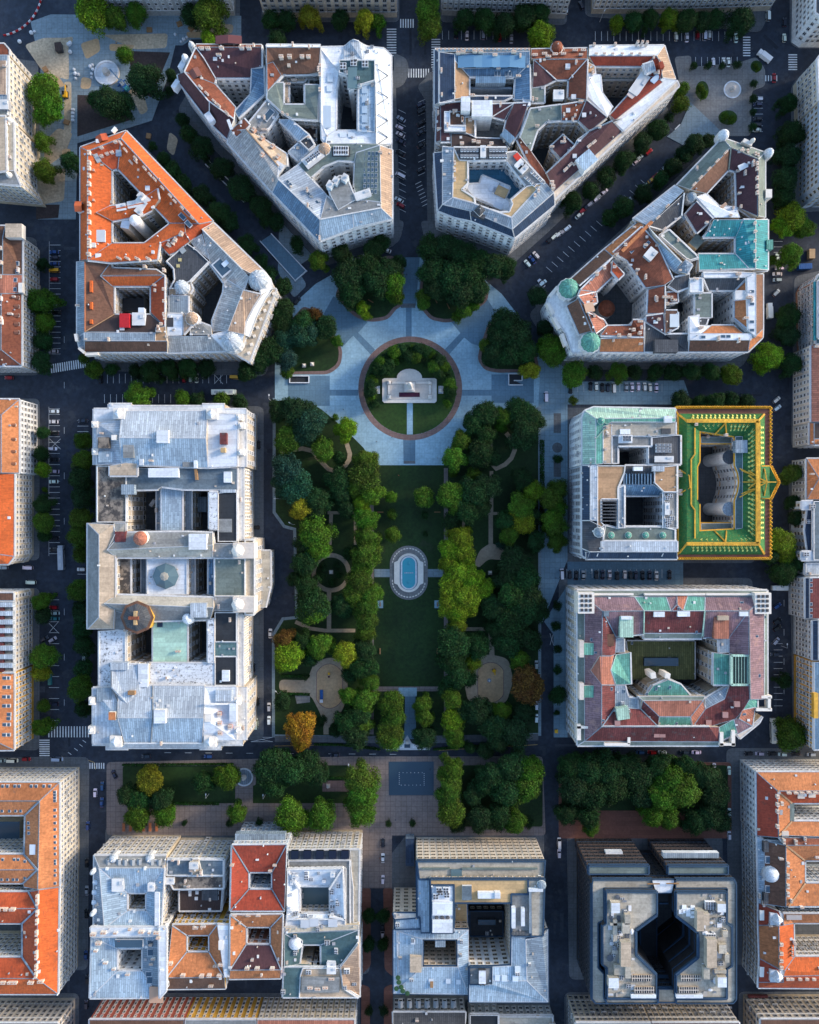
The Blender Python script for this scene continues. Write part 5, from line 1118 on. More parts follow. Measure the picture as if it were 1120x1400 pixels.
b = run(B('apartment_block', 'long rust tiled house with grey front below the terracotta patch on the left edge', (0, 290, 5.385), 18, 'w_stone', group=GN, pitch=2.4, fh=3.2), '''
rust 10,600,3.5 160,600,0 160,1132 8,1012,3.5
brown -300,600,0 10,600,3.5 8,1012 -300,1132,0
rust -300,1132,0 8,1012,3.5 160,1132,0
''')
b.chim('15,790 20,810', (1, 3, 1), (.75, .7, .62)); b.dorm('125,630 125,695 125,760 125,825 125,885', (1.6, 2, .8), (.25, .1, .06), R(90)); b.scatter(10, 142)
b = run(B('apartment_block', 'orange tiled house with white gridded front on the left edge', (0, 530, 5.385), 19, 'w_white', group=GN, pitch=2.6, fh=3.3), '''
oldor -300,85,0 142,85 10,200,4 -300,200
oldor 10,200,4 142,85,0 142,628 10,628,4
oldor -300,200,4 10,200 10,628 -300,628
''')
b.scatter(12, 143, ('vent_pipe', 'roof_hatch')); b.dorm('100,275 100,380 100,470 100,560', (1.2, 2, .6), (.3, .12, .06), R(90))
b = run(B('apartment_block', 'smooth bright red roofed block with pale yellow front and cut corner on the left edge', (0, 530, 5.385), 20, 'w_cream', group=GN, pitch=2.55, fh=3.2), '''
orange -300,632,2.5 -60,632 -60,1220 -300,1220
orange -60,632,2.5 108,632,0 105,1242 -60,1220,2.5
orange -300,1220,2.5 -60,1220 105,1242,0 62,1300 -300,1300
''')
b.hatch('68,958', (1.2, 1.2, .8), (.8, .8, .8)); b.scatter(8, 144, ('vent_pipe',))
b = run(B('apartment_block', 'cream block with a row of grey roof terraces on the left edge', (0, 790, 5.385), 20, 'w_cream', group=GN, pitch=2.6, fh=3.3), '''
brown -300,110,1 100,110 100,168 -300,168
grey|.5 -300,168,-1 104,168 106,692 -300,692
''')
for i in range(8): b.slab(28, 198+64*i, 130, 34, -1, 1.4, 'pale', 'terrace_bay', 0, 'pale'); b.slab(2, 225+64*i, 44, 40, -1, .6, 'maroon', 'planter')
b.slab(60, 700, 90, 8, 0, 1.6, 'trim', 'party_wall')
b = run(B('apartment_block', 'ochre fronted block with flat orange tile roof and paired skylights on the left edge', (0, 790, 5.385), 20, 'w_ochre', group=GN, pitch=2.4, fh=3.2), '''
oldor -300,702,3 -40,702 -40,1200 -300,1200
oldor -40,702,3 104,702,0 104,1268 -40,1200,3
oldor -300,1200,3 -40,1200 104,1268,0 -300,1272
''')
b.sky('30,737 55,737 30,805 58,805 28,875 58,875 28,942 58,942 62,1005 60,1035 30,1080 58,1080 28,1155 58,1155', (2.6, 1.6, 1)); b.scatter(6, 145, ('vent_pipe',))
# ---------------------------------------------------------------- right edge
GR = 'houses along the right edge'; F0 = (0, 0, 1)
def gp(pts, z):                                                   # ground pixels -> the pixels where the same plan shows at roof height
    k = 1/(1-z/HC); return ' '.join('%.2f,%.2f%s' % (CX+(p[0]-CX)*k, CY+(p[1]-CY)*k, '' if p[2] is None else ',%g' % p[2]) for p in [(lambda a: (float(a[0]), float(a[1]), float(a[2]) if len(a) > 2 else None))(t.split(',')) for t in pts.split()])
b = B('apartment_block', 'white ornate corner house at the top right corner', F0, 24, 'w_white', group=GR, pitch=2.5); b.sec('slate', gp('1084,-60,0 1200,-60 1200,65 1092,65 1082,58', 24)); b.sec('zinc', gp('1100,-60,2 1200,-60 1200,50 1100,50', 24)); b.scatter(8, 150)
b = B('apartment_block', 'cream fronted house with dark red roof strip on the upper right edge', F0, 24, 'w_cream', group=GR, pitch=2.6); b.sec('trim', gp('1084,118,0 1090,110 1112,100 1112,172 1086,172', 24)); b.sec('maroon', gp('1112,100,2 1200,100 1200,172 1112,172', 24)); b.sky('1128,95 1128,118 1128,150', (2, 2.4, 1)); b.scatter(6, 151)
b = B('office_block', 'pale blue grey fronted house with stepped white roof edge on the upper right edge', F0, 24, 'w_blue', win='w_plain', group=GR, pitch=2.6, cornice='w_blue'); b.sec('white|'.strip('|'), gp('1087,173,0 1112,173 1112,282 1094,286 1087,276', 24), .6); b.sec('pale', gp('1112,173,1.5 1200,173 1200,282 1112,282', 24), .6); b.scatter(10, 152, ('ac_unit', 'roof_hatch'))
b = B('apartment_block', 'modern brick fronted house with banded balconies on the right edge', F0, 19, 'w_brick', group=GR, pitch=2.3, fh=3.1, ww=1.5, wh=1.7); b.sec('teal', '1114,386,0 1119,376 1180,350 1180,470 1116,470'); b.sec('zinc', '1119,384,2 1180,360 1180,462 1119,462'); b.slab(1114.5, 425, 3, 80, 0, .9, 'turq', 'roof_rail'); b.scatter(6, 153)
b = run(B('apartment_block', 'long brick front with a flat pink orange roof on the right edge', F0, 18, 'w_beige', group=GR, pitch=2.8, fh=3.3), '''
pinkor 1109,472,0 1135,472,2.5 1135,577 1109,577,0
pinkor 1135,472,2.5 1190,472 1190,577 1135,577
'''); b.scatter(8, 154, ('vent_pipe', 'roof_hatch', 'chimney'))
b = B('apartment_block', 'small grey fronted house with a dark roof pit on the right edge', F0, 17, 'w_grey', group=GR, pitch=2.8, fh=3.3); b.sec('oldor', '1107,578,0 1113,578,1.5 1113,608 1107,608,0'); b.sec('darkbr', '1113,578,1.5 1190,578 1190,600 1113,600'); b.sec('oldor', '1113,600,1.5 1190,600 1190,608 1113,608'); b.scatter(4, 155)
b = run(B('apartment_block', 'orange brown hipped house behind the trees on the right edge', F0, 15, 'w_grey', group=GR, pitch=2.7, fh=3.3), '''
oldor 1103,627,0 1190,627 1190,654,4 1120,654
oldor 1103,627,0 1120,654,4 1103,683,0
oldor 1103,683,0 1120,654,4 1190,654 1190,683,0
'''); b.scatter(5, 156)
b = run(B('office_block', 'grey office with recessed curved glass front on the right edge', F0, 16, 'w_blue', win='w_plain', group=GR, pitch=2.8, fh=3.3), '''
bluegrey|.4 1112,685,0 1190,685 1190,766 1112,766
w_blue 1096,685,0 1112,685 1112,696 1096,696
w_blue 1096,754,0 1112,754 1112,766 1096,766
navy 1104,696,-2 1112,696 1112,754 1104,754 1100,725
'''); b.scatter(8, 157, ('ac_unit', 'vent_pipe'))
b = B('apartment_block', 'low grey house squeezed next to the curved glass office', F0, 14, 'w_blue', group=GR, pitch=2.8, fh=3.3); b.sec('pale', '1101,770,0 1190,770 1190,786 1101,786', .5); b.scatter(3, 158)
b = B('apartment_block', 'grey fronted house with a dark red tin roof on the right edge', F0, 17, 'w_blue', group=GR, pitch=2.4, fh=3.2); b.sec('navy', '1101,790,0 1107,790,1.5 1107,846 1101,846,0'); b.sec('maroon', '1107,790,1.5 1190,790 1190,846 1107,846'); b.sky('1109,793 1109,800 1109,808 1109,826 1109,834 1109,842', (1.2, 1.6, 1))
b = B('apartment_block', 'grey balconied house with blue roof above the yellow house on the right edge', F0, 19, 'w_blue', group=GR, pitch=2.2, fh=3.1); b.sec('navy', '1111,848,0 1119,848,2 1119,903 1111,903,0'); b.sec('blue', '1119,848,2 1190,848 1190,903 1119,903')
b = B('apartment_block', 'yellow fronted house with blue metal roof on the lower right edge', F0, 20, 'w_ochre', group=GR, pitch=2.5, fh=3.2); b.sec('blue', '1113,905,0 1190,905 1190,1025 1113,1025'); b.slab(1116, 965, 6, 34, 0, 2.4, 'w_ochre', 'gable')
# ---------------------------------------------------------------- top edge
GT = 'houses along the top edge'
b = B('apartment_block', 'grey stone front at the top edge above the building site', F0, 24, 'w_grey', group=GT, pitch=3.4); b.sec('grey', gp('150,22,0 322,22 322,-90 150,-90', 24)); b.scatter(4, 160)
b = B('apartment_block', 'dark arcaded front at the top edge, left of the middle street', F0, 24, 'w_stone', win='w_dark', group=GT, pitch=3.6, ww=1.6); b.sec('slate', gp('362,24,0 543,24 543,-90 362,-90', 24)); b.scatter(4, 161)
for i in range(2): b.slab(378+13*i, 17.5, 9, 3, -22, -20.6, 'awning', 'shop_awning', 0, None, b.root)
b = B('apartment_block', 'grey front with bright balconies at the top edge, right of the middle street', F0, 24, 'w_grey', group=GT, pitch=2.6); b.sec('grey', gp('604,21,0 772,26 772,-90 604,-90', 24)); b.scatter(4, 162)
b = B('apartment_block', 'long pale stone front at the top edge facing the small round plaza', F0, 24, 'w_stone', group=GT, pitch=2.6); b.sec('slate', gp('808,19,0 935,19 1050,15 1052,-90 808,-90', 24)); b.scatter(4, 163)
# ---------------------------------------------------------------- bottom edge
GQ = 'houses along the bottom edge'
b = B('apartment_block', 'brown stone front at the bottom left corner', F0, 20, 'w_beige', win='w_dark', group=GQ, pitch=2.8, fh=3.3); b.sec('brown', gp('-60,1364,0 103,1364 103,1470 -60,1470', 20))
b = B('apartment_block', 'red brick front at the bottom edge', F0, 18, 'w_pink', group=GQ, pitch=3.1, ww=1.0, fh=3.3); b.sec('brown', gp('142,1363,0 266,1363 266,1470 142,1470', 18))
b = B('apartment_block', 'yellow front at the bottom edge between the red and the grey one', F0, 18, 'w_ochre', group=GQ, pitch=3.1, ww=1.0, fh=3.3); b.sec('grey', gp('267,1363,0 360,1363 360,1470 267,1470', 18))
b = B('apartment_block', 'pale grey front at the bottom edge beside the yellow one', F0, 18, 'w_cream', group=GQ, pitch=2.6, fh=3.3); b.sec('pinkor', gp('361,1363,0 488,1363 488,1470 361,1470', 18))
b = B('apartment_block', 'grey mansard house with round windows at the bottom edge', F0, 14, 'w_grey', group=GQ, pitch=3.0, fh=3.3); b.sec('slate', gp('538,1360,0 634,1360 634,1384,5 538,1384,5', 14)); b.sec('grey', gp('538,1384,5 634,1384 634,1470 538,1470', 14)); b.dorm('548,1372 560,1372 572,1372 584,1372 596,1372 608,1372 620,1372', (2, 3, 1.2), (.2, .21, .22), R(180)); b.scatter(8, 170)
b = B('apartment_block', 'low roof yard with pale plant boxes at the bottom edge', F0, 12, 'w_grey', group=GQ, pitch=3.0, fh=3.3); b.sec('dark', gp('640,1366,0 678,1366 678,1470 640,1470', 12), .6); b.sec('concrete', gp('678,1368,-3 750,1368 750,1470 678,1470', 12), .6); b.scatter(16, 171, ('ac_unit', 'roof_hatch', 'penthouse'))
b = B('apartment_block', 'whitish grey front at the bottom edge below the dark office', F0, 22, 'w_cream', win='w_dark', group=GQ, pitch=2.6, fh=3.4); b.sec('grey', gp('775,1360,0 872,1360 872,1470 775,1470', 22))
b = B('apartment_block', 'brownish front at the bottom edge below the dark office', F0, 22, 'w_stone', win='w_dark', group=GQ, pitch=2.6, fh=3.4); b.sec('brown', gp('873,1360,0 986,1360 986,1470 873,1470', 22))
b = B('apartment_block', 'weathered front with a dark red awning at the bottom right corner', F0, 20, 'w_stone', win='w_dark', group=GQ, pitch=3.2, fh=3.4); b.sec('brown', gp('1016,1359,0 1200,1359 1200,1470 1016,1470', 20)); b.slab(1037, 1364, 28, 5, -18, -16.6, 'maroon', 'shop_awning', 0, None, b.root)
# ================================================================= ground
ZC_ = [0]
def lay(z):
    if z < .06: return z
    ZC_[0] += 1; return .09+.0015*ZC_[0]
def gpoly(name, pts, z, m, kind='structure', edge=None, label=None, cat=None, thick=None):
    """a sheet (or low slab) drawn through photo ground pixels"""
    P = [tuple(map(float, t.split(','))) for t in pts.split()] if isinstance(pts, str) else pts
    z = lay(z); thick = thick and z+.01
    w_ = [W(x, y, 0) for x, y in P]
    if area(w_) < 0: w_ = w_[::-1]
    mb = MB()
    if thick: mb.prism([(p.x, p.y) for p in w_], z-thick, z, edge or m, m)
    else: mb.face([(p.x, p.y, z) for p in w_], m)
    o = mb.obj(name); tag(o, label, cat, None, kind); return o
def expand(P, d):
    if area(P) < 0: P = P[::-1]
    n = len(P); out = []
    for i in range(n):
        a, b_, c = Vector(P[i-1]), Vector(P[i]), Vector(P[(i+1) % n])
        e0 = (b_-a).normalized(); e1 = (c-b_).normalized(); n0 = Vector((e0.y, -e0.x)); n1 = Vector((e1.y, -e1.x))
        m_ = (n0+n1); m_ = m_/max(.4, m_.dot(n0)); out.append((b_.x+m_.x*d, b_.y+m_.y*d))
    return out
def rounded(P, r=6):
    out = []; n = len(P)
    for i in range(n):
        a, b_, c = Vector(P[i-1]), Vector(P[i]), Vector(P[(i+1) % n]); u = (a-b_); v = (c-b_); k = min(r, u.length*.4, v.length*.4); u.normalize(); v.normalize()
        p, q = b_+u*k, b_+v*k
        for t in (0, .25, .5, .75, 1): out.append(tuple((p*(1-t)+b_*t)*(1-t)+(b_*(1-t)+q*t)*t))
    return out
def circ(cx, cy, rx, ry=None, n=40, a0=0, a1=360): return [(cx+rx*math.cos(R(a0+(a1-a0)*i/n)), cy+(ry or rx)*math.sin(R(a0+(a1-a0)*i/n))) for i in range(n+(0 if a1-a0 == 360 else 1))]
def strip(pts, w_):                                               # a path of constant width as one polygon (pixels)
    P = [Vector(tuple(map(float, t.split(',')))) for t in pts.split()] if isinstance(pts, str) else [Vector(p) for p in pts]
    if len(P) > 2:                                                # smooth once
        Q = [P[0]]
        for i in range(len(P)-1): Q += [P[i]*.75+P[i+1]*.25, P[i]*.25+P[i+1]*.75]
        P = Q+[P[-1]]
    L, Rr = [], []
    for i, p in enumerate(P):
        d = (P[min(i+1, len(P)-1)]-P[max(i-1, 0)]).normalized(); n = Vector((-d.y, d.x))*w_/2; L.append(tuple(p+n)); Rr.append(tuple(p-n))
    return L+Rr[::-1]
def quads(name, polys, z, m, **kw):
    mb = MB(); z = lay(z)
    for k, P in enumerate(polys):
        w_ = [W(x, y, 0) for x, y in P]
        if area(w_) < 0: w_ = w_[::-1]
        mb.face([(p.x, p.y, z+.0004*(k % 5 if z > .06 else k*.02)) for p in w_], m)
    if z > .06: ZC_[0] += 1
    o = mb.obj(name); o['kind'] = kw.get('kind', 'structure'); return o
def ringm(name, P, Q, z, m, h=0.0, kind='structure'):             # band between two outlines with the same number of points
    mb = MB(); z = lay(z); n = len(P); p = [W(x, y) for x, y in P]; q = [W(x, y) for x, y in Q]
    for i in range(n):
        j = (i+1) % n; A = [p[i], p[j], q[j], q[i]]
        if area(A) < 0: A = A[::-1]
        mb.face([(v.x, v.y, z+h) for v in A], m)
        if h:
            for u, v, s in ((p[i], p[j], 1), (q[j], q[i], 1)): mb.face([(u.x, u.y, z-.1), (v.x, v.y, z-.1), (v.x, v.y, z+h), (u.x, u.y, z+h)], m)
    o = mb.obj(name); o['kind'] = kind; return o
mb = MB(); mb.face([(-2500, -2500, 0), (2500, -2500, 0), (2500, 2500, 0), (-2500, 2500, 0)], 'asphalt'); tag(mb.obj('ground'), kind='structure')
k_ = .935
for P in ([(105, 198), (172, 178), (290, 302), (362, 372), (376, 395), (342, 492), (118, 484), (106, 466)], [(232, 112), (262, 60), (530, 62), (537, 298), (437, 330), (312, 195)], [(593, 66), (908, 60), (930, 118), (760, 280), (705, 330), (596, 288)],
          [(990, 187), (1046, 206), (1052, 460), (1040, 480), (790, 483), (746, 412), (870, 300)], [(122, 555), (337, 555), (337, 1024), (122, 1024)], [(790, 557), (1056, 557), (1056, 765), (790, 765)], [(788, 806), (1052, 806), (1052, 960), (1015, 1020), (788, 1020)],
          [(125, 1168), (492, 1160), (492, 1366), (122, 1366)], [(538, 1210), (568, 1172), (747, 1172), (749, 1371), (538, 1365)], [(800, 1182), (1008, 1182), (1008, 1374), (803, 1374)], [(1033, 1055), (1240, 1055), (1240, 1352), (1036, 1352)], [(-120, 1068), (82, 1068), (80, 1360), (-120, 1360)]):
    G_ = [(CX+(x-CX)*k_, CY+(y-CY)*k_) for x, y in P]
    gpoly('pavement', rounded(expand(G_, 9), 9), .12, 'pavement', thick=.14, edge='kerb')
for P in ([(-120, 64), (52, 84), (56, 275), (-120, 285)], [(-120, 315), (50, 325), (54, 513), (-120, 513)], [(-120, 545), (54, 545), (54, 766), (-120, 766)], [(-120, 804), (54, 804), (54, 1026), (-120, 1020)], [(1080, -60), (1260, -60), (1260, 66), (1090, 66), (1080, 58)], [(1082, 116), (1105, 92), (1260, 92), (1260, 284), (1082, 290)],
          [(1086, 378), (1260, 340), (1260, 612), (1082, 612)], [(1078, 632), (1260, 632), (1260, 1030), (1085, 1030)], [(146, 28), (328, 28), (328, -90), (146, -90)], [(358, 30), (546, 30), (546, -90), (358, -90)], [(602, 30), (775, 34), (775, -90), (602, -90)], [(800, 22), (1040, 44), (1056, 10), (1056, -90), (800, -90)],
          [(-120, 1358), (108, 1358), (108, 1480), (-120, 1480)], [(138, 1358), (492, 1358), (492, 1480), (138, 1480)], [(534, 1356), (752, 1360), (752, 1480), (534, 1480)], [(772, 1357), (990, 1357), (990, 1480), (772, 1480)], [(1010, 1356), (1260, 1356), (1260, 1480), (1010, 1480)]):
    gpoly('pavement', rounded(P, 8), .12, 'pavement', thick=.14, edge='kerb')
# right hand promenade and paved side streets
gpoly('pavement', '733,478 776,505 776,765 742,850 735,850 735,640 733,560', .123, 'promenade', thick=.14)
gpoly('pavement', '776,522 935,520 942,540 930,553 776,553', .119, 'promenade', thick=.13); gpoly('pavement', '776,768 934,768 934,802 776,802', .121, 'plazadk', thick=.13); gpoly('pavement', '744,850 776,800 776,1008 757,1008 757,868', .125, 'promenade', thick=.14)
quads('path', [circ(762, 612, 7, n=24), [(757, 565), (767, 565), (767, 592), (757, 592)], [(757, 628), (767, 628), (767, 652), (757, 652)]], .138, 'pavement')
# forecourts at the wedge corners
for P in ([(538, 72), (556, 80), (560, 98), (552, 116), (540, 122)], [(570, 118), (590, 100), (592, 138), (584, 140)], [(535, 300), (553, 302), (548, 325), (536, 338), (500, 346), (440, 352)], [(575, 302), (596, 302), (620, 330), (660, 345), (600, 338), (580, 325)], [(725, 395), (740, 385), (770, 440), (786, 485), (755, 470), (736, 430)], [(382, 300), (400, 320), (428, 350), (405, 366), (420, 390), (402, 408), (380, 372)]): gpoly('pavement', rounded(P, 6), .116, 'greypath' if P[0][0] == 382 else 'pavement', thick=.13, edge='kerb')
# park ground
park = [(377, 548), (420, 548), (440, 560), (470, 585), (497, 612), (513, 636), (607, 636), (618, 610), (650, 575), (700, 570), (736, 560), (736, 1002), (640, 1006), (480, 1006), (376, 1004), (376, 868), (388, 848), (408, 846), (405, 722), (390, 718), (377, 700)]
gpoly('pavement', expand(park, 4), .1, 'greypath', thick=.12, edge='kerb'); gpoly('lawn', park, .128, 'lawn')
# round plaza
plz = [(376, 548), (376, 500), (381, 462), (392, 432), (410, 408), (432, 388), (460, 372), (500, 358), (540, 352), (575, 352), (620, 360), (655, 376), (686, 402), (706, 428), (722, 455), (734, 478), (738, 520), (736, 556), (700, 570), (650, 575), (618, 610), (607, 636), (513, 636), (497, 612), (470, 585), (440, 560), (420, 548)]
gpoly('plaza', plz, .14, 'plaza', thick=.16, edge='kerb')
quads('plaza_band', [[(456, 405), (480, 420), (503, 440), (490, 455), (481, 461), (468, 475), (440, 434)], [(664, 405), (640, 420), (617, 440), (634, 461), (645, 470), (660, 475), (682, 434)], [(550, 352), (574, 352), (569, 418), (549, 418)], [(394, 514), (451, 514), (451, 555), (394, 555)], [(672, 512), (730, 512), (730, 551), (672, 551)],
      [(555, 421), (563, 421), (563, 464), (555, 464)], [(483, 459), (490, 455), (513, 478), (507, 485)], [(637, 459), (630, 455), (608, 478), (614, 485)], [(451, 533), (490, 533), (490, 541), (451, 541)], [(630, 533), (672, 533), (672, 541), (630, 541)], [(551, 594), (568, 594), (568, 634), (552, 634)]], .146, 'plazadk')
quads('plaza_grille', [[(548, 415), (568, 415), (568, 421), (548, 421)], [(552, 630), (568, 630), (568, 634), (552, 634)]], .152, 'pavement')
ringm('plaza_ring', circ(561, 531, 71, n=72), circ(561, 531, 63.5, n=72), .15, 'brickpave')
gpoly('lawn', circ(561, 531, 63.4, n=64), .154, 'lawnlight'); gpoly('path', '556.5,551 564.5,551 564.5,594 556.5,594', .162, 'plaza')
beds = {'tl': [(463, 391), (458, 405), (485, 434), (508, 441), (531, 437), (542, 423), (549, 419), (553, 356), (531, 348), (480, 372)], 'tr': [(571, 419), (578, 425), (588, 437), (610, 442), (631, 437), (667, 412), (669, 391), (656, 376), (578, 356)],
        'l': [(384, 512), (450, 512), (466, 500), (469, 478), (455, 455), (430, 425), (415, 418), (392, 445), (384, 470)], 'r': [(738, 508), (680, 510), (662, 506), (653, 492), (655, 478), (668, 440), (690, 430), (715, 440), (732, 475)]}
for k_, P in beds.items():
    P = rounded(P, 10); c = Vector((sum(p[0] for p in P)/len(P), sum(p[1] for p in P)/len(P))); Q = [tuple(c+(Vector(p)-c)*(1-5.0/max(8, (Vector(p)-c).length))) for p in P]
    gpoly('plaza_border', P, .152, 'brickpave'); gpoly('lawn', Q, .16, 'lawn')
gpoly('lawn', rounded([(512, 637), (606, 637), (606, 938), (512, 938)], 6), .148, 'lawn')
quads('path', [strip('384,617 424,612 438,630 453,645 470,640 480,625 474,606', 6), strip('692,592 706,610 697,632 672,644 670,600', 6), strip('672,644 672,702', 5), strip('448,701 486,701', 4), strip('453,702 451,745', 5), strip('450,808 450,862', 6), strip('404,850 430,862 486,862', 5), strip('671,702 671,752', 6), strip('655,702 682,702', 4), strip('634,860 668,860', 5), strip('671,862 673,902', 7), strip('445,960 446,1004', 7), strip('486,700 486,745', 4), strip('634,700 634,740', 4)], .135, 'gravelpath')
ringm('path', circ(453, 783, 27, n=32), circ(453, 783, 21, n=32), .139, 'gravelpath'); gpoly('path', rounded([(648, 772), (656, 752), (671, 742), (690, 750), (688, 766), (668, 764), (655, 776)], 6), .137, 'gravelpath')
quads('path', [[(505.5, 640), (511, 640), (511, 1004), (505.5, 1004)], [(607, 640), (612.5, 640), (612.5, 1004), (607, 1004)], [(511, 938.5), (607, 938.5), (607, 945), (511, 945)]], .142, 'redpath')
quads('path', [[(512, 778), (533, 778), (533, 789), (512, 789)], [(584, 778), (606, 778), (606, 789), (584, 789)]], .156, 'greypath')
gpoly('path', rounded([(382, 929), (420, 930), (430, 905), (452, 898), (474, 905), (476, 950), (468, 972), (446, 1000), (438, 975), (425, 950), (382, 945)], 8), .14, 'gravelpath'); gpoly('path', rounded([(642, 900), (668, 894), (695, 900), (702, 930), (692, 962), (640, 960), (634, 930)], 9), .14, 'gravelpath')
for cx_, cy_, rx_, ry_ in ((450.5, 938, 18.5, 31), (671, 933, 18.5, 28)):
    sp = [(cx_+rx_*max(-1, min(1, 1.25*math.cos(t*math.pi/20)))*.98, cy_+ry_*math.sin(t*math.pi/20)) for t in range(40)]
    gpoly('play_sand', sp, .15, 'sand'); ringm('kerb_ring', sp, [(cx_+(x-cx_)*.95, cy_+(y-cy_)*.97) for x, y in sp], .151, 'brickpave')
gpoly('path', '403,948 424,948 424,960 406,962', .144, 'cobble')
# bottom of the park: terrace, ramp, apron
gpoly('terrace', '545,940 570,940 570,952 545,952', .3, 'plaza', thick=.4); gpoly('road', '554,952 568,952 569,1000 574,1010 546,1010 553,1000', .158, 'plazadk'); gpoly('pavement', '376,1006 545,1006 530,1016 376,1014', .115, 'pavement', thick=.12); gpoly('pavement', '574,1006 736,1003 736,1012 592,1016', .115, 'pavement', thick=.12)
# south street gardens
gpoly('pavement', rounded([(146, 1042), (376, 1037), (480, 1034), (742, 1034), (746, 1142), (146, 1142)], 6), .12, 'redpath', thick=.14, edge='kerb')
gpoly('pavement', rounded([(764, 1042), (1000, 1042), (1000, 1146), (764, 1146)], 6), .12, 'cobblered', thick=.14, edge='kerb'); gpoly('lawn', rounded([(768, 1046), (995, 1046), (995, 1108), (768, 1108)], 6), .14, 'lawn')
gpoly('pavement', '494,1142 536,1142 536,1214 494,1214', .122, 'redpath', thick=.13)
for P in ([(494, 1214), (507, 1214), (507, 1320), (497, 1330), (494, 1330)], [(524, 1214), (537, 1214), (537, 1335), (526, 1325)], [(494, 1345), (506, 1350), (506, 1470), (494, 1470)], [(525, 1350), (537, 1345), (537, 1470), (525, 1470)]): gpoly('pavement', rounded(P, 4), .12, 'cobblered', thick=.13)
for P in ([(168, 1047), (300, 1047), (322, 1048), (322, 1074), (350, 1074), (350, 1047), (480, 1047), (480, 1098), (168, 1098)], [(446, 1046), (478, 1046), (478, 1063), (446, 1063)], [(630, 1046), (742, 1046), (742, 1130), (630, 1130)]): gpoly('lawn', rounded(P, 4), .142, 'lawn')
gpoly('path', '441,1067 480,1067 480,1082 441,1082', .15, 'brickpave'); quads('path', [[(322, 1046), (346, 1046), (346, 1098), (322, 1098)]], .15, 'redpath')
# dark fountain field
b_ = MB(); p = [W(x, y) for x, y in ((532, 1041), (593, 1041), (593, 1087), (532, 1087))]; b_.prism([(q.x, q.y) for q in p], 0, .36, 'zinc', 'waterdark'); o = b_.obj('fountain_field'); tag(o, 'flat dark rectangular water fountain set in the brown paving below the park', 'fountain')
rnd = random.Random(4); b_ = MB()
for i in range(26):
    t = i/26; x_, y_ = (546+34*((t*4) % 1), 1056) if t < .25 else (580, 1056+17*((t*4) % 1)) if t < .5 else (580-34*((t*4) % 1), 1073) if t < .75 else (546, 1073-17*((t*4) % 1)); q = W(x_, y_); b_.lathe((q.x, q.y, .36), [(.22, 0), (.18, .25), (0, .3)], 'white', 6)
tag(b_.obj('jet_nozzle', o), kind='stuff')
# top left building site square
gpoly('pavement', '42,30 70,20 330,22 330,52 262,54 250,62 240,62 228,110 208,165 172,176 106,196 104,300 52,300 56,90', .118, 'greypath', thick=.13)
quads('site_soil', [rounded(P, 5) for P in ([(34, 62), (60, 52), (94, 52), (95, 110), (60, 100)], [(88, 112), (98, 112), (98, 182), (88, 182)], [(60, 195), (80, 175), (100, 182), (90, 210), (62, 230)], [(52, 235), (90, 230), (88, 275), (56, 280)], [(175, 122), (196, 125), (203, 152), (193, 158)], [(140, 48), (230, 46), (228, 66), (185, 68)], [(48, 60), (100, 50), (100, 58), (50, 74)], [(232, 180), (244, 190), (238, 214), (228, 205)], [(260, 30), (320, 34), (318, 46), (262, 50)])], .128, 'earth')
quads('site_soil', [[(106, 130), (165, 132), (182, 158), (180, 164), (106, 187)], [(176, 70), (233, 72), (207, 134), (182, 118)], [(50, 280), (82, 280), (80, 298), (50, 300)]], .133, 'soil')
# top right small plaza
gpoly('pavement', rounded([(922, 78), (945, 76), (945, 92), (1010, 86), (1034, 78), (1046, 95), (1046, 118), (1028, 124), (1026, 186), (990, 186), (966, 172), (942, 150), (930, 120)], 5), .12, 'cobble', thick=.14, edge='kerb')
gpoly('pavement', '944,140 986,180 968,196 946,205 912,187 930,172', .126, 'greypath', thick=.13)
for cx_, cy_, rx_, ry_ in ((960, 124, 9, 13), (995, 161, 13, 10), (1034, 91, 8, 8)): gpoly('lawn', circ(cx_, cy_, rx_, ry_, 24), .15, 'lawnlight')
quads('pavement', [[(700, 150), (708, 150), (708, 165), (700, 165)]], .128, 'pavement')
# ---------------------------------------------------------------- road markings
Lw = []
def tick(x, y, dx, dy, w_=.45):
    d = Vector((dx, dy)); n = Vector((-dy, dx)).normalized()*w_/2; a = Vector((x, y)); Lw.append([tuple(a-n), tuple(a+n), tuple(a+d+n), tuple(a+d-n)])
def ticks(x0, y0, x1, y1, n, dx, dy):
    for i in range(n): tick(x0+(x1-x0)*i/(n-1), y0+(y1-y0)*i/(n-1), dx, dy)
ticks(68, 335, 68, 484, 21, 15, 0); tick(67.5, 330, 0, 156, .35); ticks(67, 559, 67, 757, 27, 15, 0); tick(67, 556, 0, 204, .35); ticks(67, 820, 67, 985, 12, 14, 0)
ticks(147, 511, 310, 511, 21, 0, 13); ticks(143, 539, 250, 539, 14, 0, 12); ticks(814, 43, 1008, 43, 24, 0, 13); ticks(943, 78, 1008, 78, 9, 0, 13); ticks(605, 42, 700, 42, 12, 0, 12); ticks(1030, 132, 1030, 180, 7, 13, 0)
ticks(555, 155, 555, 290, 16, -10, -5); ticks(572, 140, 572, 240, 12, 9, -4); ticks(1058, 330, 1058, 345, 3, 12, 0); ticks(776, 806, 776, 1000, 3, 6, 3); ticks(1058, 880, 1058, 965, 11, 12, 0); ticks(106, 575, 106, 590, 3, 15, 0); ticks(106, 777, 106, 785, 2, 14, 0)
for i in range(20): tick(693+i*8.6*.72, 345-i*8.6*.66, 7, 7)
for i in range(18): tick(755+i*7.6, 372-i*7, -8, -7)
for i in range(12): tick(385+i*28-160, 1029+.2*i, 9, 0, .5)
for i in range(9): tick(88, 460+62*i, 0, 9, .4)
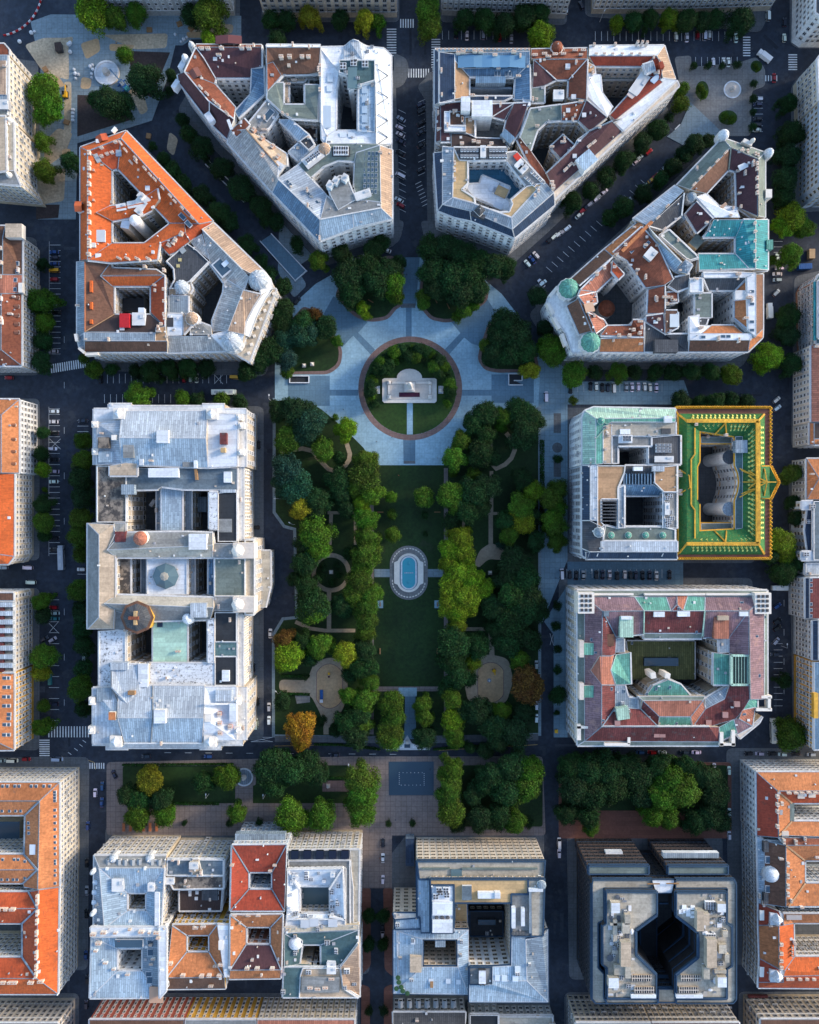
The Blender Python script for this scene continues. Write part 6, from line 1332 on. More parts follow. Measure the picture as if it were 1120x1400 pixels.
for i in range(6): tick(1072, 780+40*i, 0, 9, .4)
tick(343, 1008, 30, 6); tick(343, 1014, 30, -6); tick(343, 1008, 30, 0); tick(343, 1014, 30, 0); tick(752, 866, 5, 16); tick(757, 866, -5, 16); tick(68, 600, 15, 14); tick(83, 600, -15, 14); tick(67, 852, 14, 14); tick(80, 850, -12, 14); tick(293, 512, 12, 13); tick(305, 512, -12, 13)
for i in range(7): tick(568+i*1.6, 252+i*5, 8, -4, .6)
for (x0, y0, x1, y1, n, dx, dy) in ((71, 510, 120, 502, 17, -1, -12), (67, 993, 121, 993, 15, 0, 15), (54, 1012, 54, 1036, 9, 14, 0), (120, 1043, 142, 1043, 8, 0, 8), (529, 40, 529, 76, 11, 13, 0), (548, 26, 565, 26, 6, 0, 12), (590, 54, 590, 92, 12, 12, 0), (559, 94, 586, 94, 9, 0, 12), (1016, 51, 1016, 76, 8, 10, 0), (1078, 75, 1078, 95, 7, 12, 0), (1047, 103, 1062, 103, 5, 0, 8), (930, 170, 946, 186, 7, -7, 7)):
    for i in range(n): tick(x0+(x1-x0)*i/(n-1), y0+(y1-y0)*i/(n-1), dx, dy, 1.5)
for i in range(5): a = R(200+i*18); tick(115-30*math.cos(a)-30, 1012+i*5.5, 4.5, 3.2, .8)
rnd = random.Random(21); pa, pb = [], []
for i in range(330):
    x_, y_ = rnd.uniform(0, 1120), rnd.uniform(0, 1400); w_, d_ = rnd.choice(((3, 14), (16, 4), (8, 8), (5, 26), (22, 6), (2.2, 2.2), (30, 3), (3, 40)))
    a = R(-47 if y_ < 440 and x_ > 690 else 47 if y_ < 440 and 200 < x_ < 460 else 0); c_, s__ = math.cos(a), math.sin(a)
    (pa if rnd.random() < .55 else pb).append([(x_+u*c_-v*s__, y_+u*s__+v*c_) for u, v in ((-w_/2, -d_/2), (w_/2, -d_/2), (w_/2, d_/2), (-w_/2, d_/2))])
for nm, ps, z_, m__ in (('road_patch', pa, .006, 'asphaltlt'), ('road_patch', pb, .018, 'asphaltdk')):
    mb = MB()
    for k, P in enumerate(ps):
        w_ = [W(x, y, 0) for x, y in P]; w_ = w_ if area(w_) > 0 else w_[::-1]; mb.face([(p.x, p.y, z_+k*.00006) for p in w_], m__)
    tag(mb.obj(nm), kind='structure')
quads('road_marking', Lw, .03, 'paint'); 
quads('road_marking', [strip('95,1039 128,1039 131,1052', .5), strip('120,1055 120,1140', .5), strip('376,1020 470,1018 520,1026', .5), strip('600,1026 735,1018', .5)], .034, 'paintyellow')
mb_ = []
for i in range(len(Lw)): pass
# raised markings on paved parking streets
Lw = []; ticks(790, 525, 905, 525, 15, 0, 11); ticks(775, 778, 905, 778, 16, 0, 12); quads('road_marking', Lw, .142, 'paint')
print('GROUND LAYERS', ZC_[0], .09+.0015*ZC_[0])
# ================================================================= monuments, fountains, furniture
def thing(name, x, y, label, cat, group=None, z=0.0): p = W(x, y, 0); return empty(name, (p.x, p.y, z), label, cat, group)
m_ = thing('war_memorial', 560, 540, 'pale stone memorial with obelisk and terrace inside the round green lawn', 'memorial', z=.15)
F7 = lambda x, y: W(480+x/7, 480+y/7, 0)
def pl(pts): return [(F7(x, y).x, F7(x, y).y) for x, y in pts]
mb = MB(); mb.prism(pl([(300, 275), (318, 262), (440, 262)]+[(560-122*math.cos(t*math.pi/12), 262-90*math.sin(t*math.pi/12)) for t in range(1, 12)]+[(680, 262), (802, 262), (820, 275), (820, 480), (802, 497), (318, 497), (300, 480)]), .1, .9, 'stone', 'stonelt'); mb.obj('platform', m_)
mb = MB(); mb.prism(pl([(345, 290), (775, 290), (775, 465), (345, 465)]), .9, 1.15, 'stone', 'stone'); mb.obj('terrace', m_)
mb = MB(); mb.prism(pl([(460, 400), (658, 400), (658, 443), (460, 443)]), 1.15, 1.4, 'stonelt', 'flowers'); mb.obj('flower_bed', m_)
mb = MB(); c = F7(562, 352); mb.box((c.x, c.y, .9), (5.2, 4.6, 2.2), 'stonelt'); mb.box((c.x, c.y, 3.1), (3.6, 3.4, 1.6), 'stonelt'); mb.box((c.x, c.y-1.9, 3.1), (2.4, .5, 1.3), 'stone')
q = 1.25; mb.prism([(c.x-q, c.y-q), (c.x+q, c.y-q), (c.x+q, c.y+q), (c.x-q, c.y+q)], 4.7, 5.2, 'stonelt')
for a, b2 in (((-1.1, -1.1), (1.1, -1.1)), ((1.1, -1.1), (1.1, 1.1)), ((1.1, 1.1), (-1.1, 1.1)), ((-1.1, 1.1), (-1.1, -1.1))): mb.face([(c.x+a[0], c.y+a[1], 5.2), (c.x+b2[0], c.y+b2[1], 5.2), (c.x+b2[0]*.6, c.y+b2[1]*.6, 14), (c.x+a[0]*.6, c.y+a[1]*.6, 14)], 'stonelt'); mb.face([(c.x+a[0]*.6, c.y+a[1]*.6, 14), (c.x+b2[0]*.6, c.y+b2[1]*.6, 14), (c.x, c.y, 15)], 'stonelt')
mb.obj('obelisk', m_)
for x_, y_ in ((365, 305), (755, 305), (365, 443), (755, 443)):
    c = F7(x_, y_); mb = MB(); mb.box((c.x, c.y, .9), (1.9, 1.9, 1.3), 'stonelt'); mb.lathe((c.x, c.y, 2.2), [(.7, 0), (.9, .5), (.4, .8), (0, 1.1)], 'stonelt', 10); mb.obj('pedestal', m_)
for pts in ([(395, 295), (520, 295), (520, 318), (395, 318)], [(620, 295), (735, 295), (735, 318), (620, 318)], [(355, 330), (375, 330), (375, 420), (355, 420)], [(745, 330), (765, 330), (765, 420), (745, 420)]): mb = MB(); mb.prism(pl(pts), .9, 1.8, 'stonelt'); mb.obj('parapet', m_)
for x_, lab in ((516, 'small pale stone slab on the lawn left of the memorial'), (603, 'small pale stone slab on the lawn right of the memorial')):
    o = thing('stone_slab', x_, 533, lab, 'slab', 'stone slabs beside the memorial', .15); c = W(x_, 533); mb = MB(); mb.box((c.x, c.y, .12), (2.6, 3.8, .4), 'zinc', top='pale'); mb.box((c.x-.3, c.y-.4, .52), (1.2, 1.6, .25), 'stonelt'); mb.obj('slab_top', o)
f_ = thing('oval_fountain', 559, 783, 'oval fountain with white rim and teal water between the two long lawns', 'fountain', z=.15)
def oval(cx, cy, rx, hy, n=48):                                  # stadium outline
    return [(cx+rx*math.cos(2*math.pi*i/n), cy+(hy if math.sin(2*math.pi*i/n) >= 0 else -hy)+rx*math.sin(2*math.pi*i/n)) for i in range(n)]
def up(P): return [(W(*p).x, W(*p).y) for p in P]
mb = MB(); mb.prism(up(oval(559, 783, 26, 11)), .1, .34, 'kerb', 'cobble'); mb.obj('surround', f_)
def rim(o, i, z0, z1, m, name, par):
    mb = MB(); A = up(o); Bq = up(i); n = len(A)
    for k in range(n):
        j = (k+1) % n
        for face in ([(*A[k], z1), (*A[j], z1), (*Bq[j], z1), (*Bq[k], z1)], [(*A[k], z0), (*A[j], z0), (*A[j], z1), (*A[k], z1)], [(*Bq[j], z0), (*Bq[k], z0), (*Bq[k], z1), (*Bq[j], z1)]): mb.face(face[::-1] if area([f[:2] for f in [(*A[k],), (*A[j],), (*Bq[j],)]]) < 0 else face, m)
    return mb.obj(name, par)
def blk(P): return [(559+max(-20, min(20, (x-559)*1.35)) if abs(y-783) < 15 else x, y) for x, y in P]
o1 = oval(559, 783, 16.5, 10); rim(blk(o1), oval(559, 783, 12.5, 11), .28, .95, 'stonelt', 'outer_rim', f_); rim(oval(559, 783, 10.8, 12), oval(559, 783, 9, 12), .28, 1.1, 'white', 'basin_rim', f_)
mb = MB(); mb.prism(up(oval(559, 783, 12.5, 11)), .2, .6, 'stone', 'zinc'); mb.obj('basin_step', f_); mb = MB(); mb.prism(up(oval(559, 783, 9.1, 12)), .25, .9, 'water', 'water'); mb.obj('water', f_)
mb = MB()
for y_ in (770, 796): c = W(559, y_); mb.lathe((c.x, c.y, .9), [(.9, 0), (.8, .15), (.2, .3), (.2, .8), (0, .9)], 'water', 12)
c = W(559, 783); mb.box((c.x, c.y, .85), (4.6, .5, .12), 'palebl'); mb.obj('water_jet', f_)
for i in range(34):
    a = 2*math.pi*i/34; x_, y_ = 559+22.3*math.cos(a), 783+(11 if math.sin(a) > 0 else -11)+22.3*math.sin(a); p = W(x_, y_)
    if i == 0: mb = MB(); mb.box((0, 0, 0), (1.0, .5, .42), 'stonelt'); sm = mb.mesh('stone_seat')
    o = inst('stone_seat', sm, (p.x, p.y, .28), f_, -a+1.57)
def round_fountain(name, x, y, r, label, top, cat='fountain', h=.7, statue=True):
    o = thing(name, x, y, label, cat); p = W(x, y); rr = r*SC; mb = MB()
    mb.lathe((p.x, p.y, 0), [(rr, .1), (rr, h), (rr*.84, h), (rr*.84, h-.25), (rr*.4, h-.2), (0, h-.2)], 'stonelt', 32, mats=['stone', 'white', 'stone', top, top]); mb.obj('basin', o)
    if statue: mb = MB(); mb.lathe((p.x, p.y, h-.3), [(rr*.3, 0), (rr*.3, .7), (rr*.16, 1.0), (rr*.12, 2.2), (rr*.25, 2.5), (0, 3)], 'stone', 10); mb.obj('statue', o)
    return o
round_fountain('round_fountain', 334, 1062, 12.5, 'round white rimmed fountain among the trees left of the brown paving', 'zinc'); round_fountain('covered_fountain', 147, 101, 17, 'round white covered fountain on the building site next to the blue crane truck', 'white', h=1.2); round_fountain('round_fountain', 1001, 123, 12, 'small pale round fountain with figures on the cobbled plaza at top right', 'stone', h=.5)
for x_, y_, lab in ((453, 782, 'white pedestal in the ring path left of the long lawn'), (670, 783, 'white pedestal among the trees right of the long lawn'), (427, 498, 'white round stone globe on the plaza lawn left of the memorial'), (416, 500, 'grey stone block on the plaza lawn beside the white globe'), (449, 1074, 'white statue base in the garden left of the dark fountain')):
    p = W(x_, y_); o = empty('statue_pedestal', (p.x, p.y, .15), lab, 'pedestal'); mb = MB(); mb.box((p.x, p.y, .1), (1.9, 1.9, .5), 'stone'); mb.box((p.x, p.y, .6), (1.3, 1.3, 1.3), 'stonelt'); mb.obj('plinth', o); mb = MB(); mb.lathe((p.x, p.y, 1.9), [(.4, 0), (.5, .6), (.3, 1.2), (.32, 1.5), (0, 1.8)], 'stonelt', 10); mb.obj('statue', o)
for x_, y_, lab in ((520, 826, 'pale square paved pad with bench at the left edge of the lower lawn'), (598, 826, 'pale square paved pad with bench at the right edge of the lower lawn')):
    p = W(x_, y_); o = empty('bench_pad', (p.x, p.y, .15), lab, 'bench'); mb = MB(); mb.box((p.x, p.y, .1), (2.8, 3.8, .3), 'plaza'); mb.obj('pad', o); mb = MB(); mb.box((p.x, p.y, .55), (.5, 2.2, .08), 'timber'); mb.box((p.x, p.y-.8, .2), (.4, .2, .36), 'stone'); mb.box((p.x, p.y+.8, .2), (.4, .2, .36), 'stone'); mb.obj('seat', o)
p = W(556, 1012); o = empty('stone_apron', (p.x, p.y, 0), 'white pointed stone fountain apron at the bottom gate of the park', 'fountain'); mb = MB(); mb.prism(up([(557, 1005), (563, 1016), (588, 1022), (588, 1025), (527, 1025), (527, 1022), (550, 1016)]), .05, .5, 'stonelt', 'white'); mb.obj('apron', o); mb = MB(); mb.prism(up([(553, 1017), (561, 1017), (561, 1022), (553, 1022)]), .5, .62, 'stone', 'waterdark'); mb.obj('basin', o)
mb = MB(); c = W(557, 1014); mb.box((c.x, c.y, .5), (1.2, 1.4, 1.6), 'stonelt'); mb.obj('spout', o)
# stairwells and ramps
def walls(name, label, cat, pts, floor, closed, h=1.1, t=1.2):
    P = [W(x, y) for x, y in pts]; o = empty(name, (P[0].x, P[0].y, 0), label, cat); mb = MB(); n = len(P)
    for i in range(n if closed else n-1):
        a, b2 = P[i], P[(i+1) % n]; d = (b2-a).normalized(); nn = Vector((-d.y, d.x, 0))*t*SC/2*2; e = d*t*SC/2
        mb.prism([((a-e).x, (a-e).y), ((b2+e).x, (b2+e).y), ((b2+e+nn).x, (b2+e+nn).y), ((a-e+nn).x, (a-e+nn).y)], 0, h+.004*i, 'white')
    mb.obj('parapet_wall', o); mb = MB(); w_ = [(p.x, p.y) for p in P]; w_ = w_ if area(w_) > 0 else w_[::-1]; mb.face([(x, y, .37) for x, y in w_], floor); mb.obj('ramp_floor', o)
walls('stairwell', 'white walled stairwell opening on the plaza below the left lawn', 'stairwell', [(397, 515), (422, 515), (422, 523), (397, 523)], 'dark', True); walls('stairwell', 'white walled stairwell opening on the plaza below the right lawn', 'stairwell', [(714, 526), (696, 526), (696, 512), (713, 512), (713, 520), (703, 520)], 'dark', False)
walls('garage_ramp', 'dark car ramp between white walls on the diagonal street by the domes', 'ramp', [(356, 331), (404, 385), (420, 371), (372, 320)], 'plazadk', False); walls('tunnel_wall', 'long low white wall along the upper left diagonal street', 'wall', [(286, 221), (338, 272), (334, 276), (282, 225)], 'asphalt', False, .9)
# play equipment, site machines
def multi(name, x, y, label, cat, parts, rot=0, group=None, z=.15):
    p = W(x, y); o = empty(name, (p.x, p.y, z), label, cat, group); o.rotation_euler = (0, 0, R(rot))
    for nm, f in parts: mb = MB(); f(mb); q = mb.obj(nm, None, (0, 0, 0)); q.parent = o; q.location = (0, 0, 0)
    return o
multi('play_slide', 440, 949, 'long blue slide in the left sand playground', 'slide', (('chute', lambda m: (m.box((0, 0, .6), (1.3, 4.6, .15), 'blueplastic'), m.box((-.7, 0, .6), (.15, 4.6, .45), 'blueplastic'), m.box((.7, 0, .6), (.15, 4.6, .45), 'blueplastic'))), ('platform', lambda m: (m.box((0, -3, 0), (1.5, 1.4, 1.6), 'timber'), m.box((0, -3, 1.6), (1.6, 1.5, .3), 'steel')))))
multi('spring_rider', 450, 923, 'small orange and purple spring rider in the left sand playground', 'play equipment', (('seat', lambda m: (m.box((0, .8, .5), (.9, 1.2, .5), 'yellowpaint'), m.box((0, -.6, .4), (.9, .9, .5), 'flowers'))), ('post', lambda m: m.lathe((0, 0, 0), [(.2, 0), (.2, .8), (0, .8)], 'steel', 8))))
multi('play_tower', 675, 916, 'orange play tower in the right sand playground', 'play equipment', (('deck', lambda m: (m.box((0, 0, 1), (1.5, 1.5, .2), 'timber'), m.box((.6, -1.4, .5), (.6, 2, .2), 'yellowpaint'))), ('roof', lambda m: m.lathe((0, 0, 2.2), [(1.1, 0), (0, .9)], 'yellowpaint', 4)), ('post', lambda m: [m.box((x, y, 0), (.14, .14, 2.3), 'timber') for x in (-.7, .7) for y in (-.7, .7)])))
multi('play_carousel', 669, 930, 'small grey round carousel in the right sand playground', 'play equipment', (('disc', lambda m: m.lathe((0, 0, .2), [(1, 0), (1, .12), (0, .14)], 'zinc', 14)), ('handle', lambda m: m.lathe((0, 0, .3), [(.1, 0), (.1, .7), (.5, .72), (0, .8)], 'steel', 8))))
multi('crane_truck', 171, 119, 'blue crane truck with its arm over the white fountain', 'crane', (('truck', lambda m: (m.box((0, 0, .5), (2.4, 6.5, 1.1), 'blueplastic'), m.box((0, -2.6, 1.6), (2.3, 1.6, 1.2), 'turq'), m.box((0, 1, 1.6), (1.8, 2, .8), 'zinc'))), ('arm', lambda m: m.box((0, 5, 3), (.6, 8.5, .6), 'blue')), ('outrigger', lambda m: (m.box((0, 2.2, .3), (5, .4, .4), 'blueplastic'), m.box((0, -1.2, .3), (5, .4, .4), 'blueplastic')))), 42)
multi('excavator', 91, 131, 'yellow excavator standing on the earth strip of the building site', 'excavator', (('cab', lambda m: (m.box((0, -.2, 1), (2, 2.6, 1.2), 'yellowpaint'), m.box((-.5, .2, 2.2), (.9, 1.4, .9), 'pane'))), ('arm', lambda m: (m.box((.4, 2.6, 2), (.45, 3, .5), 'yellowpaint'), m.box((.4, 4.1, .5), (.8, .7, 1.4), 'iron'))), ('track', lambda m: (m.box((-.9, 0, 0), (.5, 3.2, .9), 'rubber'), m.box((.9, 0, 0), (.5, 3.2, .9), 'rubber')))))
multi('storage_container', 1098, 366, 'blue container at the right edge by the orange box', 'container', (('box', lambda m: m.box((0, 0, .1), (6.4, 2.6, 2.5), 'blueplastic')), ('door', lambda m: m.box((3.25, 0, .2), (.08, 2.4, 2.2), 'blue')), ('roof_rib', lambda m: [m.box((x, 0, 2.6), (.15, 2.5, .06), 'blueplastic') for x in (-2.4, -1.2, 0, 1.2, 2.4)])), 2)
multi('storage_container', 1107, 349, 'tan box trailer at the right edge above the blue container', 'container', (('box', lambda m: m.box((0, 0, .1), (2.8, 4.6, 2.5), 'sand')), ('door', lambda m: m.box((0, -2.35, .2), (2.2, .08, 2.2), 'timber')), ('roof_rib', lambda m: [m.box((0, y, 2.6), (2.7, .15, .06), 'sand') for y in (-1.5, 0, 1.5)])))
multi('recycling_bank', 69.5, 928, 'teal row of recycling bins on the left street', 'bins', (('bin', lambda m: [m.box((0, y, 0), (1.5, 1.35, 1.5), 'turq', 0, 'turq') for y in (-2.1, -.7, .7, 2.1)]), ('lid', lambda m: [m.box((0, y, 1.5), (1.2, 1.1, .15), 'verd') for y in (-2.1, -.7, .7, 2.1)])))
multi('street_cabinet', 760, 999, 'bright yellow street box at the corner below the left facade of the mossy courtyard bank', 'box', (('box', lambda m: m.box((0, 0, 0), (1.4, 1.4, 1.5), 'yellowpaint')), ('lid', lambda m: m.box((0, 0, 1.5), (1.6, 1.6, .12), 'yellowpaint'))))
for i in range(22):
    a = R(-4+i*3.9); x_, y_ = -6+64*math.cos(a), -14+64*math.sin(a)
    multi('traffic_barrier', x_, y_, 'red traffic barrier block in the curved row at top left' if i % 2 else 'white traffic barrier block in the curved row at top left', 'barrier', (('block', lambda m: (m.box((0, 0, 0), (1.5, .6, .4), 'redpaint' if i % 2 else 'white'), m.box((0, 0, .4), (1.4, .3, .5), 'redpaint' if i % 2 else 'white'))),), -math.degrees(a)+90, 'curved row of red and white traffic barriers', 0)
rnd = random.Random(9)
mb = MB(); mb.lathe((0, 0, 0), [(.5, 0), (.62, .3), (.55, .8), (.2, 1.0), (0, 1.05)], 'white', 7); bag = mb.mesh('gravel_bag')
for x_, y_ in ((102, 96), (104, 102), (108, 103), (104, 108), (124, 92), (127, 90), (128, 96), (126, 102), (126, 107), (95, 62), (97, 72), (97, 60), (240, 48), (252, 55), (248, 58), (256, 52), (28, 58), (44, 46), (48, 44)):
    p = W(x_, y_); o = inst('gravel_bag', bag, (p.x, p.y, .12), None, rnd.uniform(0, 3), rnd.uniform(1, 1.7)); tag(o, 'white bulk bag lying on the building site square', 'bag', 'white bulk bags on the building site')
mb = MB()
for k in range(4): mb.box((0, 0, .12*k), (1.2-.02*k, 1.0, .1), 'timber')
pal = mb.mesh('pallet')
for i, (x_, y_, lab) in enumerate(((205, 42, 'stack of wooden pallets near the top facade of the building site'), (262, 40, 'stack of wooden pallets by the plum gable on the building site'), (204, 187, 'stack of wooden pallets at the tip of the orange block'), (63, 96, 'stack of wooden pallets on the earth heap by the beige front'), (92, 168, 'stack of wooden pallets on the earth strip below the excavator'), (246, 34, 'stack of wooden pallets in the middle of the top pavement'))):
    p = W(x_, y_); o = inst('pallet_stack', pal, (p.x, p.y, .3), None, i*.7, (2.2, 2.2, 2)); tag(o, lab, 'pallets', 'pallet stacks on the building site')
multi('site_cabin', 83, 68, 'dark open pit cabin on the earth heap at top left', 'cabin', (('hut', lambda m: m.box((0, 0, .2), (3, 4, 2.4), 'slate')), ('roof', lambda m: m.box((0, 0, 2.6), (3.3, 4.3, .12), 'darkbr'))), 8)
multi('barrier_stack', 100.5, 158, 'row of four white barriers on the edge of the dark soil bed', 'barriers', (('barrier', lambda m: [m.box((0, y, .2), (1.4, 1.1, .9), 'white') for y in (-2.6, -.9, .9, 2.6)]),))
quads('site_soil', [rounded(P, 5) for P in ([(110, 60), (135, 52), (138, 70), (118, 82)], [(150, 60), (185, 62), (180, 70), (150, 70)], [(112, 105), (126, 108), (124, 122), (110, 122)], [(60, 100), (80, 104), (90, 118), (70, 122)], [(84, 205), (97, 203), (99, 218), (88, 220)], [(255, 44), (300, 44), (300, 52), (256, 52)])], .13, 'sand')
# street lamps
mb = MB(); mb.lathe((0, 0, 0), [(.16, 0), (.12, 1), (.08, 6.6), (0, 6.6)], 'steel', 8); lp = mb.mesh('pole'); mb = MB(); mb.box((0, .9, 6.5), (.12, 1.9, .1), 'steel'); la = mb.mesh('lamp_arm'); mb = MB(); mb.box((0, 1.9, 6.42), (.45, .9, .2), 'white'); lh = mb.mesh('lamp_head')
for x_, y_, r_, lab in ((371, 548, 0, 'white street lamp at the left corner of the plaza'), (384, 682, 90, 'white street lamp at the left park edge beside the bulge of the street'), (403, 717, 60, 'white street lamp where the left park edge steps in'), (805, 783, 0, 'white street lamp between the green roofed bank and the maroon roofed bank'), (286, 1085, 0, 'white street lamp in the garden left of the round fountain'), (363, 1086, 0, 'white street lamp in the garden right of the round fountain'),
                        (384, 945, 45, 'white street lamp at the sandy path of the left playground'), (489, 1018, 0, 'white street lamp at the bottom edge of the park, left of the gate'), (612, 1028, 180, 'white street lamp at the bottom edge of the park, right of the gate'), (820, 30, -30, 'white street lamp on the corner of the top street'), (995, 20, -40, 'white street lamp at the top street near the small round plaza'), (1092, 145, -60, 'white street lamp beside the cream house on the upper right'), (478, 1045, 0, 'white street lamp by the brown paving left of the dark fountain'), (1068, 883, 0, 'white street lamp on the right of the maroon roofed bank'), (535, 250, 90, 'white street lamp beside the white palace on the middle street')):
    p = W(x_, y_); o = empty('street_lamp', (p.x, p.y, .1), lab, 'street lamp', 'street lamps'); inst('pole', lp, (p.x, p.y, .1), o); q = inst('lamp_arm', la, (p.x, p.y, .1), o, R(r_)); inst('lamp_head', lh, (p.x, p.y, .1), o, R(r_))
# small tables of the restaurants: parasols by the promenade
mb = MB(); mb.box((0, 0, .42), (.45, 3.0, .07), 'timber'); mb.box((-.26, 0, .5), (.06, 3.0, .45), 'timber'); bs = mb.mesh('seat'); mb = MB(); mb.box((0, -1.1, 0), (.4, .1, .42), 'iron'); mb.box((0, 1.1, 0), (.4, .1, .42), 'iron'); bg = mb.mesh('leg_frame')
for i, (x_, y_, r_) in enumerate(((507, 450, 60), (524, 428, 60), (596, 411, 25), (613, 419, 25), (427, 1064, 0), (520, 700, 90), (598, 700, 90), (520, 890, 0), (598, 890, 0))):
    p = W(x_, y_); lab = ['white bench in the left garden bed above the memorial, upper one', 'white bench in the left garden bed above the memorial, inner one', 'white bench in the right garden bed above the memorial, inner one', 'white bench in the right garden bed above the memorial, outer one', 'bench in the garden left of the dark fountain', 'bench at the left edge of the upper lawn', 'bench at the right edge of the upper lawn', 'bench at the left edge of the lower lawn', 'bench at the right edge of the lower lawn'][i]
    if i in (0,): x_, y_ = 507, 412; p = W(x_, y_)
    if i == 1: p = W(527, 407)
    o = empty('park_bench', (p.x, p.y, .15), lab, 'bench', 'park benches'); inst('seat', bs, (p.x, p.y, .15), o, R(r_)); inst('leg_frame', bg, (p.x, p.y, .15), o, R(r_))
for i in range(6):
    x_, y_ = 170+9*i, 1130; p = W(x_, y_); o = empty('wooden_table', (p.x, p.y, .12), '%s brown wooden table from the left in the row above the cream house' % ('first', 'second', 'third', 'fourth', 'fifth', 'last')[i], 'table', 'wooden tables on the promenade'); mb = MB(); mb.box((p.x, p.y, .8), (1.3, 4.2, .1), 'terracotta'); mb.obj('tabletop', o); mb = MB(); mb.box((p.x, p.y, .12), (.9, 3.6, .68), 'timber'); mb.obj('base', o)
# ================================================================= trees
def leaf_mat(attr=False):
    m = bpy.data.materials.new('foliage'); m.use_nodes = True; nt = m.node_tree; N = nt.nodes; L = nt.links; b = N['Principled BSDF']
    oi = N.new('ShaderNodeObjectInfo'); ge = N.new('ShaderNodeNewGeometry'); mr = N.new('ShaderNodeMapRange'); L.new(ge.outputs['Random Per Island'], mr.inputs[0]); mr.inputs[3].default_value = .35; mr.inputs[4].default_value = 1.9
    tc = N.new('ShaderNodeTexCoord'); nz = N.new('ShaderNodeTexNoise'); nz.inputs['Scale'].default_value = .35; nz.inputs['Detail'].default_value = 2; L.new(tc.outputs['Object'], nz.inputs['Vector'])
    m2 = N.new('ShaderNodeMapRange'); L.new(nz.outputs[0], m2.inputs[0]); m2.inputs[1].default_value = .3; m2.inputs[2].default_value = .7; m2.inputs[3].default_value = .72; m2.inputs[4].default_value = 1.3
    mm = N.new('ShaderNodeMath'); mm.operation = 'MULTIPLY'; L.new(mr.outputs[0], mm.inputs[0]); L.new(m2.outputs[0], mm.inputs[1])
    ca = N.new('ShaderNodeAttribute'); ca.attribute_name = 'tint'; v = N.new('ShaderNodeVectorMath'); v.operation = 'SCALE'; L.new(ca.outputs['Color'] if attr else oi.outputs['Color'], v.inputs[0]); L.new(mm.outputs[0], v.inputs['Scale'])
    hs = N.new('ShaderNodeHueSaturation'); m3 = N.new('ShaderNodeMapRange'); L.new(nz.outputs[0], m3.inputs[0]); m3.inputs[1].default_value = .3; m3.inputs[2].default_value = .7; m3.inputs[3].default_value = .475; m3.inputs[4].default_value = .515; L.new(m3.outputs[0], hs.inputs['Hue']); L.new(v.outputs[0], hs.inputs['Color'])
    L.new(hs.outputs[0], b.inputs['Base Color']); b.inputs['Roughness'].default_value = .7; b.inputs['Specular IOR Level'].default_value = .2
    tr = N.new('ShaderNodeBsdfTranslucent'); L.new(hs.outputs[0], tr.inputs['Color']); mx = N.new('ShaderNodeMixShader'); mx.inputs[0].default_value = .3
    L.new(b.outputs[0], mx.inputs[1]); L.new(tr.outputs[0], mx.inputs[2]); L.new(mx.outputs[0], N['Material Output'].inputs['Surface'])
    if not attr: MATS['foliage'] = m
    return m
leaf_mat()
def crown(r, hgt, seed, leaf=.62, loose=0.0):                     # clumps of leaf faces spread over an uneven crown
    rnd = random.Random(seed); v = []; f = []; cl = []
    n = max(7, int(9+r*r*1.9)); lob = [(rnd.uniform(0, 6.28), rnd.uniform(.2, .42), rnd.randint(2, 5)) for _ in range(3)]
    for i in range(n):
        a = i*2.39996+rnd.uniform(-.4, .4); t = (i+.5)/n; rr = r*math.sqrt(t)*(1+sum(A*math.sin(k*a+ph) for ph, A, k in lob)*.6)*.86*rnd.uniform(.82, 1.1)
        z = hgt*(.62+.38*math.sqrt(max(0, 1-(rr/(r*1.06))**2)))-rnd.uniform(0, .16)*hgt
        cl.append((rr*math.cos(a), rr*math.sin(a), z, rnd.uniform(.75, 1.35)*min(1.9, .42*r+.35)))
        if rr > r*.45: cl.append((rr*.93*math.cos(a+.2), rr*.93*math.sin(a+.2), z-hgt*rnd.uniform(.16, .34), rnd.uniform(.8, 1.2)*min(1.7, .4*r+.3)))
    for cx, cy, cz, cr in cl:
        m = int(26+30*cr*cr*(1-loose))
        for _ in range(m):
            d = Vector((rnd.gauss(0, 1), rnd.gauss(0, 1), rnd.gauss(.25, 1))).normalized(); p = Vector((cx, cy, cz))+Vector((d.x, d.y, d.z*.8))*cr*rnd.uniform(.62, 1.08)
            nn = (d+Vector((rnd.gauss(0, .6), rnd.gauss(0, .6), rnd.gauss(.35, .5)))).normalized(); u = nn.orthogonal().normalized(); w_ = nn.cross(u); a = rnd.uniform(0, 6.28); u, w_ = u*math.cos(a)+w_*math.sin(a), w_*math.cos(a)-u*math.sin(a)
            s = leaf*rnd.uniform(.55, 1.15); k = len(v); v += [p-u*s*.6, p-w_*s*.36+u*s*.05, p+u*s*.6, p+w_*s*.36+u*s*.05]; f.append((k, k+1, k+2, k+3))
    rr_ = sorted(math.hypot(a.x, a.y) for a in v)[int(len(v)*.975)]; v = [Vector((a.x*r/rr_, a.y*r/rr_, a.z)) for a in v]
    me = bpy.data.meshes.new('crown'); me.from_pydata(v, [], f); me.materials.append(MATS['foliage']); return me
CROWN = {}
for key, r, h_, n in (('xs', 1.2, 1.9, 3), ('s', 2.3, 5, 4), ('m', 3.9, 9.5, 5), ('l', 5.6, 13, 5)): CROWN[key] = (r, h_, [crown(r, h_, 100*n+7*i+int(r*10), .42 if key in ('xs', 's') else .6) for i in range(n)])
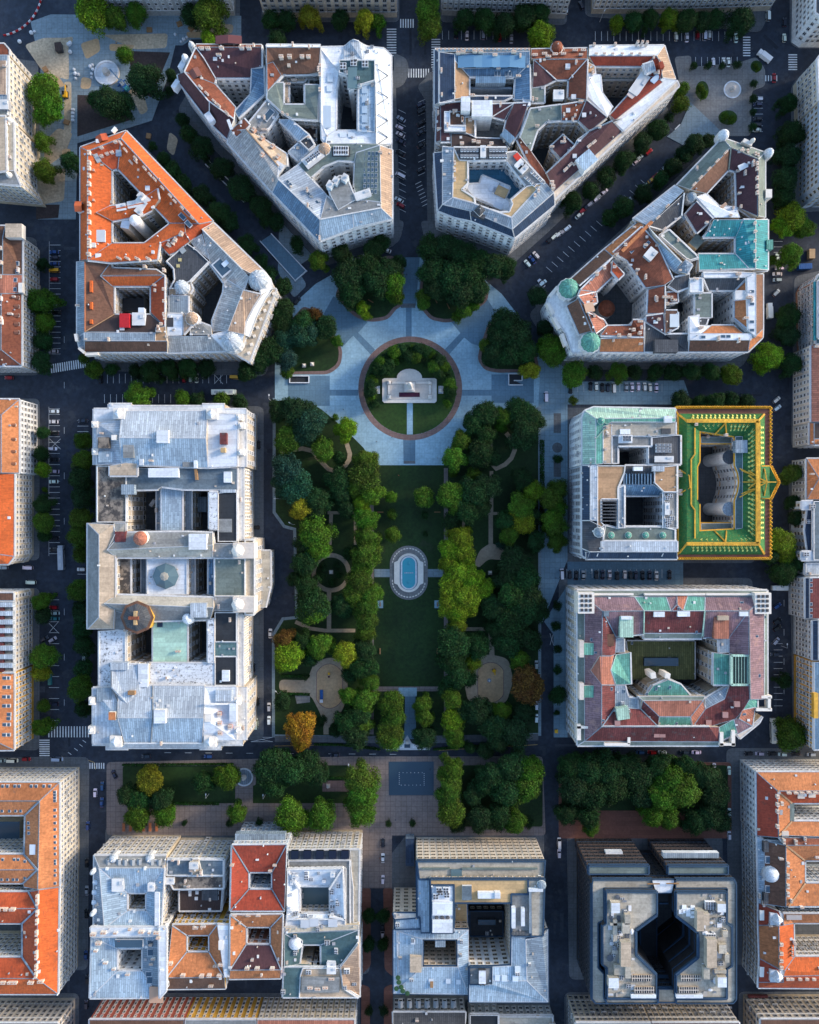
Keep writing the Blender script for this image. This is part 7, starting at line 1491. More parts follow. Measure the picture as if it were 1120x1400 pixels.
def trunk_mesh():
    mb = MB(); mb.lathe((0, 0, 0), [(.045, 0), (.03, .1), (.022, .5), (.008, .86)], 'bark', 8)
    for k in range(5):
        a = k*1.3; p0 = Vector((0, 0, .34+.05*k)); p1 = Vector((.24*math.cos(a), .24*math.sin(a), .62+.04*k)); d = (p1-p0).normalized(); s = d.orthogonal().normalized(); t = d.cross(s)
        for j in range(5):
            c0, c1 = 2*math.pi*j/5, 2*math.pi*(j+1)/5; e = lambda c, w_: (s*math.cos(c)+t*math.sin(c))*w_
            mb.face([p0+e(c0, .014), p0+e(c1, .014), p1+e(c1, .005), p1+e(c0, .005)], 'bark')
    return mb.mesh('trunk')
TRUNK = trunk_mesh()
COL = {'d': ((.014, .046, .012), 'dark green'), 'g': ((.050, .112, .009), 'mid green'), 'b': ((.10, .18, .008), 'bright green'), 'y': ((.18, .19, .012), 'olive yellow'), 'o': ((.30, .165, .012), 'golden orange'), 'r': ((.10, .058, .012), 'russet brown'), 't': ((.016, .058, .034), 'bluish green')}
ORD = ['first', 'second', 'third', 'fourth', 'fifth', 'sixth', 'seventh', 'eighth', 'ninth', 'tenth', 'eleventh', 'twelfth', 'thirteenth', 'fourteenth', 'fifteenth', 'sixteenth', 'seventeenth', 'eighteenth', 'nineteenth', 'twentieth', 'twenty-first', 'twenty-second', 'twenty-third', 'twenty-fourth', 'twenty-fifth', 'twenty-sixth', 'twenty-seventh', 'twenty-eighth', 'twenty-ninth', 'thirtieth', 'thirty-first', 'thirty-second', 'thirty-third', 'thirty-fourth', 'thirty-fifth', 'thirty-sixth', 'thirty-seventh', 'thirty-eighth']
PLAN = []; TREES = []; trnd = random.Random(77)
def trees(phrase, fr, txt, group=None, shrub=False, k=1.0):
    items = []
    for t in txt.split():
        c = t[0]; a = t[1:].split(','); items.append((fr[0]+float(a[0])/fr[2], fr[1]+float(a[1])/fr[2], float(a[2])/fr[2], c))
    xs = [i[0] for i in items]; ys = [i[1] for i in items]; vert = max(ys)-min(ys) > max(xs)-min(xs)
    keep = []
    for it in sorted(items, key=lambda i: -i[2]):
        if not shrub and any(math.hypot(it[0]-k[0], it[1]-k[1]) < .72*k[2] for k in keep): continue
        keep.append(it)
    items = sorted(keep, key=lambda i: i[1] if vert else i[0])
    for n, (x, y, rp, c) in enumerate(items):
        r = rp*SC*k*(1.1 if fr in (ZE, ZH, ZK, ZL, ZN) else 1.0); word = COL[c][1]
        pos = 'single one' if len(items) == 1 else '%s from %s' % (ORD[n], 'top' if vert else 'left')
        kind = 'shrub' if shrub else 'young tree' if r < 3.3 else 'tree'; size = 'big ' if rp*SC > 6.2 else ''
        PLAN.append((r, x, y, c, '%s%s %s, %s %s' % (size, word, kind, pos, phrase), kind, shrub, group or ('%ss %s' % (kind, phrase))))
def plant_all():
    big = sorted((p for p in PLAN if p[5] == 'tree'), key=lambda p: -p[0])[:300]; few = set(map(id, big)); SV, SF, ST = [], [], []
    for pl_ in PLAN:
        r, x, y, c, lab, kind, shrub, group = pl_
        key = 'xs' if r < 1.7 else 's' if r < 3.0 else 'm' if r < 4.7 else 'l'; cr, ch, ms = CROWN[key]; sh = r < 1.7 and shrub
        k = r/cr; h = ch*(.55+.45*k)*(1 if not sh else .8); z = h*.72; p = W(x, y, z); col = COL[c][0]
        me = trnd.choice(ms); j = lambda: trnd.uniform(.86, 1.16); f = trnd.uniform(.8, 1.22); rot = trnd.uniform(0, 6.28); sc_ = (k*trnd.uniform(.94, 1.08), k*trnd.uniform(.94, 1.08), h/ch); colr = tuple(v*f*j() for v in col)
        TREES.append(kind)
        if kind == 'tree' and id(pl_) not in few:
            M_ = Matrix.Translation((p.x, p.y, .1)) @ Matrix.Rotation(rot, 4, 'Z') @ Matrix.Diagonal((*sc_, 1)); k0 = len(SV)
            SV += [M_ @ v.co for v in me.vertices]; SF += [tuple(i+k0 for i in q.vertices) for q in me.polygons]; ST += [(*colr, 1)]*len(me.vertices); continue
        o = empty(kind.replace(' ', '_'), (p.x, p.y, .1), lab, kind, group); inst('crown', me, (p.x, p.y, .1), o, rot, sc_, colr)
        if not sh: inst('trunk', TRUNK, (p.x, p.y, .1), o, rot, (h*.75, h*.75, h*.96))
    if SV:
        me = bpy.data.meshes.new('trees'); me.from_pydata(SV, [], SF); at = me.color_attributes.new('tint', 'FLOAT_COLOR', 'POINT'); at.data.foreach_set('color', [v for t in ST for v in t]); me.materials.append(leaf_mat(True))
        o = bpy.data.objects.new('trees', me); C.objects.link(o); tag(o, 'smaller street and park trees growing between the larger ones', None, None, 'stuff')
ZA = (0, 0, 2.8); ZB = (360, 0, 2.8); ZC = (720, 0, 2.8); ZD = (0, 280, 2.8); ZE = (360, 280, 2.8); ZF = (720, 280, 2.8); ZG = (0, 540, 2.8); ZH = (360, 540, 2.8); ZI = (720, 540, 2.8); ZJ = (0, 800, 2.8); ZK = (360, 800, 2.8); ZL = (720, 800, 2.8); ZM = (0, 1100, 2.8); ZN = (360, 1100, 2.8); ZO = (720, 1100, 2.8)
trees('along the top of the building site', ZA, 'b355,50,62 g440,70,45 g520,55,40 g800,55,62 d735,62,40 b800,152,32')
trees('beside the beige front on the building site', ZA, 'g170,350,55 g185,420,58 g165,545,36 g175,655,44 d272,622,40')
trees('on the dark soil beds of the building site', ZA, 'g478,212,30 d550,310,66 d425,395,62 d375,385,36 d475,395,42 d560,350,40')
trees('in the row along the orange roofed block', ZA, 'd585,560,24 d628,610,32 d665,655,40 d705,705,46 d775,750,50 d835,815,60 d880,850,45', k=.78)
trees('in the row along the plum and beige houses', ZA, 'd655,290,30 d650,350,26 d700,460,30 d725,515,45 d775,565,55 d850,645,55 d925,725,60 d1000,795,52 d1060,850,40', k=.78)
trees('under the dark front on the top street', ZB, 'd30,80,34 d92,82,34 y180,70,42 d295,76,34 y390,78,38 g437,88,32 d55,155,34')
trees('at the crossing of the middle street', ZB, 'g630,50,58 g640,105,46')
trees('under the balcony front on the top street', ZB, 'd770,75,38 d850,80,44 d925,95,44 d1000,68,46 d1060,60,40 b1060,140,52')
trees('under the long pale front on the top street', ZC, 'b345,92,28 d410,82,38 d470,76,38 b545,76,38 d610,82,40 d670,82,36 d722,76,34 d820,85,54')
trees('in the parking bays of the small round plaza', ZC, 'd640,253,15 d695,253,15 d748,253,15 d805,250,18 d870,322,15 d868,378,16 d867,430,15 d866,487,17', shrub=True)
trees('in the oval beds of the small round plaza', ZC, 'g665,338,17 g678,362,17 g760,445,17 g785,460,18 g877,250,10 g885,266,10', shrub=True)
trees('in the row along the plum roofed house', ZC, 'g595,345,36 g590,400,40 d545,450,28 d500,500,50 d440,550,50 d372,620,50 d305,680,46 d245,730,42 d175,775,52', k=.78)
trees('along the green and plum corner house', ZC, 'd690,540,35 d640,552,50 d600,592,40 d560,640,42 d510,690,42 d445,742,50 d372,795,50 d320,835,42', k=.78)
trees('along the upper right street', ZC, 'd1000,400,38 d1012,515,50 d1000,600,50 d990,690,50 d985,760,40 b1010,815,42')
trees('along the left street below the crossing', ZD, 'd165,230,24 g165,370,55 g172,450,38 d165,522,34 d160,602,38')
trees('below the brown and domed palace fronts', ZD, 'g322,590,22 g362,632,34 d430,630,25 d520,636,28 d580,640,44 d650,630,38 d720,625,38 d790,625,34 d945,638,38 d1000,590,48')
trees('in the row above the long left palace', ZD, 'g530,735,54 g700,745,34 d760,748,30 g850,752,34 d920,758,36')
trees('between the domed palace and the car ramp', ZD, 'd945,155,38 d1000,222,30 d1030,270,34 d1085,312,34 d1090,395,40 d1090,465,38')
trees('on the street side left of the plaza beds', ZE, 'd20,60,30 d130,150,30 g212,215,36 d300,190,38')
trees('in the upper left plaza bed', ZE, 'd330,270,54 d400,240,50 d340,338,48 d432,290,54 d480,250,44 g500,305,42 d420,180,36 d452,150,32 g512,352,28 b380,398,24 b394,425,18 d518,220,26')
trees('in the upper right plaza bed', ZE, 'd640,170,46 d700,165,50 d760,192,50 d822,222,46 d650,250,50 d722,282,58 d790,272,54 d660,322,42 g610,352,26 g614,382,22 d762,342,52 d820,332,42 g742,430,20 g772,402,28 g800,385,24 d880,232,48 d932,242,38')
trees('in the left plaza bed', ZE, 'r196,422,28 d150,452,42 t142,505,48 t182,490,38 d242,470,38 g282,522,22 t82,522,40 t92,592,38 d70,412,38 g92,640,24 d32,562,46')
trees('in the right plaza bed', ZE, 'd930,450,52 d972,502,58 d902,510,44 d1002,560,48 g850,540,24 d950,570,44 d882,572,36 y1022,635,34')
trees('right of the plaza by the twin domes', ZE, 'g1098,552,46 d1080,472,30 d1050,350,32')
ring = [(561+54*math.cos(R(a)), 531-54*math.sin(R(a))) for a in range(-22, 204, 9)]+[(561+44*math.cos(R(a)), 531-44*math.sin(R(a))) for a in range(28, 156, 13)]
trees('in the curved hedge round the memorial', (0, 0, 1), ' '.join('%s%.1f,%.1f,%.1f' % ('d' if i % 3 else 'g', x, y, 7+(i % 4)*.8) for i, (x, y) in enumerate(ring)), shrub=True)
trees('in the grove left of the plaza exit', ZH, 'd60,62,40 d130,62,54 t180,112,58 t150,142,46 d118,90,48 g95,172,44 b320,130,42 g276,86,14 g230,210,38 d290,242,24 t90,290,58 t130,352,54 t80,342,44 y150,432,44 d210,402,48 d200,442,38')
trees('in the long left alley, upper part', ZH, 'g395,250,42 d290,330,48 g390,312,54 g360,352,42 g412,372,46 b380,412,36 g390,472,42 d300,382,38 d320,432,34')
trees('on the upper lawn', ZH, 'g490,390,22 g615,392,33 g493,458,20 g495,535,28 d618,462,15 d620,532,10')
trees('round the white pedestal on the left', ZH, 'g200,530,62 d160,562,38 g210,592,44 d325,606,22 d160,642,42 d165,726,42 d122,702,28 d190,802,58 d300,802,36')
trees('in the long left alley, middle part', ZH, 'g400,552,44 g395,612,50 g380,662,38 g372,720,48 g410,762,42 g352,765,42 g392,812,44')
trees('round the pedestal in the left ring bed', ZH, 'd232,660,14 d280,655,14 d225,695,15 d262,716,15 d290,690,13', shrub=True)
trees('in the grove right of the plaza exit', ZH, 'd850,72,44 g920,82,34 g910,122,22 d802,112,38 d850,152,38 g862,162,28 d980,62,44 d1030,92,44 d1000,152,58 d1040,152,42 g756,176,34 g730,242,44 g726,302,18 g806,302,24 d832,222,48 d880,242,28')
trees('in the long right alley, upper part', ZH, 'g720,382,44 g742,422,38 d812,372,54 d862,352,48 d782,442,48 d832,432,38 d722,482,32')
trees('in the grove at the right park edge', ZH, 'd990,322,38 b1030,372,38 g986,430,48 y990,482,42 d930,482,38 g942,532,38 d1032,462,32 d1042,562,38 t910,574,20')
trees('in the long right alley, bright middle part', ZH, 'b780,520,20 b752,552,44 b722,592,42 b762,604,44 b712,642,38 b742,682,50 b792,702,48 b722,732,48 b842,742,36 b772,772,54 b712,792,48 b792,806,38')
trees('in the grove right of the bright alley', ZH, 'd960,642,48 d932,702,46 d1000,702,54 d952,762,58 d1022,782,58 d882,812,42 d1060,772,36')
trees('on the right promenade left of the rounded corner bank', ZH, 'g1100,395,40 g1105,478,40')
trees('in the long left alley, lower part', ZK, 'g395,132,44 g392,182,38 d390,252,44 d370,312,42 d402,312,38 g410,372,34 d330,342,28 g332,422,34 g390,442,44 d370,502,44 g382,532,38 d322,522,42 d352,572,48 d276,556,24 d230,512,14')
trees('round the left sand playground', ZK, 'r80,206,38 b100,270,48 g70,302,28 d150,212,34 g216,232,44 g270,242,28 y320,262,48 d180,282,28 d160,352,14 g190,92,52 d312,92,32 o145,542,54 d75,442,32 d216,522,18 o150,592,38')
trees('in the four clumps at the bottom gate', ZK, 'g490,452,40 g500,502,44 g482,562,44 g610,452,34 g616,502,34 d616,582,40 g494,592,38')
trees('in the long right alley, lower part', ZK, 'b742,92,48 b742,150,34 d730,222,54 d722,292,48 d740,342,48 d702,392,32 g722,432,38 b726,512,38 g730,562,34 g736,592,28')
trees('round the right sand playground', ZK, 'd822,232,44 b800,296,30 d790,362,28 d902,92,44 d952,142,54 d892,172,38 d1002,92,58 d1050,102,38 d932,222,48 d1012,202,44 g980,282,34 d1042,222,28 r1012,382,58')
trees('in the lower right corner of the park', ZK, 'd820,482,48 g912,476,34 d882,542,48 d902,592,42 d960,562,54 g986,552,38 d1002,482,38 d770,482,34 d790,622,22 d850,632,28')
trees('in the garden left of the dark fountain', ZK, 'd30,692,58 d110,702,58 d172,692,48 d212,722,38 d42,762,48 g370,742,54 g380,792,54 g366,832,48')
trees('in the garden right of the dark fountain', ZK, 'g720,702,44 g716,752,44 g710,802,44 d880,722,54 d950,692,58 g1012,702,54 d932,782,58 g1002,772,58 d802,802,38 d850,760,44')
trees('in the far left garden above the cream house', ZJ, 'y575,742,48 d490,800,40 d530,822,44 d622,822,48 d780,752,42 g870,732,48')
trees('along the left of the long palace, upper half', ZG, 'g320,176,34 g320,252,38 d310,322,48 d320,392,48 g310,472,38 g300,542,42 g310,612,34 g305,746,38 d310,812,28')
trees('along the left of the long palace, lower half', ZJ, 'd320,112,38 d320,166,38 d322,232,38 d322,322,34 g310,392,48 d320,472,32')
trees('by the white gridded and yellow fronts at left', ZG, 'd165,146,24 d160,226,28 b166,286,28 d166,420,38 g170,486,38 d170,540,24 g172,362,12')
trees('along the cream and ochre fronts on the left', ZJ, 'g162,62,38 d165,112,34 g170,272,44 y160,332,34 g170,462,24 g166,542,40')
trees('in the dense grove above the dark office', ZL, 'd170,692,48 d240,702,58 d312,702,58 d380,692,48 d182,772,58 d262,792,58 d332,772,58 d420,722,54 d500,692,48 g542,732,58 d602,692,38 g592,782,66 g522,802,58 d690,732,48 d722,792,48 d652,722,44 d440,800,44')
trees('at the rim of the dark office grove', ZO, 'd152,32,42 d232,42,46 g246,86,32 g482,36,46 g542,52,42 d642,62,48 d702,42,52 d742,62,42')
trees('on the right of the mossy courtyard bank', ZL, 'g1008,572,52 d985,365,26')
trees('in the row left of the mossy courtyard bank', ZL, 'd118,80,18 d112,156,20 d120,245,17 d118,325,17 d118,420,30 d115,488,12')
trees('in the column left of the rounded corner bank', ZI, 'g178,22,20 d120,246,20 g120,362,38 g116,432,38 g112,502,42 g116,562,38')
trees('in the row above the yellow and green roof', ZF, 'd590,752,38 d660,758,28 d722,752,38 d782,748,34 d840,752,34')
trees('in the row below the green domes palace', ZF, 'g100,562,50 g180,650,48 d262,642,28 g350,642,38 d412,642,28 d490,642,34 d560,642,34 d630,642,38 d702,642,38 g782,652,38 b930,582,52 b902,612,34')
trees('along the right street beside the turquoise roof', ZF, 'b1012,52,56 g1060,92,38 b985,82,42 g1010,192,44 g940,212,20 d1000,432,48 d1000,502,44 d1010,612,42')
trees('right of the wavy golden parapet', ZI, 'g1012,302,40 d1016,412,28 d1030,472,28 b970,562,54 b990,612,38 d1032,642,38 d980,682,44 d930,612,38')
trees('at the promenade above the lower left block', ZN, 'g110,42,58 g220,42,54 g376,32,48')
trees('standing alone on the brown promenade', ZN, 'd480,72,14 d572,70,14')
trees('along the lane left of the gridded office', ZN, 'd405,425,22 d458,425,22 d405,535,22 d460,535,22 d405,790,16 d463,790,18')
trees('above the gridded office front', ZN, 'g720,22,48 d742,72,28 d832,52,50 d902,42,46 g960,62,44 d1016,72,20')
trees('on the promenade above the pale blue roofs', ZM, 'g530,42,52 g630,38,48 g910,32,38 d880,72,17 d993,70,17 d706,70,12')
plant_all()
# hedges of the gardens
def hedge(pts, w_, lab, h=1.1):
    S_ = strip(pts, w_); mb = MB(); P = up(S_); rnd = random.Random(len(lab)); cx = MB()
    a = Vector(tuple(map(float, pts.split()[0].split(',')))); z_ = Vector(tuple(map(float, pts.split()[-1].split(',')))); Ln = (z_-a).length*SC; v = []; f = []
    o = bpy.data.meshes.new('hedge')
    PP = [Vector(tuple(map(float, t.split(',')))) for t in pts.split()]
    for i in range(len(PP)-1):
        seg = (PP[i+1]-PP[i]); n = int(seg.length*SC*34)
        for _ in range(n):
            t = rnd.random(); q = PP[i]+seg*t; nn2 = Vector((-seg.y, seg.x)).normalized()*rnd.uniform(-.5, .5)*w_; q += nn2; w0 = W(q.x, q.y); p = Vector((w0.x, w0.y, .15+h*(1-rnd.random()**2.2)*(1-.5*(abs(nn2.length)/w_*2)**3)))
            nn = Vector((rnd.gauss(0, .6), rnd.gauss(0, .6), 1)).normalized(); u = nn.orthogonal().normalized(); s = rnd.uniform(.2, .42); ww = nn.cross(u); k = len(v); v += [p-u*s, p-ww*s*.7, p+u*s, p+ww*s*.7]; f.append((k, k+1, k+2, k+3))
    w0 = W(PP[0].x, PP[0].y); o.from_pydata([p-Vector((w0.x, w0.y, 0)) for p in v], [], f); o.materials.append(MATS['foliage']); q = bpy.data.objects.new('hedge', o); C.objects.link(q); q.location = (w0.x, w0.y, 0); q.color = (.02, .065, .012, 1); tag(q, lab, 'hedge')
hedge('384,924 424,924', 3.5, 'low clipped hedge above the sandy path of the left playground'); hedge('386,948 424,949', 3.5, 'low clipped hedge below the sandy path of the left playground'); hedge('168,1045 320,1044', 3, 'clipped hedge at the top edge of the far left garden'); hedge('230,1098 300,1098', 4, 'clipped hedge at the lower edge of the far left garden'); hedge('441,1063 480,1063', 3, 'clipped hedge by the small sunken court left of the dark fountain'); hedge('430,1017 470,1018 520,1024', 3, 'dark clipped hedge along the curved street left of the bottom gate'); hedge('592,1024 640,1020 700,1018', 3, 'dark clipped hedge along the curved street right of the bottom gate'); hedge('741,602 741,730', 6, 'long dark hedge at the right park edge by the promenade', 1.8)
# ================================================================= vehicles
def car_meshes(L_=4.3, wd=1.8, hh=1.45, kind='hatch'):
    mb = MB(); st = [(-.5, .62, .5, .62), (-.47, .86, .3, .72), (-.36, .96, .24, .80), (0, 1, .24, .84), (.28, .97, .24, .82), (.44, .88, .28, .72), (.5, .64, .42, .6)]
    S_ = [[(wd/2*w_*a, L_*x, z0 if b_ == 0 else (z1 if b_ == 1 else z1+.05)) for a, b_ in ((-1, 0), (-1, 1), (-.78, 2), (.78, 2), (1, 1), (1, 0))] for x, w_, z0, z1 in st]
    for i in range(len(S_)-1):
        for j in range(5): mb.face([S_[i][j], S_[i][j+1], S_[i+1][j+1], S_[i+1][j]], 'carpaint')
    mb.face(S_[0][::-1], 'carpaint'); mb.face(S_[-1], 'carpaint')
    r0, r1 = {'hatch': (-.43, .14), 'sedan': (-.26, .12), 'van': (-.49, .26)}[kind]; b0, b1 = {'hatch': (-.49, .27), 'sedan': (-.40, .27), 'van': (-.5, .38)}[kind]; zb = .84
    wr, wb = wd*.37, wd*.47; a = [(-wb, L_*b0, zb), (wb, L_*b0, zb), (wb, L_*b1, zb), (-wb, L_*b1, zb)]; t = [(-wr, L_*r0, hh), (wr, L_*r0, hh), (wr, L_*r1, hh), (-wr, L_*r1, hh)]
    mb.face(t, 'carpaint')
    for i, j in ((1, 2), (3, 0)): mb.face([a[i], a[j], t[j], t[i]], 'pane')
    for x in (-1, 1):
        for y in (-.3, .31): mb.lathe((x*wd*.47, L_*y, 0), [(.02, .0), (.3, .05), (.3, .6), (0, .62)], 'rubber', 8)
    for x in (-.34, .34): mb.box((x*wd, L_*.485, .58), (.3, .16, .12), 'steel'); mb.box((x*wd, -L_*.49, .6), (.26, .1, .14), 'redpaint')
    body = mb.mesh('body'); e = .012
    m1 = MB(); m1.face([(a[2][0]-.05, a[2][1]+e, a[2][2]+.02), (a[3][0]+.05, a[3][1]+e, a[3][2]+.02), (t[3][0]+.03, t[3][1]+e, t[3][2]), (t[2][0]-.03, t[2][1]+e, t[2][2])], 'pane'); mw = m1.mesh('windscreen')
    m1 = MB(); m1.face([(a[0][0]+.05, a[0][1]-e, a[0][2]+.02), (a[1][0]-.05, a[1][1]-e, a[1][2]+.02), (t[1][0]-.03, t[1][1]-e, t[1][2]), (t[0][0]+.03, t[0][1]-e, t[0][2])], 'pane'); mr = m1.mesh('rear_window')
    return body, mw, mr
def box_vehicle(L_, wd, hh, cab, roofm):
    mb = MB(); mb.box((0, -cab/2, .5), (wd, L_-cab, hh-.5), 'carpaint'); mb.box((0, L_/2-cab/2, .45), (wd*.94, cab-.12, hh*.72), 'carpaint')
    for x in (-1, 1):
        for y in (-.34, .33): mb.box((x*wd*.46, L_*y, 0), (.3, 1, .9), 'rubber')
    if roofm == 'bus':
        for y in (-.3, .02, .3): mb.box((0, L_*y, hh), (1.2, 1.7, .22), 'steel')
        mb.box((-wd/2-.01, -cab/2, 1.2), (.03, L_*.8, .9), 'pane'); mb.box((wd/2+.01, -cab/2, 1.2), (.03, L_*.8, .9), 'pane')
    else: mb.box((0, -cab/2, hh), (wd*.96, (L_-cab)*.97, .04), 'carpaint')
    body = mb.mesh('body'); m1 = MB(); m1.face([(wd*.42, L_/2+.01, 1.0), (-wd*.42, L_/2+.01, 1.0), (-wd*.42, L_/2-.35, .45+hh*.72+.02), (wd*.42, L_/2-.35, .45+hh*.72+.02)], 'pane'); mw = m1.mesh('windscreen')
    return body, mw, None
VEH = {'c': (car_meshes(), 'hatchback', 'car'), 's': (car_meshes(4.7, 1.85, 1.42, 'sedan'), 'saloon', 'car'), 'v': (car_meshes(5.3, 2.0, 2.1, 'van'), 'van', 'van'), 't': (box_vehicle(7.5, 2.4, 3.1, 1.9, 't'), 'box truck', 'truck'), 'u': (box_vehicle(12, 2.55, 3.1, 1.2, 'bus'), 'bus', 'bus')}
CC = {'w': ((.80, .80, .80), 'white'), 's': ((.42, .45, .48), 'silver'), 'k': ((.012, .014, .018), 'black'), 'b': ((.02, .07, .22), 'blue'), 'r': ((.35, .012, .02), 'red'), 'y': ((.85, .42, .02), 'yellow'), 't': ((.03, .20, .24), 'teal'), 'l': ((.38, .52, .64), 'pale blue'), 'n': ((.03, .04, .07), 'dark navy')}
crnd = random.Random(5)
def cars(phrase, fr, txt, z=0.0):
    items = []
    for t in txt.split():
        a = t.split(','); items.append((fr[0]+float(a[0])/fr[2], fr[1]+float(a[1])/fr[2], a[2], float(a[3]), a[4] if len(a) > 4 else crnd.choice('ccs')))
    xs = [i[0] for i in items]; ys = [i[1] for i in items]; vert = max(ys)-min(ys) > max(xs)-min(xs); items.sort(key=lambda i: i[1] if vert else i[0])
    for n, (x, y, c, rot, k) in enumerate(items):
        (body, ws, rw), word, cat = VEH[k]; col, cw = CC[c]; p = W(x, y, .7)
        pos = '' if len(items) == 1 else ', %s from %s' % (ORD[n], 'top' if vert else 'left')
        name = {'car': 'parked_car', 'van': 'van', 'truck': 'box_truck', 'bus': 'bus'}[cat]
        o = empty(name, (p.x, p.y, z), '%s %s%s %s' % (cw, word, pos, phrase), cat, 'vehicles %s' % phrase)
        o.rotation_euler = (0, 0, R(rot+crnd.uniform(-2, 2)))
        for nm, me in (('body', body), ('windscreen', ws), ('rear_window', rw)):
            if me:
                q = bpy.data.objects.new(nm, me); C.objects.link(q); q.parent = o
                if nm == 'body': q.color = (*[v*crnd.uniform(.85, 1.1) for v in col], 1)
# rotation 0 = nose to the top of the photo, 90 = nose to the left
cars('in left street bays beside the orange block', (0, 290, 5.385), '400,295,b,90 402,335,n,90 402,380,b,90 400,430,y,90,v 400,495,r,90 415,738,k,90 395,1025,s,90')
cars('in left street bays by the white gridded front', (0, 530, 5.385), '400,175,w,-90,s 395,252,w,90,s 400,335,k,90 388,450,w,-90 400,530,k,90 402,617,s,90 395,692,w,90 400,1108,k,90 400,1195,k,90')
cars('driving up the left street', (0, 530, 5.385), '458,1250,s,0,u'); cars('on the side street under the red roofed block at left', (0, 530, 5.385), '205,1325,w,90,v 28,1325,s,90')
cars('beside the left wall of the long palace', (0, 530, 5.385), '612,245,n,90 600,1338,w,90'); cars('driving out of the side street above the cream block at left', (0, 790, 5.385), '228,33,w,90,v')
cars('in left street bays by the cream block', (0, 790, 5.385), '392,125,k,90 395,218,r,90 405,260,s,90 405,300,t,90 388,455,s,-60 325,450,n,-60 398,930,n,90'); cars('waiting at the lower left junction', (0, 790, 5.385), '12,1345,s,-90 95,1345,w,-90,v 195,1335,r,-90 425,1335,l,-90,v')
cars('under the trees left of the long palace', (0, 790, 5.385), '622,580,s,0'); cars('parked along the lower left lane', (0, 1030, 3.785), '455,375,b,0 450,568,k,0 450,710,s,0 445,1045,b,0 447,1300,n,0 452,1170,k,0 448,830,k,0')
cars('at the head of the lower left lane', ZJ, '365,795,w,0 392,770,b,0 390,832,b,0 438,725,n,25'); cars('on the street below the long palace', ZJ, '560,655,n,90 798,655,b,90')
cars('along the right side of the long palace', ZJ, '1030,55,w,0 1035,185,w,0 1030,467,w,0 1030,518,w,0 980,530,w,0,v 970,315,k,0 985,445,k,0'); cars('by the right wall of the long palace, upper part', ZG, '990,190,k,0 978,507,k,90')
cars('in the bays below the domed corner palace', ZD, '705,665,r,0 730,665,s,0 753,663,w,0 385,668,k,0'); cars('at the corner below the domed corner palace', ZD, '902,660,y,-90,v'); cars('driving between the domed palace and the long palace', ZD, '860,719,w,-90,u'); cars('on the street above the white gridded front', ZD, '35,662,r,90')
cars('in the left bays of the middle street', ZB, '528,455,s,60 522,488,w,60 525,515,w,60 526,541,n,60 525,585,k,60 525,672,w,60,v 520,765,w,60 526,785,r,60'); cars('in the right bays of the middle street', ZB, '605,425,k,-60 605,470,k,-60 603,400,n,-60 606,505,n,-60 604,650,k,-60 606,555,k,-60')
cars('in the bays under the balcony front on the top street', ZB, '738,130,k,0 780,136,w,0 843,135,s,0 905,142,r,0 950,148,s,0'); cars('at the top street junction', ZC, '152,37,w,0 210,20,n,20')
cars('in bays under the long pale top street front', ZC, '573,140,w,0 614,143,w,0 655,133,r,0 682,135,w,0,v 700,133,w,0 785,125,k,0 802,145,w,0'); cars('in the upper bays of the small round plaza', ZC, '715,238,w,0 754,236,w,0 773,238,w,0'); cars('crossing the junction at the small round plaza', ZC, '925,60,w,0,v 987,145,w,0 908,219,w,52,t 948,298,r,0 988,85,n,0')
cars('in the right bays of the small round plaza', ZC, '888,380,w,90 885,400,n,90 885,455,k,90 883,478,k,90 880,497,w,90')
cars('along the plum roofed house on the diagonal street', FD, '515,132,r,-48 455,178,w,-48 470,160,s,-48 300,325,w,-48 278,343,s,-48 262,360,w,-48 237,380,s,-48 218,395,n,-48 200,412,r,-48 182,435,w,-48 125,498,w,-48 103,515,s,-48 85,525,w,-48 64,537,w,-48 45,552,k,-48 8,760,w,-48')
cars('along the green plum corner house on the diagonal', FD, '625,180,w,-50 592,205,s,-50 545,248,r,-50 530,264,y,-50 493,297,w,-50 415,365,s,-50'); cars('by the roadside near the right plaza corner', ZE, '1065,300,w,40 1045,193,w,40 1030,210,b,40 1012,225,w,40')
cars('on the street left of the plaza', ZE, '375,200,w,-65 348,212,s,-65 130,368,k,-40 35,547,s,0 472,174,w,70'); cars('in the right street beside the narrow light well house', ZF, '960,205,w,0 968,243,w,90 960,265,w,90 960,288,s,90 956,337,s,-45'); cars('double parked beside the narrow light well house', ZF, '927,408,w,0,t')
cars('at the top right corner of the golden parapet bank', ZF, '957,747,w,-48 960,778,w,-52'); cars('in the bays below the green domes palace', ZF, '168,707,k,0 245,695,k,0 267,695,w,0 290,700,k,0 311,700,n,0 334,700,w,0,v 382,698,s,0 404,698,w,0 428,697,w,0 452,697,w,0 473,700,w,0 497,700,w,0', .16); cars('parked upright on the promenade above the rounded corner bank', ZF, '75,735,w,0,v', .16)
cars('in the bays below the rounded corner bank', ZI, '135,685,w,0,v 165,688,k,0 190,690,k,0 217,690,s,0 267,688,k,0 291,688,n,0 318,688,w,0 347,692,k,0 376,688,w,0 398,690,k,0 418,690,n,0 444,690,k,0 471,690,n,0 497,692,w,0 547,688,k,0', .16); cars('leaving the street above the maroon roofed bank', ZI, '965,738,w,90,t')
cars('along the right side of the maroon roofed bank', ZL, '960,80,b,-55 960,138,k,-55 960,165,k,-55 955,215,s,-40 950,265,n,90'); cars('parked at the lower right corner of the maroon roofed bank', ZL, '942,555,w,0,u'); cars('along the kerb below the maroon roofed bank', ZL, '340,638,n,90 435,640,b,90 480,640,r,90 520,640,w,90 605,640,n,90 650,640,w,90')
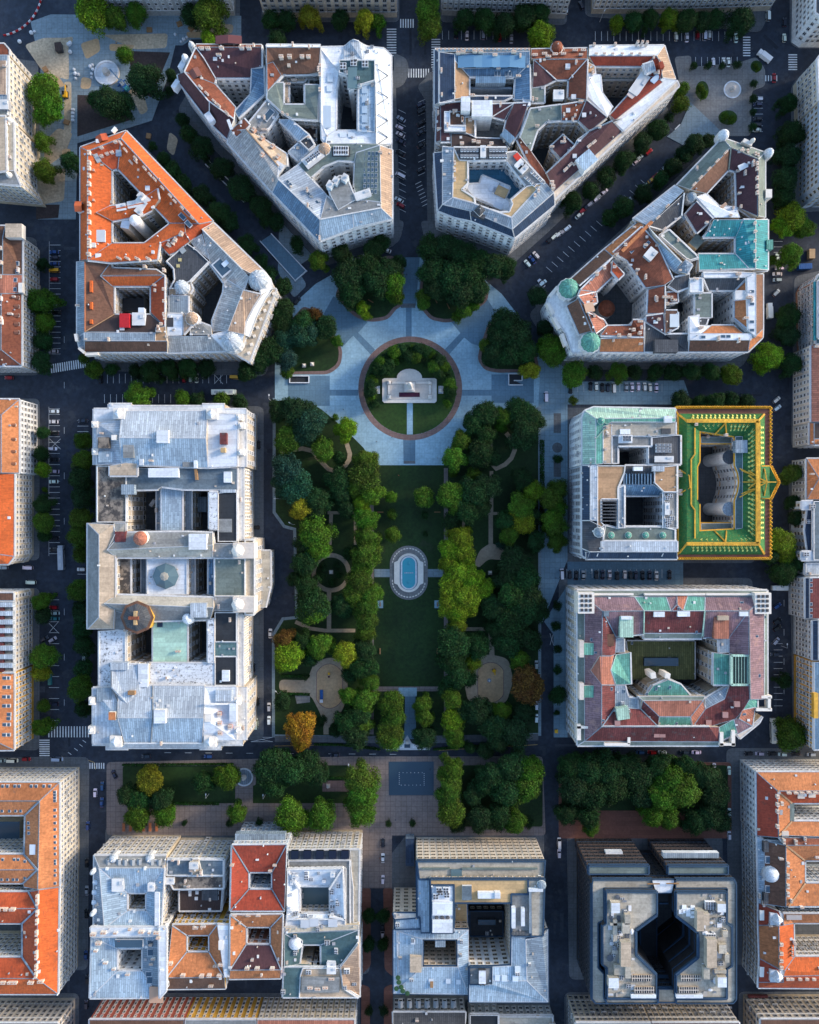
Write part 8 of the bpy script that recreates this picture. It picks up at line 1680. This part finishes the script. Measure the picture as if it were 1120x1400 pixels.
cars('in the queue above the red tiled corner house', ZL, '850,645,k,90 892,645,s,90 940,645,k,90 980,648,w,90 1030,645,k,90 1090,648,s,90'); cars('turning below the maroon roofed bank', ZL, '718,698,w,0 775,710,w,0'); cars('along the left side of the maroon roofed bank', ZL, '38,305,s,0 38,462,w,0 38,510,w,0')
cars('on the street left of the dark office', ZO, '125,147,w,0,v 125,188,w,0'); cars('on the street right of the dark office', ZO, '776,32,w,0 775,70,r,0 776,118,w,0 780,790,s,0 780,820,s,0'); cars('on the lane left of the gridded office', ZN, '458,147,k,0 458,205,w,0 458,287,w,0 457,468,k,0 457,495,w,0'); cars('on the curved street above the brown paving', ZK, '275,650,n,90')
# ================================================================= people
def person_mesh():
    bm = bmesh.new(); V = {}; lay = bm.verts.layers.skin.verify()
    for n, c, r in (('pel', (0, 0, .95), .15), ('wa', (0, 0, 1.12), .13), ('ch', (0, .01, 1.34), .16), ('ne', (0, .01, 1.5), .06), ('hd', (0, .03, 1.6), .09), ('tp', (0, .02, 1.72), .085), ('kl', (-.1, .14, .5), .075), ('al', (-.1, .1, .08), .05), ('fl', (-.1, .24, .05), .045), ('kr', (.1, -.06, .5), .075), ('ar', (.1, -.22, .1), .05), ('fr', (.1, -.1, .05), .045), ('sl', (-.19, 0, 1.4), .065), ('el', (-.25, -.08, 1.12), .05), ('hl', (-.24, .06, .9), .04), ('sr', (.19, 0, 1.4), .065), ('er', (.25, .06, 1.12), .05), ('hr', (.24, .2, .95), .04)): V[n] = (bm.verts.new(c), r)
    for a, b_ in (('pel', 'wa'), ('wa', 'ch'), ('ch', 'ne'), ('ne', 'hd'), ('hd', 'tp'), ('pel', 'kl'), ('kl', 'al'), ('al', 'fl'), ('pel', 'kr'), ('kr', 'ar'), ('ar', 'fr'), ('ch', 'sl'), ('sl', 'el'), ('el', 'hl'), ('ch', 'sr'), ('sr', 'er'), ('er', 'hr')): bm.edges.new((V[a][0], V[b_][0]))
    for v, r in V.values(): v[lay].radius = (r, r)
    V['pel'][0][lay].use_root = True
    me = bpy.data.meshes.new('person'); bm.to_mesh(me); bm.free(); o = bpy.data.objects.new('person', me); C.objects.link(o); o.modifiers.new('s', 'SKIN'); sb = o.modifiers.new('u', 'SUBSURF'); sb.levels = 1
    dg = bpy.context.evaluated_depsgraph_get(); r = bpy.data.meshes.new_from_object(o.evaluated_get(dg)); bpy.data.objects.remove(o); r.materials.clear(); r.materials.append(MATS['cloth']); r.materials.append(MATS['skin']); r.materials.append(MATS['rubber'])
    for p in r.polygons: p.material_index = 2 if p.center.z > 1.62 else 1 if p.center.z > 1.49 else 2 if p.center.z < .85 else 0; p.use_smooth = True
    return r
PM = person_mesh(); prn = random.Random(3)
for x_, y_, c_, lab in ((495, 508, (.05, .05, .06), 'person in dark coat walking by the brick ring, left of the memorial'), (497, 565, (.3, .05, .05), 'person in red jacket at the lower left of the brick ring'), (627, 510, (.05, .05, .08), 'person in navy jacket at the right of the brick ring'), (627, 556, (.04, .04, .05), 'person in black walking at the lower right of the brick ring'), (515, 604, (.1, .1, .1), 'person in grey crossing the plaza below the memorial'), (536, 598, (.02, .02, .03), 'person in black on the brick ring near the lawn path'), (471, 467, (.04, .05, .09), 'person in blue walking on the upper left of the plaza'), (598, 626, (.3, .3, .3), 'person in pale jacket near the top edge of the lawn'), (588, 1051, (.05, .05, .06), 'person in dark clothes at the right edge of the dark fountain'), (565, 1118, (.5, .5, .5), 'person in white on the brown promenade'), (520, 1172, (.3, .04, .03), 'person in red by the parked cars on the brown lane'), (470, 1160, (.06, .06, .07), 'person in dark clothes on the promenade left of the lane'), (545, 650, (.5, .1, .05), 'person in orange jacket on the upper lawn near the plaza'), (470, 560, (.1, .1, .12), 'person in dark clothes at the lower left rim of the plaza'), (650, 545, (.2, .3, .4), 'person in pale blue at the right of the plaza'), (754, 690, (.05, .05, .05), 'person in black on the right promenade'), (760, 790, (.4, .38, .3), 'person in beige on the right promenade by the parked cars'), (556, 376, (.08, .05, .1), 'person in purple walking down the stem of the plaza'), (541, 1120, (.1, .12, .2), 'person in blue on the brown promenade below the dark fountain'), (160, 60, (.6, .3, .02), 'worker in orange vest on the building site')):
    p = W(x_, y_); o = inst('person', PM, (p.x, p.y, .16), None, prn.uniform(0, 6.28), 1.02, c_); tag(o, lab, 'person')
finish_buildings()
for o in bpy.data.objects:
    if 'label' in o.keys() and len(o['label'].split()) > 16: print('LONG', len(o['label'].split()), o['label'])
print('TREES', {k: TREES.count(k) for k in set(TREES)})
# ================================================================= light, sky, camera
EL, AZ = 20.0, 62.0                                               # sun elevation; AZ from the photo's right, towards the top
sd = Vector((math.cos(R(EL))*math.cos(R(AZ_ := 22)), math.cos(R(EL))*math.sin(R(AZ_)), math.sin(R(EL))))
sun = bpy.data.lights.new('sun', 'SUN'); sun.energy = 1.5; sun.angle = R(11); sun.color = (1, .84, .66)
so = bpy.data.objects.new('sun', sun); C.objects.link(so); so.rotation_euler = (-sd).to_track_quat('-Z', 'Y').to_euler(); so.location = (0, 0, 300)
wd_ = bpy.data.worlds.new('World'); bpy.context.scene.world = wd_; wd_.use_nodes = True; nt = wd_.node_tree; sk = nt.nodes.new('ShaderNodeTexSky'); sk.sky_type = 'NISHITA'; sk.sun_disc = False; sk.sun_elevation = R(EL); sk.sun_rotation = R(90-AZ_); sk.dust_density = 1; sk.ozone_density = 1.7
bg = nt.nodes['Background']; nt.links.new(sk.outputs[0], bg.inputs['Color']); bg.inputs['Strength'].default_value = .15
cam = bpy.data.cameras.new('camera'); co_ = bpy.data.objects.new('camera', cam); C.objects.link(co_); co_.location = (0, 0, HC); cam.sensor_fit = 'VERTICAL'; cam.sensor_height = 24; cam.lens = 12/(700*SC/HC); cam.clip_end = 6000; cam.clip_start = 1; bpy.context.scene.camera = co_
sc = bpy.context.scene; sc.view_settings.view_transform = 'Standard'; sc.view_settings.look = 'None'; sc.view_settings.exposure = 1.38; sc.view_settings.gamma = 1
sc.cycles.max_bounces = 5; sc.cycles.diffuse_bounces = 3
